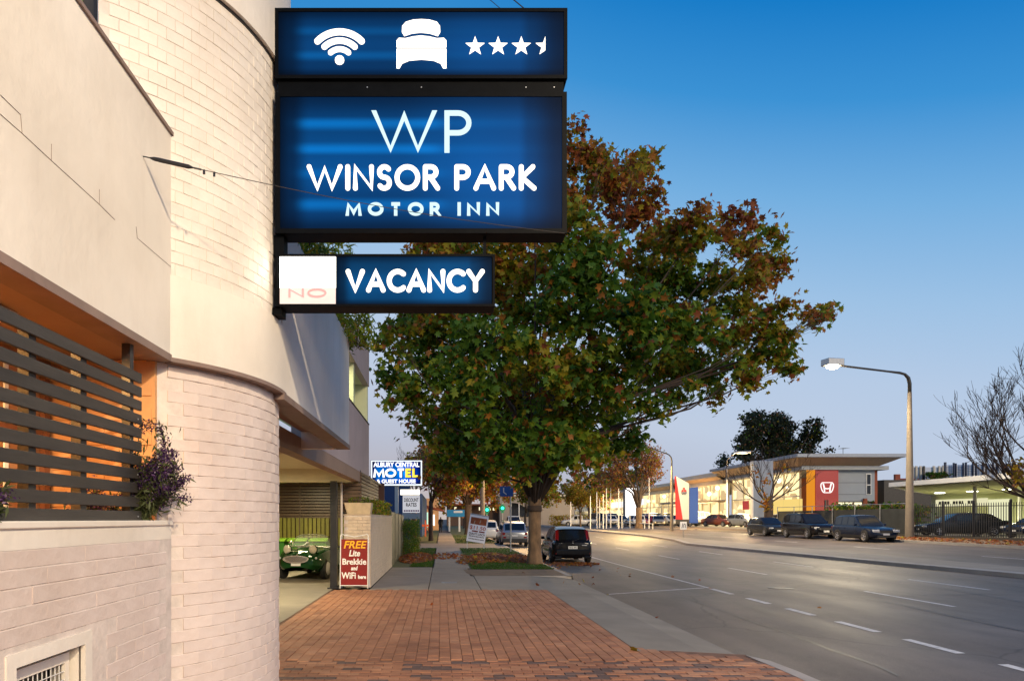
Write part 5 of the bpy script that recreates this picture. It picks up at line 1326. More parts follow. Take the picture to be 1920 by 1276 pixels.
# silver SUV
sz_ = road_z(4.7, 45)
sv, *_ = car('silver_suv', 'silver compact SUV parked behind the black hatchback, left of the plane tree trunk', (4.68, 46.5, sz_), 0, M['p_silver'], 4.5, 1.78, 1.63, 'suv')
mb = MB(); mb.box(-.80, .80, -2.275, -2.10, .30, .52); bevel(mb.build('rear_bumper', M['trimblk'], sv, W=False), .03)
for sd_ in (-1, 1):
    mb = MB(); mb.box(sd_*.66-.09, sd_*.66+.09, -2.30, -2.2, .55, .66); bevel(mb.build('reflector', M['redlamp'], sv, W=False), .01)
mb = MB(); mb.box(-.55, .55, -2.275, -2.262, .70, .73); mb.build('garnish', M['chrome'], sv, W=False)
for sd_ in (-1, 1):
    mb = MB(); mb.tube([(sd_*.6, -1.5, 1.64), (sd_*.6, -1.3, 1.68), (sd_*.6, .2, 1.69), (sd_*.6, .4, 1.66)], .018, 6); mb.build('roof_rail', M['trimblk'], sv, W=False)
car('white_wagon', 'white wagon parked ahead of the silver SUV, mostly hidden by the tilted price board', (3.35, 53.0, rise(53)), 0, M['p_white'], 4.6, 1.8, 1.55, 'wagon')
# parked row across the road
cr, *_ = car('blue_wagon', 'dark blue four wheel drive wagon parked across the road beside the lamp post', (26.55, 43.6, road_z(26.5, 43)), math.pi, M['p_navy'], 4.45, 1.75, 1.66, 'wagon', group='cars parked across the road')
for sd_ in (-1, 1):
    mb = MB(); mb.box(sd_*.60-.18, sd_*.60+.18, 2.16, 2.26, .60, .74); bevel(mb.build('headlamp', M['headlens'], cr, W=False), .02)
car('dark_suv', 'black SUV with roof rack parked directly behind the dark blue wagon', (26.4, 49.9, road_z(26.4, 50)), math.pi, M['p_black'], 4.7, 1.85, 1.80, 'suv', group='cars parked across the road')
car('dark_hatchback', 'charcoal hatchback parked third in the row across the road, beside the bare tree', (26.4, 56.2, road_z(26.4, 56)), math.pi, M['p_dark'], 4.1, 1.75, 1.50, 'hatch', group='cars parked across the road')
# car yard
g_ = 'cars for sale in the yard'
ws, *_ = car('white_suv', 'white SUV in the car yard in front of the slanted red and white totem', (31.2, 86.0, gz(31, 86)), R(118), M['p_white'], 4.8, 1.9, 1.85, 'suv', group=g_)
rs, *_ = car('yard_sedan', 'copper red sedan in the car yard just right of the white SUV', (33.2, 82.8, gz(33, 83)), R(200), M['p_rust'], 4.6, 1.8, 1.47, 'sedan', group=g_)
hs_, *_ = car('yard_hatchback', 'pale silver hatchback in the yard between the copper sedan and the red hatchback', (34.6, 79.5, gz(34, 80)), R(195), M['p_silver'], 4.1, 1.7, 1.5, 'hatch', group=g_)
dup(hs_, (36.0, 78.0, gz(36, 78)), R(188), 'red hatchback in the yard just left of the grey pylon', g_, M['p_red'])
dup(rs, (33.6, 65.2, gz(33, 65)), R(185), 'dark sedan in the yard under the yellow lit showroom window', g_, M['p_dark'])
dup(hs_, (34.6, 69.5, gz(34, 69)), R(180), 'silver hatchback in the yard under the red showroom panel', g_, M['p_champ'])
names = ['white', 'silver', 'champagne', 'charcoal', 'navy', 'red', 'silver', 'white']
pms = [M['p_white'], M['p_silver'], M['p_champ'], M['p_dark'], M['p_navy'], M['p_red'], M['p_silver'], M['p_white']]
src = [rs, hs_, ws]; q = random.Random(4); k = 0
for row, (x0, x1, yy0, n) in enumerate(((26.6, 34.5, 96, 6), (24.5, 36, 104, 7), (24.8, 38, 114, 6), (27, 42, 126, 5))):
    for i in range(n):
        x = lerp(x0, x1, (i+.5)/n); c_ = (k*5+row) % 8; s_ = src[(k*3+row) % 3]
        where = ['in the nearest row of the far yard', 'in the second row of the far yard', 'in the third row of the far yard', 'in the rearmost row of the far yard'][row]
        dup(s_, (x, yy0+q.uniform(-.6, .6), gz(28, yy0)), R(q.choice([165, 180, 195, 150])), f'{names[c_]} {["sedan", "hatchback", "SUV"][src.index(s_)]} {where}, {["first", "second", "third", "fourth", "fifth", "sixth", "seventh"][i]} from the left', 'cars lined up in the far yard', pms[c_]); k += 1
car('white_ute', 'white ute parked beyond the crossing beside the small golden tree', (21.3, 108, gz(25, 108)), R(85), M['p_white'], 5.2, 1.85, 1.75, 'ute', cat='ute')
# service station cars
c1, *_ = car('blue_sedan', 'dark blue sedan behind the black palisade fence at the right edge', (35.2, 40.3, gz(33, 40)), R(100), M['p_navy'], 4.8, 1.85, 1.48, 'sedan', group='cars behind the palisade fence')
dup(c1, (33.2, 44.5, gz(33, 44)), R(80), 'dark sedan behind the fence between the lamp post and the gate', 'cars behind the palisade fence', M['p_dark'])
dup(c1, (38.5, 50.5, gz(33, 50)), R(95), 'dark sedan furthest back under the service canopy', 'cars behind the palisade fence', M['p_navy'])

# ---------------------------------------------------------------- green roadster
gr = thing('green_roadster', 'vintage British racing green open roadster with chrome oval grille in the carport', 'sports car', (-3.81, 21.40, 0), math.pi-.15); gr.scale = (1.07, 1.07, 1.07)
# local: front towards +Y (rotated to face the camera)
st = [(-1.75, .30, .40, .62), (-1.65, .52, .30, .72), (-1.3, .64, .20, .80), (-.8, .67, .17, .80), (-.2, .67, .17, .80), (.35, .67, .17, .82), (.8, .67, .18, .83), (1.2, .66, .20, .80), (1.5, .60, .24, .73), (1.68, .50, .29, .64), (1.75, .36, .36, .56)]
mb = MB(); rows = []
for (y, w, z0, zs) in st:
    fb = .055 if y > .3 or y < -.6 else .02      # fender crown height over the bonnet
    sec = [(w*.75, z0), (w*.93, z0+.06), (w, z0+.35*(zs-z0)), (w*.985, zs-.16), (w*.93, zs-.04), (w*.80, zs), (w*.66, zs-.015), (w*.52, zs-fb*.5), (w*.40, zs+.015), (w*.2, zs+.05), (0, zs+.06)]
    full = sec+[(-x, z) for x, z in sec[-2::-1]]; rows.append([(x, y, z) for x, z in full])
n = len(rows[0]); mb.add([p for r in rows for p in r], [(i*n+k, (i+1)*n+k, (i+1)*n+k+1, i*n+k+1) for i in range(len(rows)-1) for k in range(n-1)]+[tuple(range(n)), tuple((len(rows)-1)*n+k for k in range(n))[::-1]])
o = mb.build('body', M['p_green'], gr, W=False, smooth=True); m_ = o.modifiers.new('s', 'SUBSURF'); m_.levels = m_.render_levels = 2
mb = MB(); mb.box(-.52, .52, -1.0, .42, .70, .835); bevel(mb.build('cockpit', M['trimblk'], gr, W=False), .05)
for sd_ in (-1, 1):
    mb = MB(); mb.lathe([(.205, -.05), (.29, -.04), (.30, .0), (.30, .08), (.28, .10), (.2, .10)], (sd_*.60, 1.08, .30), 'x', 22, True); wo = mb.build('wheel', M['tyre'], gr, W=False)
    mb = MB(); mb.lathe([(.19, .10*sd_+(.0 if sd_ > 0 else .05)), (.05, .12*sd_+(0 if sd_ > 0 else .05))], (sd_*.60, 1.08, .30), 'x', 18, True); mb.build('hub', M['rim'], wo, W=False)
    mb = MB(); mb.lathe([(.205, -.05), (.29, -.04), (.30, .0), (.30, .08), (.28, .10), (.2, .10)], (sd_*.60, -1.05, .30), 'x', 22, True); mb.build('wheel', M['tyre'], gr, W=False)
    # covered headlamps standing on the bonnet
    hx = sd_*.36
    mb = MB(); mb.ball((hx, 1.42, .815), .115, 16, 10, (1, .75, 1)); mb.build('headlamp_pod', M['p_green'], gr, W=False, smooth=True)
    mb = MB(); q = random.Random(sd_+5)
    mb.ball((hx, 1.50, .82), .108, 14, 9, (1, .45, 1)); mb.v = [(x+q.uniform(-.008, .008), y+q.uniform(-.01, .01), z+q.uniform(-.008, .008)) for x, y, z in mb.v]
    mb.build('headlamp_cover', M['cover'] if 'cover' in M else M.setdefault('cover', mat('cream_cloth_cover', (.70, .62, .50), .8, var=.15, scale=20, bump=.6)), gr, W=False, smooth=True)
    mb = MB(); mb.ball((sd_*.50, 1.66, .60), .035, 10, 6, (1, .6, 1)); mb.build('side_lamp', M['headlens'], gr, W=False, smooth=True)
    mb = MB(); mb.ball((sd_*.60, 1.60, .56), .03, 10, 6, (1, .6, 1)); mb.build('indicator', M['chrome'], gr, W=False, smooth=True)
    mb = MB(); mb.ball((sd_*.60, .62, .98), .055, 10, 6, (1, .5, .8)); mb.tube([(sd_*.60, .62, .83), (sd_*.60, .62, .96)], .009, 6); mb.build('mirror', M['chrome'], gr, W=False, smooth=True)
gp = [(.34*math.cos(R(a)), .585+.105*math.sin(R(a))*(1.0 if math.sin(R(a)) < 0 else .72)) for a in range(0, 360, 15)]
mb = MB(); ribbon(mb, [(x, z) for x, z in gp]+[gp[0]], .030, 0, False, .03); mb.v = [(x, 1.80-y, z) for x, y, z in mb.v]; mb.build('grille_surround', M['chrome'], gr, W=False)
mb = MB(); mb.add([(x*.97, 1.795, z) for x, z in gp], [tuple(range(len(gp)))]); G_ = mb.build('grille', M['trimblk'], gr, W=False)
mb = MB()
for k in range(9): z = .50+k*.02; w = .34*math.sqrt(max(0, 1-((z-.585)/(.105 if z < .585 else .078))**2)); mb.box(-w, w, 1.798, 1.803, z-.005, z+.006)
mb.build('grille_bars', M['chrome'], G_, W=False)
mb = MB(); mb.tube([(-.25, 1.58, .765), (0, 1.62, .775), (.25, 1.58, .765)], .013, 6); mb.build('bonnet_trim', M['chrome'], gr, W=False)
mb = MB(); mb.tube([(0, 1.74, .66), (0, 1.70, .72)], .012, 6); mb.build('bonnet_badge', M['chrome'], gr, W=False)
mb = MB(); mb.box(-.13, .13, 1.80, 1.812, .40, .49); mb.build('number_plate', M['plate'], gr, W=False)
wsp = [(-.57, .62, .85), (-.54, .56, .98), (-.46, .50, 1.13), (-.34, .48, 1.18), (0, .47, 1.20), (.34, .48, 1.18), (.46, .50, 1.13), (.54, .56, .98), (.57, .62, .85)]
mb = MB(); mb.tube(wsp, .014, 6, True); mb.tube([(-.57, .62, .85), (0, .70, .88), (.57, .62, .85)], .012, 6); mb.build('windscreen_frame', M['chrome'], gr, W=False)
M['clearg'] = mat('windscreen_glass', (.9, .95, .92), .02, var=0, alpha=.22)
mb = MB(); mb.add(wsp+[(0, .66, .86)], [tuple(range(len(wsp)))]); mb.build('windscreen', M['clearg'], gr, W=False)
mb = MB()
for sd_ in (-1, 1): mb.tube([(sd_*.22, .74, .885), (sd_*.05, .70, 1.0)], .006, 4)
mb.build('wipers', M['chrome'], gr, W=False)
mb = MB(); mb.box(-.28, .28, .98, 1.12, .895, .905); mb.build('bonnet_vent', M['chrome'], gr, W=False)
# ---------------------------------------------------------------- far light: vehicle waiting beyond
cb, *_ = car('oncoming_van', 'white van with lit headlamps stopped beyond the silver SUV', (9.6, 92, road_z(9.6, 92)), math.pi, M['p_white'], 4.8, 1.9, 1.9, 'suv', cat='van')
M['hlit'] = emis('lit_headlamp', (1, .82, .55), 30)
for sd_ in (-1, 1):
    mb = MB(); mb.lathe([(.10, 2.31), (.09, 2.33)], (sd_*.62, 0, .80), 'y', 12, True); mb.build('lit_headlamp', M['hlit'], cb, W=False)
M['creamf'] = mat('cream_fascia', (.62, .55, .42), .6, var=.05)
# ================================================================ STREET LAMPS
def street_lamp(label, base, htop, head, col, e, r0=.15, post='concpole', headsize=(.75, .30, .13), es=60, group='street lamps'):
    t = thing('street_lamp', label, 'street lamp', base, group=group)
    b = Vector(base); top = b+Vector((0, 0, htop)); hd = Vector(head)
    mb = MB(); mb.tube([b+Vector((0, 0, -.1)), b+Vector((0, 0, htop*.5)), top-Vector((0, 0, 1.1))], [r0*1.3, r0*.92, r0*.60], 12); mb.build('pole', M[post], t, smooth='auto')
    d = hd-top; pts = [top-Vector((0, 0, 1.15)), top-Vector((0, 0, .55)), top+d*.02-Vector((0, 0, .2)), top+d*.07, top+d*.14+Vector((0, 0, .05))]
    pts += [top.lerp(hd, k)+Vector((0, 0, .05)) for k in (.3, .6, 1.0)]
    mb = MB(); mb.tube(pts, [r0*.55]*3+[r0*.42]*2+[r0*.32]*3, 8); mb.build('arm', M['bracket'], t, smooth=True)
    u_ = Vector((d.x, d.y, 0)).normalized(); ang = math.atan2(u_.y, u_.x); c = hd+u_*headsize[0]*.4
    mb = MB(); mb.obox(tuple(c+Vector((0, 0, headsize[2]*.5))), (headsize[0], headsize[1], headsize[2]), ang); bevel(mb.build('lamp_head', M['steel'], t), .03)
    mb = MB(); mb.ball(tuple(c), .5, 12, 8, (headsize[0]*.72, headsize[0]*.55, headsize[2]*.95)); mb.build('lens', emis('lamp_lens', col, es), t)
    ld = bpy.data.lights.new('lamp', 'SPOT' if headsize[0] < 1.5 else 'POINT'); ld.energy = e; ld.color = col; ld.shadow_soft_size = .25
    if ld.type == 'SPOT': ld.spot_size = R(170); ld.spot_blend = .4
    lo = bpy.data.objects.new('lamp', ld); COL.objects.link(lo); lo.location = c-b-Vector((0, 0, .25)); lo.parent = t
    return t
M['concpole'] = mat('spun_concrete_pole', (.20, .165, .13), .75, var=.12, scale=4, bump=.2)
hx, hz = XZ(1566, 689, 43.2)
street_lamp('tall concrete street lamp with long arm and bright lamp beside the dark blue wagon', (29.5, 43.7, gz(29.5, 43.7)), 10.2, (hx, 42.8, hz), (1, .80, .50), 10500, .20, headsize=(1.1, .7, .42), es=120)
hx, hz = XZ(1194, 831, 75)
street_lamp('slim street lamp whose bright lamp shows through the far tree crown', (24.9, 75, gz(28.5, 75)-.15), 8.0, (hx, 75, hz), (1, .68, .28), 15000, .15, headsize=(1.1, .6, .22), es=90)
# yard flood light pole
hx, hz = XZ(1366, 850, 88)
street_lamp('white yard light pole with orange lit head in front of the showroom', (36.2, 88, gz(36, 88)), 8.3, (hx+.7, 87.6, hz), (1, .62, .30), 4500, .09, 'white', (2.0, .6, .25), 6)
# the lamp on our own kerb, behind the camera, that lights the motel wall
street_lamp('street lamp on the near kerb just behind the camera', (3.5, -3.5, 0), 9.5, (5.4, -3.5, 9.6), (1, .80, .54), 7000, .15)
street_lamp('street lamp on the near kerb beyond the plane tree', (3.3, 56, rise(56)), 9.0, (6.5, 56, 9.2), (1, .62, .26), 7500, .19)
# ================================================================ FAR SIDE: fences, service canopy
pf = thing('palisade_fence', 'black steel palisade fence with round topped posts along the far verge', 'fence', (30, 38, gz(30, 38)))
y = 31.0
def fz(y): return gz(30, y)
pk = MB(); pk.box(-.013, .013, -.013, .013, .06, 2.0); pk.add([(-.013, -.013, 2.0), (.013, -.013, 2.0), (.013, .013, 2.0), (-.013, .013, 2.0), (0, 0, 2.05)], [(0, 1, 4), (1, 2, 4), (2, 3, 4), (3, 0, 4)])
pkm = pk.mesh('picket', M['black'])
po = MB(); po.lathe([(.065, 0), (.065, 2.12), (.05, 2.17), (.02, 2.195)], (0, 0, 0), 'z', 10, True); pom = po.mesh('post', M['black'])
while y < 44.4:
    inst('picket', pkm, (30, y, fz(y)), (0, 0, 0), pf); y += .167
for y in (31.4, 34.0, 36.55, 39.1, 41.5, 44.4): inst('post', pom, (30, y, fz(y)), (0, 0, 0), pf)
for dz in (.25, 1.82):
    mb = MB(); mb.add([(29.98, 31, fz(31)+dz), (30.02, 31, fz(31)+dz), (30.02, 31, fz(31)+dz+.04), (29.98, 31, fz(31)+dz+.04), (29.98, 44.5, fz(44.5)+dz), (30.02, 44.5, fz(44.5)+dz), (30.02, 44.5, fz(44.5)+dz+.04), (29.98, 44.5, fz(44.5)+dz+.04)],
        [(0, 1, 2, 3), (4, 7, 6, 5), (0, 4, 5, 1), (1, 5, 6, 2), (2, 6, 7, 3), (3, 7, 4, 0)]); mb.build('rail', M['black'], pf)
mb = MB(); mb.box(29.9, 30.1, 30.5, 60, fz(45)-.25, fz(45)+.10); mb.build('plinth', M['bracket'], pf)
M['shade'] = mat('dark_mesh_screen', (.022, .026, .026), .7, var=.3, scale=2)
wf = thing('wire_fence', 'dark screened wire fence behind the parked wagon, left of the lamp post', 'fence', (30.1, 50, gz(30, 50)))
mb = MB(); mb.box(30.08, 30.12, 44.6, 62, fz(50)+.05, fz(50)+1.75); mb.build('mesh_screen', M['shade'], wf)
for y in (44.6, 47.5, 50.4, 53.3, 56.2, 59.1, 62): mb = MB(); mb.tube([(30.04, y, fz(y)), (30.04, y, fz(y)+2.1)], .035, 8); mb.build('post', M['steel'], wf)
mb = MB(); mb.tube([(30.04, 44.6, fz(50)+2.08), (30.04, 62, fz(50)+2.1)], .022, 6); mb.build('rail', M['steel'], wf)
# service canopy
sg = thing('service_canopy', 'white edged flat canopy with lit greenish ceiling behind the palisade fence', 'canopy', (45, 55, gz(45, 55)))
mb = MB(); P_ = [(35.6, 28), (35.6, 55.2), (54.2, 76.5), (62, 76.5), (62, 28)]
mb.prism(P_, 'z', 4.28, 4.62); mb.build('roof_slab', M['white'], sg)
M['gceil'] = mat('canopy_lining', (.60, .64, .36), .7, var=.05)
mb = MB(); mb.prism([(36.3, 28.5), (36.3, 54.9), (54.4, 75.8), (61.5, 75.8), (61.5, 28.5)], 'z', 4.18, 4.275); mb.build('ceiling_lining', M['gceil'], sg)
M['gwall'] = mat('pale_green_wall', (.66, .70, .42), .7, var=.05)
mb = MB(); mb.box(52.6, 52.9, 36, 74.5, .6, 4.18); mb.build('rear_wall', M['gwall'], sg)
for k, y in enumerate((46, 50.5, 55, 59.5, 64)):
    mb = MB(); mb.box(52.5, 52.6, y, y+2.6, 1.0, 3.6); mb.box(52.45, 52.5, y+1.2, y+1.35, 1.0, 3.6); mb.build('shop_window', emis('lit_shop_window', (1, .98, .62), .85) if k == 0 else bpy.data.materials['lit_shop_window'], sg)
mb = MB(); mb.box(52.3, 52.48, 66.6, 73.4, 3.05, 3.75); so = mb.build('fascia_sign', emis('pale_fascia', (1, .95, .6), .8), sg)
mb = MB()
for k, w in enumerate((.5, .35, .5, .5, 0, .5, .4, .5, .3, 0, .5, .4, .5)):
    if w: mb.box(52.28, 52.3, 72.9-k*.40-w*.6, 72.9-k*.40, 3.25, 3.55)
mb.build('sign_marks', M['trimblk'], so)
for x, y in ((40, 40), (40, 52), (50, 60)): mb = MB(); mb.tube([(x, y, .6), (x, y, 4.2)], .12, 10); mb.build('column', M['white'], sg)
dl = emis('canopy_downlight', (1, .98, .82), 22)
for i, (px, py) in enumerate(((1762, 923), (1823, 920), (1891, 916), (1985, 910))):
    D = (4.17-1.75)*F/(972-py); x, z = XZ(px, py, D)
    ceiling_light(x, D, 4.18, 0, 0, 330, (1, 1, .62), ['round canopy downlight nearest the lamp post', 'round canopy downlight, middle of the three', 'round canopy downlight nearest the bare tree', 'round canopy downlight beyond the right edge'][i], r=.42, mt=dl, name='downlight')
# elevated deck screen behind
M['bluesc'] = mat('blue_grey_mesh', (.62, .68, .76), .6, var=.06); M['dblue'] = mat('dark_blue_steel', (.02, .035, .075), .5)
ds = thing('rooftop_screen', 'dark blue post and rail screen on the deck above the canopy', 'screen', (70, 85, 5.5))
x0, _ = XZ(1772, 0, 84); x1, _ = XZ(1945, 0, 84)
mb = MB(); mb.add([(x0, 84.4, XZ(0, 897, 84)[1]), (x1, 84.4, XZ(0, 890, 84)[1]), (x1, 84.4, XZ(0, 868, 84)[1]), (x0, 84.4, XZ(0, 871, 84)[1])], [(0, 1, 2, 3)]); mb.add([(x0, 84.5, XZ(0, 897, 84)[1]), (x1, 84.5, XZ(0, 890, 84)[1]), (x1, 84.5, XZ(0, 868, 84)[1]), (x0, 84.5, XZ(0, 871, 84)[1])], [(0, 1, 2, 3)]); mb.build('mesh_panel', M['bluesc'], ds)
for px, s_ in ((1773, .9), (1789, .45), (1793, .45), (1807, .45), (1812, .5), (1825, .45), (1831, .5), (1844, .45), (1850, .5), (1863, .45), (1870, .55), (1881, .45), (1889, .5), (1900, .4), (1911, .4)):
    x, zt = XZ(px, 866+ (px % 3), 83.9); zb_ = XZ(px, 897-(px-1773)*.05, 83.9)[1]; mb = MB(); mb.box(x-s_*.09, x+s_*.09, 83.85, 84.1, zb_, zt); mb.build('post', M['dblue'], ds)
for k in range(6):
    mb = MB(); pts = []
    for i in range(24):
        px = 1775+i*6.5; py = 874+k*4.0-(px-1775)*.03+2.0*math.sin(px*.05+k*.6); x, z = XZ(px, py, 84); pts.append((x, 84.15, z))
    mb.tube(pts, .02, 4); mb.build('rail', M['dblue'], ds)
mb = MB(); mb.box(x0-7, x1+8, 84.6, 99, 0.6, XZ(0, 899, 84.6)[1]); mb.build('deck_building', M['bracket'], ds)
d2 = thing('grey_post_fence', 'row of pale grey posts with mesh panels left of the blue rooftop screen', 'fence', (62, 84, 4))
for px in (1712, 1719, 1727, 1733, 1752, 1762, 1769):
    x, zt = XZ(px, 873, 84); mb = MB(); mb.box(x-.10, x+.10, 84, 84.2, XZ(0, 905, 84)[1], zt); mb.build('post', M['creamf'] if px != 1733 else M['bracket'], d2)
x0, _ = XZ(1704, 0, 84); x1, _ = XZ(1770, 0, 84)
mb = MB(); mb.box(x0, x1, 84.25, 84.3, XZ(0, 896, 84)[1], XZ(0, 875, 84)[1]); mb.build('mesh_panel', M['bluesc'], d2)
bush('deck_hedge', 'dark clipped hedge block at the left end of the blue rooftop screen', (XZ(1757, 0, 83)[0], 83.0, XZ(0, 905, 83)[1]), (2.4, 1, 1.2), 900, .3, [8, 1, 0, 0, 0, 0, 2], 301, 'hedge', stems=3)
# red roof houses
M['terra'] = mat('terracotta_roof', (.30, .075, .035), .8, var=.2, scale=1.2)
def house(name, label, x, y, w, d, h, rh, wm, rm, z0=.8):
    t = thing(name, label, 'house', (x, y, z0))
    mb = MB(); mb.box(x-w/2, x+w/2, y-d/2, y+d/2, z0, h); mb.build('wall', wm, t)
    mb = MB(); o = .4; a, b, c, e = x-w/2-o, x+w/2+o, y-d/2-o, y+d/2+o
    mb.add([(a, c, h), (b, c, h), (b, e, h), (a, e, h), (x-w*.2, y, h+rh), (x+w*.2, y, h+rh)], [(0, 1, 5, 4), (1, 2, 5), (2, 3, 4, 5), (3, 0, 4), (3, 2, 1, 0)]); rf = mb.build('roof', rm, t)
    mb = MB(); mb.box(x-w*.28, x-w*.20, y-.3, y+.3, h+rh*.5, h+rh+.8); mb.build('chimney', M['terra'], rf)
    return t
x, z = XZ(1662, 900, 120); house('brick_house', 'house with terracotta hip roof between the showroom and the lamp post', x+.5, 122, 9, 8, 5.8, 2.5, M['mauve'], M['terra'])
x, z = XZ(1690, 896, 135); house('brick_house', 'second terracotta roofed house just right of the first, half behind the lamp post', x+4, 138, 12, 8, 7.2, 2.6, M['mauve'], M['terra'])
bush('garden_hedge', 'dark green hedge below the terracotta roofs', (XZ(1668, 0, 88)[0], 88, 1), (5.5, 3, 3.6), 2600, .34, [7, 2, 0, 0, 0, 0, 2], 302, 'hedge', stems=5)

# ================================================================ SHOWROOMS
def litglass(name, col, s, sc=(1, 1, 1), dens=1.6, dark=.35):
    """a lit showroom interior seen through glazing: bright, with darker shapes of displays and shelves"""
    m = bpy.data.materials.new(name); m.use_nodes = True; n = m.node_tree.nodes; l = m.node_tree.links; b = n['Principled BSDF']
    t = n.new('ShaderNodeTexCoord'); mp = n.new('ShaderNodeMapping'); mp.inputs['Scale'].default_value = sc; l.new(t.outputs['Object'], mp.inputs[0])
    no = n.new('ShaderNodeTexVoronoi'); no.distance = 'CHEBYCHEV'; no.inputs['Scale'].default_value = dens; no.inputs['Randomness'].default_value = .8; l.new(mp.outputs[0], no.inputs['Vector'])
    r = n.new('ShaderNodeValToRGB'); e = r.color_ramp.elements; e[0].position = .05; e[0].color = (dark*col[0], dark*col[1]*.9, dark*col[2]*.8, 1); e[1].position = .55; e[1].color = (*col, 1)
    sp = n.new('ShaderNodeSeparateXYZ'); l.new(no.outputs['Color'], sp.inputs[0]); l.new(sp.outputs[0], r.inputs[0]); l.new(r.outputs[0], b.inputs['Emission Color']); b.inputs['Emission Strength'].default_value = s
    b.inputs['Base Color'].default_value = (.05, .05, .05, 1); b.inputs['Roughness'].default_value = .15
    return m
M['shop'] = litglass('lit_showroom_glass', (1, .76, .36), 1.5, (1, .6, 1), 1.1, .42)
M['shopb'] = emis('lit_interior_wall', (1, .72, .22), .95)
M['shopw'] = emis('bright_interior_wall', (1, .90, .58), 1.3)
M['roofgrey'] = mat('grey_metal_fascia', (.30, .33, .37), .5, metal=.2, var=.05)
M['warmsof'] = mat('timber_soffit', (.42, .30, .20), .7, var=.08)
XF = 38.5
# corner showroom
hb = thing('corner_showroom', 'car showroom with tall red panel, grey cladding and upswept flat roof', 'showroom', (42, 80, 1))
def Z74(py): return XZ(0, py, 74)[1]
def X74(px): return XZ(px, 0, 74)[0]
mb = MB(); mb.box(X74(1567)+.01, X74(1640), 74, 74.4, Z74(939), Z74(881)); cl = mb.build('grey_cladding', M['grey'], hb)
for py in (904.3, 926.3): mb = MB(); mb.box(X74(1567), X74(1624), 73.985, 74.0, Z74(py)-.02, Z74(py)+.02); mb.build('cladding_joint', M['bracket'], cl)
mb = MB(); mb.box(X74(1623.5), X74(1633), 73.93, 74.0, Z74(926.5), Z74(887)); wf_ = mb.build('window_frame', M['white'], hb)
for a, b in ((907.5, 889), (925.5, 909.5)): mb = MB(); mb.box(X74(1625), X74(1631.5), 73.90, 73.935, Z74(a), Z74(b)); mb.build('pane', M['glass'], wf_)
mb = MB(); mb.box(X74(1640), X74(1640)+.3, 74.0, 96, 1, Z74(881)); mb.build('side_wall', M['terra'], hb)
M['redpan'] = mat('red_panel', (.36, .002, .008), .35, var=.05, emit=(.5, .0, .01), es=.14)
mb = MB(); mb.box(X74(1524.5), X74(1567), 73.5, 73.9, .9, Z74(881)); mb.build('red_panel', M['redpan'], hb)
mb = MB(); mb.box(X74(1511), X74(1524.5)-.01, 73.6, 73.9, .9, Z74(881)); mb.build('orange_return', emis('orange_lit_panel', (1, .36, .03), .8), hb)
M['logow'] = emis('lit_white_badge', (1, .95, .9), 1.3)
# emblem: rounded frame and an H
u74 = 74/F; lx, lz = X74(1545.8), Z74(913.7)
def L74(pts): return [(lx+a*u74, lz-b*u74) for a, b in pts]
mb = MB(); fr = L74([(-9, -9.2), (9, -9.2), (11.5, -6.5), (11.8, -2), (10.2, 4), (8, 8), (5.5, 9.6), (-5.5, 9.6), (-8, 8), (-10.2, 4), (-11.8, -2), (-11.5, -6.5), (-9, -9.2)])
ribbon(mb, fr, 1.5*u74, 73.49, False, .05); 
for sd_ in (-1, 1): ribbon(mb, L74([(sd_*7.6, -7.6), (sd_*5.8, -1), (sd_*5.2, 3), (sd_*4.9, 8.2)]), 2.2*u74, 73.485, False, .05)
ribbon(mb, L74([(-6, 1.2), (0, 2.4), (6, 1.2)]), 2.0*u74, 73.48, False, .05)
mb.build('car_emblem', M['logow'], hb)
mb = MB(); mb.box(X74(1541), X74(1544.5), 73.44, 73.5, Z74(953), Z74(937)); mb.box(X74(1546.5), X74(1548), 73.44, 73.5, Z74(955), Z74(937)); mb.build('door_pull', M['bracket'], hb)
# roof
mb = MB(); mb.box(X74(1496), X74(1640)+1.0, 73.2, 95, Z74(881), Z74(874)); mb.build('lower_fascia', M['roofgrey'], hb)
mb = MB(); mb.add([(X74(1490), 73.3, Z74(873.9)), (X74(1641), 73.3, Z74(873.9)), (X74(1641)+3, 94, Z74(873.9)), (X74(1490), 94, Z74(873.9)), (36.6, 71.2, 8.05), (47.5, 71.2, 8.1), (50.2, 94, 8.1), (36.6, 94, 8.05)],
     [(3, 2, 1, 0), (0, 1, 5, 4), (1, 2, 6, 5), (2, 3, 7, 6), (3, 0, 4, 7)]); mb.build('soffit', M['warmsof'], hb)
mb = MB(); mb.prism([(36.4, 71.0), (47.7, 71.0), (50.4, 94.2), (36.4, 94.2)], 'z', 8.08, 8.42); mb.build('roof_slab', M['roofgrey'], hb)
mb = MB(); mb.tube([(44, 76, 8.4), (44, 76, 9.5)], .03, 5)
for k in range(5): mb.tube([(43.6, 75.4+k*.25, 9.45), (44.4, 75.4+k*.25, 9.45)], .012, 4)
mb.build('antenna', M['bracket'], hb)
mb = MB(); mb.box(45.0, 46.9, 80, 82, 8.42, 9.0); mb.build('roof_unit', M['steel'], hb)
for a, b in ((1570, 1574), (1575, 1585), (1588, 1602), (1605, 1618)): mb = MB(); mb.box(X74(a), X74(b), 74.2, 74.3, Z74(948), Z74(941)); mb.build('lit_window', M['shopw'], hb)
mb = MB(); mb.box(X74(1567), X74(1640), 74.35, 74.6, .9, Z74(939)); mb.build('lower_wall', M['bracket'], hb)
mb = MB(); mb.box(X74(1618), X74(1622), 73.6, 74.0, .9, Z74(934)); mb.build('brick_pier', M['terra'], hb)
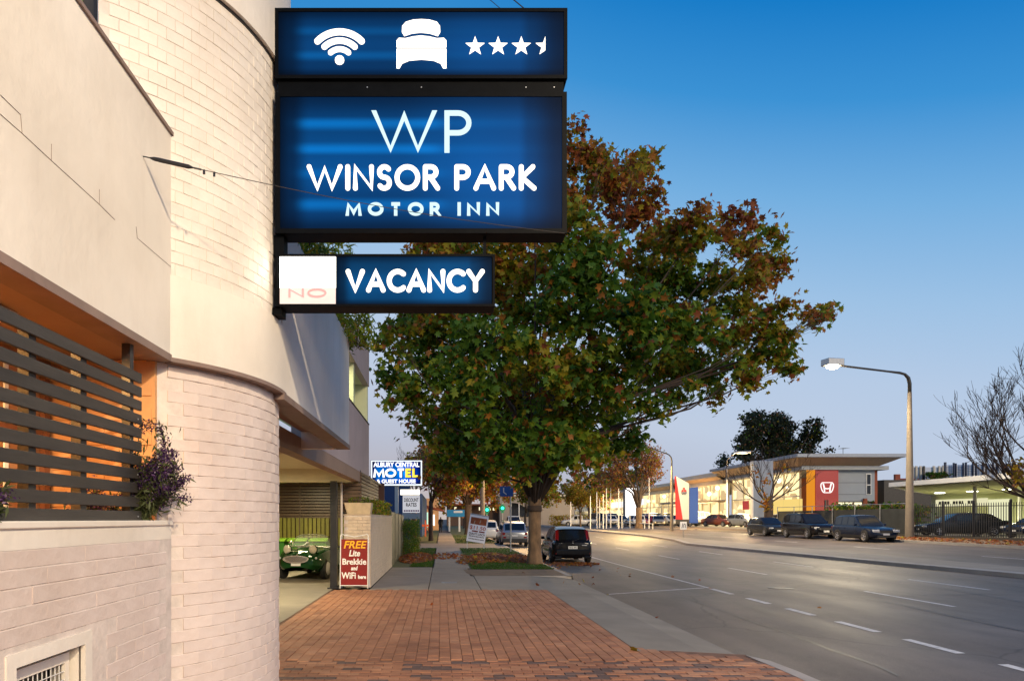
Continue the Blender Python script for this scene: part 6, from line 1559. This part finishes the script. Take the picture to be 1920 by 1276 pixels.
# street facing glass
def glazed(t, y0, y1, z1, sill, xf=XF, bays=6, mid=None, wallm='shop'):
    n = bays; 
    mb = MB(); mb.box(xf+.15, xf+.18, y0, y1, sill, z1); mb.build('showroom_glass', M[wallm], t)
    for k in range(n+1):
        y = lerp(y0, y1, k/n); mb = MB(); mb.box(xf, xf+.14, y-.05, y+.05, sill, z1); mb.build('mullion', M['creamf'], t)
    for z in ([mid] if mid else [])+[sill+.9]:
        mb = MB(); mb.box(xf+.02, xf+.13, y0, y1, z-.06, z+.06); mb.build('transom', M['creamf'], t)
glazed(hb, 74.6, 92, Z74(884), 1.0, XF, 5, 4.2)
mb = MB(); mb.box(XF+.0, XF+.12, 74.2, 81, 1.2, 3.9); mb.build('yellow_wall', M['shopb'], hb)
mb = MB(); mb.box(XF-.3, XF-.2, 86.4, 88, 2.9, 4.0); mb.build('red_display', M['redpan'], hb)
for y, z, s_ in ((79, 6.1, .55), (77, 5.2, .3), (83, 5.0, .3)): mb = MB(); mb.ball((XF-.1, y, z), s_*.5, 10, 6); mb.build('globe_lamp', emis('globe', (1, .9, .62), 3), hb)
mb = MB(); mb.box(XF-.9, XF+.14, 74.3, 92, Z74(884), Z74(881)); mb.build('upper_beam', M['creamf'], hb)
# far showroom with mitsubishi style totem
sh = thing('long_showroom', 'long low car showroom with cream stepped roofs and warmly lit glazing', 'showroom', (40, 110, 1))
def zA(py, D): return XZ(0, py, D)[1]
mb = MB(); mb.box(XF-1.6, XF+14, 93.0, 112, 7.45, 8.05); mb.build('roof_slab', M['creamf'], sh)
mb = MB(); mb.box(XF-.8, XF+14, 93.2, 112, 6.5, 7.0); mb.build('lower_fascia', M['creamf'], sh)
mb = MB(); mb.add([(XF-1.5, 93.1, 7.44), (XF-1.5, 111.9, 7.44), (XF-.7, 111.9, 7.0), (XF-.7, 93.1, 7.0)], [(0, 1, 2, 3)]); mb.build('soffit', M['warmsof'], sh)
glazed(sh, 93.2, 112, 6.5, 1.1, XF, 6, 4.3)
mb = MB(); mb.box(XF-1.5, XF+14, 112.2, 175, 7.1, 7.6); mb.build('roof_slab', M['creamf'], sh)
mb = MB(); mb.add([(XF-1.4, 112.3, 7.1), (XF-1.4, 175, 7.1), (XF-.5, 175, 6.6), (XF-.5, 112.3, 6.6)], [(0, 1, 2, 3)]); mb.build('soffit', M['warmsof'], sh)
mb = MB(); mb.box(XF-.6, XF+14, 112.3, 175, 6.1, 6.6); mb.build('lower_fascia', M['creamf'], sh)
glazed(sh, 112.4, 175, 6.1, 1.1, XF, 12, 3.8)
mb = MB(); mb.box(XF-4.5, XF-.05, 94, 108, 4.0, 4.25); mb.build('entry_canopy', M['warmsof'], sh)
for y in (94.3, 100, 107.6): mb = MB(); mb.box(XF-4.4, XF-4.0, y, y+.4, 1, 4.0); mb.build('column', M['creamf'], sh)
mb = MB(); mb.box(XF-.25, XF-.05, 103, 109.5, 4.7, 5.9); w_ = mb.build('upper_window_box', M['white'], sh)
for k in range(3): mb = MB(); mb.box(XF-.29, XF-.25, 103.3+k*2.05, 105.1+k*2.05, 4.9, 5.7); mb.build('pane', M['grey'], w_)
for y, z in ((99, 5.3), (96, 6.0), (119, 5.6), (128, 5.0), (140, 5.2)): mb = MB(); mb.ball((XF-.3, y, z), .3, 10, 6); mb.build('globe_lamp', bpy.data.materials['globe'], sh)
mb = MB(); mb.box(XF-.3, XF-.05, 132, 140, 4.4, 5.6); mb.box(XF-.3, XF-.05, 146, 156, 4.2, 5.4); mb.build('lit_signs', emis('white_blue_sign', (.9, .93, 1), 1.1), sh)
mb = MB(); mb.box(XF+4, XF+8, 118, 122, 7.6, 8.4); mb.build('roof_unit', M['steel'], sh)
for (y, e) in ((84, 2400), (100, 2800), (122, 3000), (145, 3000)):
    ld = bpy.data.lights.new('showroom_glow', 'AREA'); ld.shape = 'RECTANGLE'; ld.size = 10; ld.size_y = 3; ld.energy = e; ld.color = (1, .78, .42)
    lo = bpy.data.objects.new('showroom_glow', ld); COL.objects.link(lo); t_ = hb if y < 90 else sh; lo.location = Vector((XF-.9, y, 4.6))-ORG[t_.name]; lo.rotation_euler = (0, R(90), 0); lo.rotation_euler = Vector((-1, 0, -.35)).to_track_quat('-Z', 'Y').to_euler(); lo.parent = t_
# grey pylon
py_ = thing('grey_pylon', 'tall plain grey advertising pylon behind the bare street tree', 'pylon', (30.0, 66, gz(30, 66)))
def Z66(py): return XZ(0, py, 66)[1]
x0, x1 = XZ(1413, 0, 66)[0], XZ(1450, 0, 66)[0]
mb = MB(); mb.box(x0, x1, 66, 66.5, 1.6, Z66(863)); bevel(mb.build('slab', M['grey'], py_), .03); mb = MB(); mb.box(x0-.02, x1+.02, 65.97, 66.53, .6, 1.62+.0); mb.build('base', M['shade'], py_)
mb = MB(); mb.box(x0-.10, x0-.005, 65.98, 66.5, 1.6, Z66(864)); mb.build('edge_trim', M['white'], py_)
# slanted totem
tt = thing('slanted_totem', 'white and red slanted dealer totem with three diamond emblem', 'totem sign', (28.6, 80, gz(29, 80)))
def P80(px, py): x, z = XZ(px, py, 80); return (x, z)
M['totw'] = mat('pale_grey_panel', (.62, .60, .60), .5, var=.03); M['totr'] = mat('red_totem_panel', (.62, .02, .02), .45, var=.03)
mb = MB(); mb.prism([P80(1267, 892), P80(1292, 905.5), P80(1292, 973), P80(1280, 973)], 'y', 80, 80.35); mb.build('pale_panel', M['totw'], tt)
mb = MB(); mb.prism([P80(1267, 892), P80(1280, 973), P80(1268.5, 973)], 'y', 79.97, 80.30); mb.build('red_wedge', M['totr'], tt)
mb = MB(); mb.prism([P80(1268.5, 973), P80(1292, 973), P80(1292, 982), P80(1268.5, 982)], 'y', 80.0, 80.3); mb.build('base', M['bracket'], tt)
u8 = 80/F; cx, cz = P80(1282.2, 918)
mb = MB()
for a in (90, 210, 330):
    dx, dz = math.cos(R(a)), math.sin(R(a)); nx, nz = -dz, dx; s_ = 5.4*u8; w = 2.3*u8
    mb.prism([(cx, cz), (cx+dx*s_*.5+nx*w, cz+dz*s_*.5+nz*w), (cx+dx*s_, cz+dz*s_), (cx+dx*s_*.5-nx*w, cz+dz*s_*.5-nz*w)], 'y', 79.95, 80)
mb.build('diamond_emblem', M['totr'], tt)
for k, s_ in enumerate(('MITSUBISHI', 'MOTORS')): text(s_, .2, M['dblue'], tt, (cx, 79.98, cz-(5.2+2.6*k)*u8), bold=.004, fitw=(.62 if k == 0 else .46))
bp_ = thing('advertising_panel', 'flat blue advertising panel just right of the slanted totem', 'panel sign', (30.2, 84, gz(30, 84)))
def P84(px, py): x, z = XZ(px, py, 84); return (x, z)
M['bluep'] = mat('blue_panel_paint', (.02, .07, .30), .45, var=.04, emit=(.01, .05, .25), es=.3)
mb = MB(); mb.prism([P84(1293.5, 914), P84(1309, 912), P84(1309, 980), P84(1293.5, 980)], 'y', 84, 84.3); mb.build('panel', M['bluep'], bp_)
# bright white pylon
wp_ = thing('lit_pylon', 'brightly lit white pylon sign seen left of the sparse tree trunk', 'pylon', (29.8, 110, gz(30, 110)))
x0, z0 = XZ(1169, 972, 110); x1, z1 = XZ(1193, 914, 110)
mb = MB(); mb.box(x0+.1, x1, 110, 110.6, 1.2, z1); mb.build('cabinet', M['dblue'], wp_)
mb = MB(); mb.box(x0+.35, x1-.02, 109.9, 110, 1.6, z1-.05); mb.build('lit_face', emis('white_pylon_face', (1, .97, .92), 2.6), wp_)
# flagpoles
fl = [(1107, 930), (1119, 922), (1124, 935), (1131, 926), (1137, 915), (1145, 914), (1160, 916), (1166, 936), (1181, 905), (1217, 895), (1070, 941)]
ps = ['first', 'second', 'third', 'fourth', 'fifth', 'sixth', 'seventh', 'eighth', 'ninth', 'tenth', 'leftmost short']
for i, (px, top) in enumerate(fl):
    D = 86+i % 3*3; x, z = XZ(px, top, D); t = thing('flagpole', f'slim pale flagpole at the far car yard, {ps[i]} from the left' if i < 10 else 'short pale pole left of the flagpoles by the golden tree', 'flagpole', (x, D, gz(28, D)-.2), group='flagpoles at the far yard')
    mb = MB(); mb.tube([(x, D, gz(28, D)-.2), (x, D, z)], [.07, .045], 6); mb.build('pole', M['white'], t)
    mb = MB(); mb.ball((x, D, z), .07, 6, 4); mb.build('finial', M['steel'], t)
# yard bollards / barrier
yb = thing('yard_rail', 'low pale rail along the front of the far car yard', 'rail', (27.4, 90, 1))
mb = MB(); mb.tube([(25.6, 84, gz(28, 84)+.45), (25.6, 130, gz(28, 130)+.45)], .05, 6)
mb.build('rail', M['white'], yb)
for k in range(14):
    y = 84+k*3.4; mb = MB(); mb.box(25.55, 25.65, y, y+.1, gz(28, y)-.4, gz(28, y)+.45); mb.build('rail_post', M['white'], yb)
# keep left sign on the median
kx, kz = XZ(1281, 985, 54)
ks = thing('keep_left_sign', 'small white sign with dark blue marks on a post at the nose of the median', 'road sign', (kx, 54, road_z(kx, 54)+.14))
mb = MB(); mb.tube([(kx, 54, road_z(kx, 54)+.1), (kx, 54, kz+.3)], .03, 8); mb.build('post', M['steel'], ks)
mb = MB(); mb.box(kx-.26, kx+.26, 53.95, 53.97, kz-.30, kz+.32); pl_ = mb.build('plate', M['white'], ks)
mb = MB(); ribbon(mb, [(kx-.15, kz-.16), (kx-.11, kz-.15), (kx-.08, kz), (kx-.06, kz+.16), (kx-.02, kz+.18)], .05, 53.949, False, .004); ribbon(mb, [(kx+.02, kz-.16), (kx+.02, kz+.05), (kx+.06, kz+.15), (kx+.12, kz+.15), (kx+.15, kz+.05), (kx+.15, kz-.16)], .05, 53.949, False, .004); mb.build('symbol', M['dblue'], pl_)

# ================================================================ LEFT SIDE BEYOND
# blue motel building with orange awning
bb = thing('blue_building', 'deep blue painted building behind the trees on the left of the footpath', 'building', (-7, 60, rise(60)))
M['dpblue'] = mat('deep_blue_render', (.012, .05, .16), .6, var=.1, scale=.8)
mb = MB(); mb.box(-9.5, -1.9, 42, 43, rise(42), 4.25); mb.box(-16, -9.5, 42, 60, rise(42), 4.0); mb.build('front_wall', M['dpblue'], bb)
mb = MB(); mb.box(-9, -1.75, 62, 82, rise(62), 4.0); mb.build('rear_wing', M['dpblue'], bb)
mb = MB(); mb.box(-7.0, -2.2, 43.2, 61.8, rise(42), 3.6); mb.build('link_wall', mat('rust_render', (.28, .09, .04), .8, var=.15), bb)
aw = thing('orange_awning', 'orange awning over the footpath shop entrance beside the blue wing', 'awning', (-1, 84, 2.5))
M['orange'] = mat('orange_canvas', (.55, .12, .05), .6, var=.1)
mb = MB(); mb.add([(-1.75, 82.2, 3.35), (-1.75, 88, 3.35), (.35, 88, 2.75), (.35, 82.2, 2.75), (-1.75, 82.2, 3.0), (.35, 82.2, 2.6), (.35, 88, 2.6), (-1.75, 88, 3.0)], [(0, 1, 2, 3), (0, 3, 5, 4), (3, 2, 6, 5), (4, 5, 6, 7)]); mb.build('canvas', M['orange'], aw)
mb = MB(); mb.box(-1.6, -1.5, 82.4, 82.5, rise(82), 3.2); mb.build('awning_post', M['orange'], aw)
sf = thing('lit_shopfront', 'small lit shopfront with pale window under the orange awning', 'shop', (-3, 92, rise(90)))
mb = MB(); mb.box(-6, -.4, 90, 96, rise(90), 4.4); mb.build('shop_wall', M['porch'], sf)
mb = MB(); mb.box(-2.3, -1.7, 89.9, 90, rise(90)+.4, 2.6); mb.build('window', emis('pale_green_window', (.6, .95, .7), 1.1), sf)
mb = MB(); mb.box(-1.1, -.9, 89.9, 90, rise(90)+.6, 2.3); mb.build('window', emis('white_window', (1, .95, .85), 2), sf)
# motel pole sign
YM = 35.0
def XM(px): return (px-828)*YM/F
def ZM(py): return 1.75+(972-py)*YM/F
ms = thing('motel_pole_sign', 'lit blue and white ALBURY CENTRAL MOTEL pole sign beside the motor inn', 'illuminated sign', (XM(742), YM, rise(35)))
mb = MB(); mb.box(XM(695), XM(792), YM, YM+.35, ZM(910), ZM(862)); bevel(mb.build('cabinet', M['steel'], ms), .01)
wl = emis('white_sign_border', (.86, .92, 1), 1.35)
mb = MB(); mb.box(XM(696), XM(791), YM-.02, YM, ZM(909.5), ZM(862.8)); mb.build('border', wl, ms)
PM = signpanel('backlit_royal_blue', [(0, .2), (.3, .5), (.5, .8), (.75, .5), (1, .2)], (.0, .035, .55), (.0, .30, .95), x_fade=(.08, .80), s=1.25)
mb = MB(); mb.box(XM(698), XM(789), YM-.035, YM-.021, ZM(907), ZM(864.8)); mb.build('face_panel', PM, ms)
wt = emis('white_sign_letter', (1, 1, 1), 1.6); ylw = emis('yellow_sign_letter', (1, .78, .08), 1.3)
text('ALBURY CENTRAL', .32, wt, ms, (XM(743.5), YM-.04, ZM(871)), bold=.010, fitw=86*YM/F)
uM = YM/F
word('MOTEL', XM(701.5), XM(787), ZM(895.5), ZM(878.5), 4.3*uM, YM-.038, 'letter_shadow', M['trimblk'], ms, hs=1.0)
word('MOTEL', XM(700), XM(785.5), ZM(894.5), ZM(877.5), 4.3*uM, YM-.047, 'letter', wt, ms, hs=1.0, ms=[wt, wt, wt, ylw, ylw])
text('& GUEST HOUSE', .26, wt, ms, (XM(743), YM-.04, ZM(902)), bold=.008, fitw=73*YM/F)
mb = MB(); mb.box(XM(740), XM(746.5), YM+.08, YM+.26, rise(35), ZM(910)); mb.build('post', M['white'], ms)
mb = MB(); mb.box(XM(750.5), XM(786.5), YM+.05, YM+.22, ZM(927), ZM(917)); mb.build('light_box', emis('warm_light_box', (1, .93, .78), 2.2), ms)
mb = MB(); mb.box(XM(755), XM(787), YM+.05, YM+.12, ZM(960.5), ZM(928.5)); rb = mb.build('rate_board', mat('lit_rate_board', (.7, .7, .7), .5, var=0, emit=(.9, .86, .86), es=.55), ms)
text('DISCOUNT', .26, M['trimblk'], rb, (XM(771), YM+.046, ZM(937)), bold=.006, fitw=27*YM/F)
text('RATES', .26, M['trimblk'], rb, (XM(771), YM+.046, ZM(946)), bold=.006, fitw=20*YM/F)
M['purp'] = mat('purple_vinyl', (.30, .05, .25), .5, var=0)
mb = MB()
for k in range(9): mb.box(XM(757+k*3.3), XM(759.3+k*3.3), YM+.044, YM+.05, ZM(958.5), ZM(955.3))
mb.build('small_print', M['purp'], rb)
mb = MB(); mb.box(XM(754), XM(787), YM+.05, YM+.12, ZM(972), ZM(961.5)); mb.build('lower_board', M['totw'], ms)
# utility items along the verge
gpole = thing('parking_sign', 'blue parking sign on a thin grey post left of the tree trunk', 'road sign', (3.6, 36, rise(36)))
mb = MB(); mb.tube([(3.58, 36, rise(36)), (3.58, 36, XZ(0, 914, 36)[1])], .038, 8); mb.build('post', M['steel'], gpole)
M['bsign'] = mat('blue_sign_face', (.01, .10, .42), .35, var=.03)
x0, z0 = XZ(937, 930, 36); x1, z1 = XZ(962, 911, 36)
mb = MB(); mb.box(x0, x1, 35.94, 35.96, z0, z1); pl_ = mb.build('plate', M['bsign'], gpole)
mb = MB(); xc = XZ(946, 0, 36)[0]; zc = (z0+z1)/2
ribbon(mb, [(xc-.05, zc+.18), (xc-.05, zc-.05), (xc+.10, zc-.16)], .05, 35.939, False, .003); mb.build('symbol', M['white'], pl_)
# price board
pb_ = thing('price_board', 'tilted white price board with brown picture leaning on the verge', 'sandwich board', (2.0, 39, rise(39)))
D = 39.2; cx, cz = XZ(895.5, 990, D); ang = R(-9)
def PBp(a, b): # a,b in px right/up in the board's own axes
    c, s_ = math.cos(ang), math.sin(ang); return (cx+(a*c-b*s_)*D/F, cz+(a*s_+b*c)*D/F)
def brect(a0, a1, b0, b1, y, d, m_, nm, par):
    mb = MB(); mb.prism([PBp(a0, b0), PBp(a1, b0), PBp(a1, b1), PBp(a0, b1)], 'y', y, y+d); return mb.build(nm, m_, par)
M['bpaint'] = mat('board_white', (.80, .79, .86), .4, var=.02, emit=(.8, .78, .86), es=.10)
brect(-17.5, 17.5, -26, 26, D, .04, M['bpaint'], 'board', pb_)
M['steelb'] = mat('blue_grey_trim', (.30, .38, .45), .4)
for a0, a1, b0, b1 in ((-17.5, 17.5, 24.2, 25.6),): brect(a0, a1, b0, b1, D-.006, .006, M['steelb'], 'edge_strip', pb_)
M['photo'] = mat('printed_picture', (.42, .10, .03), .4, var=.4, scale=5, col2=(.25, .05, .02))
pic = brect(-15, 15, 7, 20, D-.006, .006, M['photo'], 'picture', pb_)
for a, b in ((-8, 11), (2.5, 13)):
    mb = MB(); mb.prism([PBp(a-1, b-3), PBp(a+.8, b-3), PBp(a+1.6, b+3), PBp(a+.8, b+3.2)], 'y', D-.010, D-.006); mb.build('picture_figure', M['creamf'], pic)
Mrot = (Matrix.Rotation(-ang, 4, 'Y') @ Matrix.Rotation(R(90), 4, 'X')).to_euler()
M['redv'] = mat('red_print', (.50, .05, .03), .5, var=0); M['blkv'] = mat('dark_print', (.03, .03, .06), .5, var=0); M['mar2'] = mat('maroon_print', (.20, .01, .02), .5, var=0)
for s_, b, wpx, sz, m_ in (('$11.50', .5, 30, .30, 'redv'), ('QUALITY LUNCH', -11, 30, .18, 'blkv'), ('8/8 KIEWA ST', -22, 30, .09, 'blkv')):
    if '8/8' in s_: continue
    x, z = PBp(0, b); text(s_, sz, M[m_], pb_, (x, D-.008, z), Mrot, bold=.004, fitw=wpx*D/F)
brect(-10, 1.5, -7.0, -4.4, D-.006, .006, M['mar2'], 'print_bar', pb_); brect(3.5, 14, -7.0, -4.4, D-.006, .006, M['mar2'], 'print_bar', pb_)
for b in (-16.5, -21.5):
    mb = MB(); q = random.Random(int(b*2)); a = -14
    while a < 14:
        w = q.uniform(1.0, 2.2); mb.prism([PBp(a, b), PBp(a+w, b), PBp(a+w, b+2), PBp(a, b+2)], 'y', D-.007, D-.004); a += w+.9
    mb.build('small_print', M['blkv'], pb_)
for s_ in (-1, 1):
    a = PBp(s_*16, -24); mb = MB(); mb.tube([(a[0], D+.03, a[1]), (a[0]-.02*s_, D+.35, rise(39))], .015, 6); mb.tube([(a[0], D+.02, a[1]), (a[0], D+.02, rise(39))], .015, 6); mb.build('leg', M['white'], pb_)
# teal shop sign far along the path
ts_ = thing('teal_shop_sign', 'small teal and white sign on posts at the far left of the crossing', 'sign', (2.0, 82, rise(82)))
x0, z0 = XZ(838, 968, 82); x1, z1 = XZ(871, 955, 82)
mb = MB(); mb.box(x0, x1, 82, 82.1, z0, z1); pl_ = mb.build('panel', mat('teal_face', (.02, .18, .32), .4, emit=(.01, .12, .25), es=.4), ts_)
mb = MB(); mb.box(x0+.8, x1-.25, 81.96, 82, z0+.45, z1-.12); mb.build('white_band', M['white'], pl_)
for x in (x0+.3, x1-.6): mb = MB(); mb.box(x-.1, x+.1, 82.1, 82.3, rise(82), z0+.1); mb.build('post', M['white'], ts_)
# traffic lights
M['glamp'] = emis('green_signal', (.02, 1, .45), 6); M['glowboard'] = mat('signal_glow_board', (.015, .10, .05), .6, emit=(.0, .32, .13), es=.5)  # housing and backing disc emit green, standing in for the lamp's glow
for i, (px, py, D) in enumerate(((913, 955, 84), (942, 952, 80))):
    x, z = XZ(px, py, D); t = thing('traffic_light', ['green traffic light at the left, just above the price board', 'green traffic light just left of the blue parking sign post'][i], 'traffic light', (x, D, rise(D)))
    mb = MB(); mb.tube([(x, D+.1, rise(D)), (x, D+.1, z+.6)], .06, 8); mb.build('post', M['steel'], t)
    mb = MB(); mb.lathe([(.38, 0), (.38, .03)], (x, D, z), 'y', 20, True); mb.box(x-.15, x+.15, D-.16, D, z-.55, z+.45); mb.build('housing_halo', M['glowboard'], t)
    mb = MB(); mb.ball((x, D-.17, z), .17, 10, 6, (1, .5, 1)); mb.build('green_lamp', M['glamp'], t)
    for zz in (.28, -.28):
        mb = MB(); mb.lathe([(.09, -.17), (.09, -.16)], (x, D, z+zz+(.0)), 'y', 12, True); mb.build('dark_lamp', M['trimblk'], t)
# mid-distance buildings closing the street
bgm = thing('beige_building', 'beige building with curved glazed entry closing the end of the street', 'building', (17, 126, 1))
M['beige'] = mat('beige_render', (.36, .30, .25), .7, var=.06, scale=.5)
def PX(px, D): return XZ(px, 0, D)[0]
def PZ(py, D): return XZ(0, py, D)[1]
D = 126
mb = MB(); mb.box(PX(937, D), PX(1000, D), D, D+12, .4, PZ(930, D)); mb.box(PX(1000, D)+.01, PX(1078, D), D+.5, D+12, .4, PZ(933, D)); mb.build('walls', M['beige'], bgm)
ap = [(PX(960, D), PZ(968, D))]+[(PX(960, D)+(PX(1000, D)-PX(960, D))*k/8, PZ(968, D)+(PZ(942, D)-PZ(968, D))*(1-(k/8)**2.2)) for k in range(9)]
mb = MB(); mb.prism(ap, 'y', D-.15, D); gl_ = mb.build('curved_window', M['glass'], bgm)
mb = MB(); mb.box(PX(973, D)-.08, PX(973, D)+.08, D-.25, D-.15, PZ(968, D), PZ(944, D)); mb.build('mullion', M['white'], gl_)
mb = MB(); mb.box(PX(935, D), PX(1080, D), D-.4, D+12.4, PZ(930, D), PZ(927, D)); mb.build('roof_edge', M['creamf'], bgm)
b2 = thing('blue_grey_building', 'blue grey low building with ribbon window right of the plane tree trunk', 'building', (33, 150, 1)); D = 150
mb = MB(); mb.box(PX(1066, D), PX(1110, D), D, D+10, .4, PZ(929, D)); mb.build('walls', mat('blue_grey_render', (.16, .20, .30), .6), b2)
mb = MB(); mb.box(PX(1078, D), PX(1104, D), D-.1, D, PZ(966, D), PZ(958, D)); mb.build('ribbon_window', M['glass'], b2)
mb = MB(); mb.box(PX(1064, D), PX(1112, D), D-.5, D+10, PZ(932, D), PZ(927, D)); mb.build('roof_edge', M['grey'], b2)
b3 = thing('dark_warehouse', 'dark brown tall warehouse wall behind the flagpoles', 'building', (45, 190, 1)); D = 185
mb = MB(); mb.box(PX(1100, D), PX(1172, D), D, D+12, .4, PZ(915, D)); mb.build('walls', mat('dark_brown_cladding', (.06, .045, .035), .8), b3)
mb = MB(); mb.box(PX(1099, D), PX(1173, D), D-.3, D+12.3, PZ(915, D), PZ(913, D)); mb.build('parapet_cap', M['bracket'], b3)
b4 = thing('brown_building', 'low brown shop row with small lit windows beyond the first street tree', 'building', (4, 150, 1)); D = 128
mb = MB(); mb.box(PX(838, D), PX(936, D), D, D+10, .4, PZ(944, D)); mb.build('walls', mat('brown_render', (.16, .09, .06), .8, var=.2, scale=.5), b4)
for px in (898, 905, 916, 924, 852): mb = MB(); mb.box(PX(px, D), PX(px+4, D), D-.1, D, PZ(956, D), PZ(950, D)); mb.build('lit_window', M['shopw'], b4)
mb = MB(); mb.box(PX(836, D), PX(938, D), D-2.5, D, PZ(947, D), PZ(945, D)); mb.build('verandah_roof', M['terra'], b4)
# low orange barrier by the path
ob = thing('yellow_gate_post', 'small orange and dark gate post beside the lawn strip', 'gate post', (-1.4, 62, rise(62)))
mb = MB(); mb.box(-1.5, -1.38, 62, 62.12, rise(62), rise(62)+1.5); mb.build('post', M['orange'], ob)
mb = MB(); mb.box(-1.75, -1.05, 62.02, 62.10, rise(62)+.9, rise(62)+1.1); mb.build('arm', M['orange'], ob)
# ---------------------------------------------------------------- pedestrian
def person(loc, label):
    me = bpy.data.meshes.new('person')
    V = [(0, 0, .95), (0, .01, 1.18), (0, 0, 1.42), (0, 0, 1.52), (0, -.01, 1.66), (-.19, 0, 1.42), (-.25, .02, 1.14), (-.24, -.07, .90), (.19, 0, 1.42), (.25, -.04, 1.14), (.24, .05, .90),
         (-.09, 0, .88), (-.10, .10, .48), (-.10, .03, .08), (-.10, .15, .04), (.09, 0, .88), (.10, -.05, .48), (.10, -.22, .12), (.10, -.12, .04), (0, 0, 1.74)]
    E = [(0, 1), (1, 2), (2, 3), (3, 4), (4, 19), (2, 5), (5, 6), (6, 7), (2, 8), (8, 9), (9, 10), (0, 11), (11, 12), (12, 13), (13, 14), (0, 15), (15, 16), (16, 17), (17, 18)]
    rad = [.16, .145, .15, .06, .10, .07, .05, .04, .07, .05, .04, .10, .07, .045, .04, .10, .07, .045, .04, .075]
    me.from_pydata(V, E, []); me.materials.append(M['pcoat'])
    o = bpy.data.objects.new('person', me); COL.objects.link(o); o.location = loc
    sk = o.modifiers.new('skin', 'SKIN')
    for i, r_ in enumerate(rad):
        v = me.skin_vertices[0].data[i]; v.radius = (r_, r_); v.use_root = (i == 0)
    s = o.modifiers.new('sub', 'SUBSURF'); s.levels = s.render_levels = 2
    dg = bpy.context.evaluated_depsgraph_get(); bpy.context.view_layer.update()
    nm = bpy.data.meshes.new_from_object(o.evaluated_get(dg)); o.modifiers.clear(); o.data = nm
    ORG[o.name] = Vector(loc)
    nm.materials.clear(); nm.materials.append(M['pcoat']); nm.materials.append(M['skin']); nm.materials.append(M['hair'])
    for p in nm.polygons:
        c = p.center; p.use_smooth = True
        p.material_index = 2 if c.z > 1.62 else (1 if 1.49 < c.z <= 1.62 or (c.z < .93 and abs(c.x) > .2) else 0)
    mb = MB(); mb.lathe([(.17, .60), (.20, .70), (.19, .95), (.16, 1.15)], loc, 'z', 14); mb.build('coat_skirt', M['pcoat'], o, smooth=True)
    return tag(o, label, 'person')
M['pcoat'] = mat('dark_coat', (.015, .015, .02), .8); M['skin'] = mat('skin', (.45, .28, .20), .6); M['hair'] = mat('dark_hair', (.02, .015, .012), .6)
person((-.10, 77, rise(77)), 'pedestrian in a long dark coat walking away along the footpath')
# vehicles' and yard warm spill come from the lamps above; overhead wires on the far side
ow = thing('overhead_wire', 'pair of thin overhead wires climbing to the right behind the bare tree', 'overhead wire', (60, 90, 8))
mb = MB()
for a, b in (((1810, 868), (1860, 845)), ((1832, 868), (1890, 842))):
    p = XZ(*a, 90); q_ = XZ(*b, 90); dx, dz = q_[0]-p[0], q_[1]-p[1]; mb.tube([(p[0], 90, p[1]), (p[0]+dx*4, 90, p[1]+dz*4)], .035, 4)
mb.build('wire', M['bracket'], ow)
for o in list(bpy.data.objects):
    if o.type == 'LIGHT' and o.name.startswith('lamp'): o.name = 'lamp'

mb = MB(); mb.box(2.62, 4.02, 21.37, 21.5, -.13, -.002); mb.build('kerb_return', M['kerb'], kind='structure')

# road wear: repair patches, sealed cracks, service covers
M['patch'] = mat('repair_asphalt', (.085, .072, .064), .8, var=.2, scale=3, bump=.5, bscale=120, detail=9)
M['seal'] = mat('bitumen_seal', (.035, .032, .032), .45, var=.2)
rp_ = thing('road_repairs', None, None, (9, 16, 0)); rp_['kind'] = 'structure'
def onroad(pts, m_, nm, z=.0045):
    mb = MB(); mb.add([(x, y, road_z(x, y)+z) for x, y in pts], [tuple(range(len(pts)))]); mb.build(nm, m_, rp_)
pass
q = random.Random(77)
for (x, y, dx, dy, n) in ((5.4, 8.2, .05, .55, 16), (8.2, 16, .5, .03, 12), (9.2, 7.5, .04, .6, 14), (12.2, 12, .06, .9, 14), (6.0, 19, .35, .1, 8), (14.8, 16, .02, 1.2, 12)):
    pts = [(x, y)]
    for k in range(n): pts.append((pts[-1][0]+dx+q.uniform(-.07, .07), pts[-1][1]+dy+q.uniform(-.05, .05)))
    mb = MB(); vs = []
    for px_, py_ in pts:
        w_ = q.uniform(.008, .02); ox, oy = (w_, 0) if dy > dx else (0, w_)
        vs += [(px_-ox, py_-oy, road_z(px_, py_)+.005), (px_+ox, py_+oy, road_z(px_, py_)+.005)]
    mb.add(vs, [(2*i, 2*i+1, 2*i+3, 2*i+2) for i in range(len(pts)-1)]); mb.build('sealed_crack', M['seal'], rp_)
cv = thing('service_cover', 'round iron service cover set in the near traffic lane', 'manhole cover', (8.9, 18.2, road_z(8.9, 18.2)))
mb = MB(); mb.lathe([(.32, .0), (.32, .008), (.27, .008), (.265, .004), (.01, .006)], (8.9, 18.2, road_z(8.9, 18.2)), 'z', 24); mb.build('cover', M['seal'], cv)
wcv = thing('path_cover', 'small square metal service lid in the concrete apron', 'service lid', (.2, 19.1, .002))
mb = MB(); mb.box(.0, .42, 18.9, 19.25, -.02, .006); bevel(mb.build('lid', M['steel'], wcv), .003)
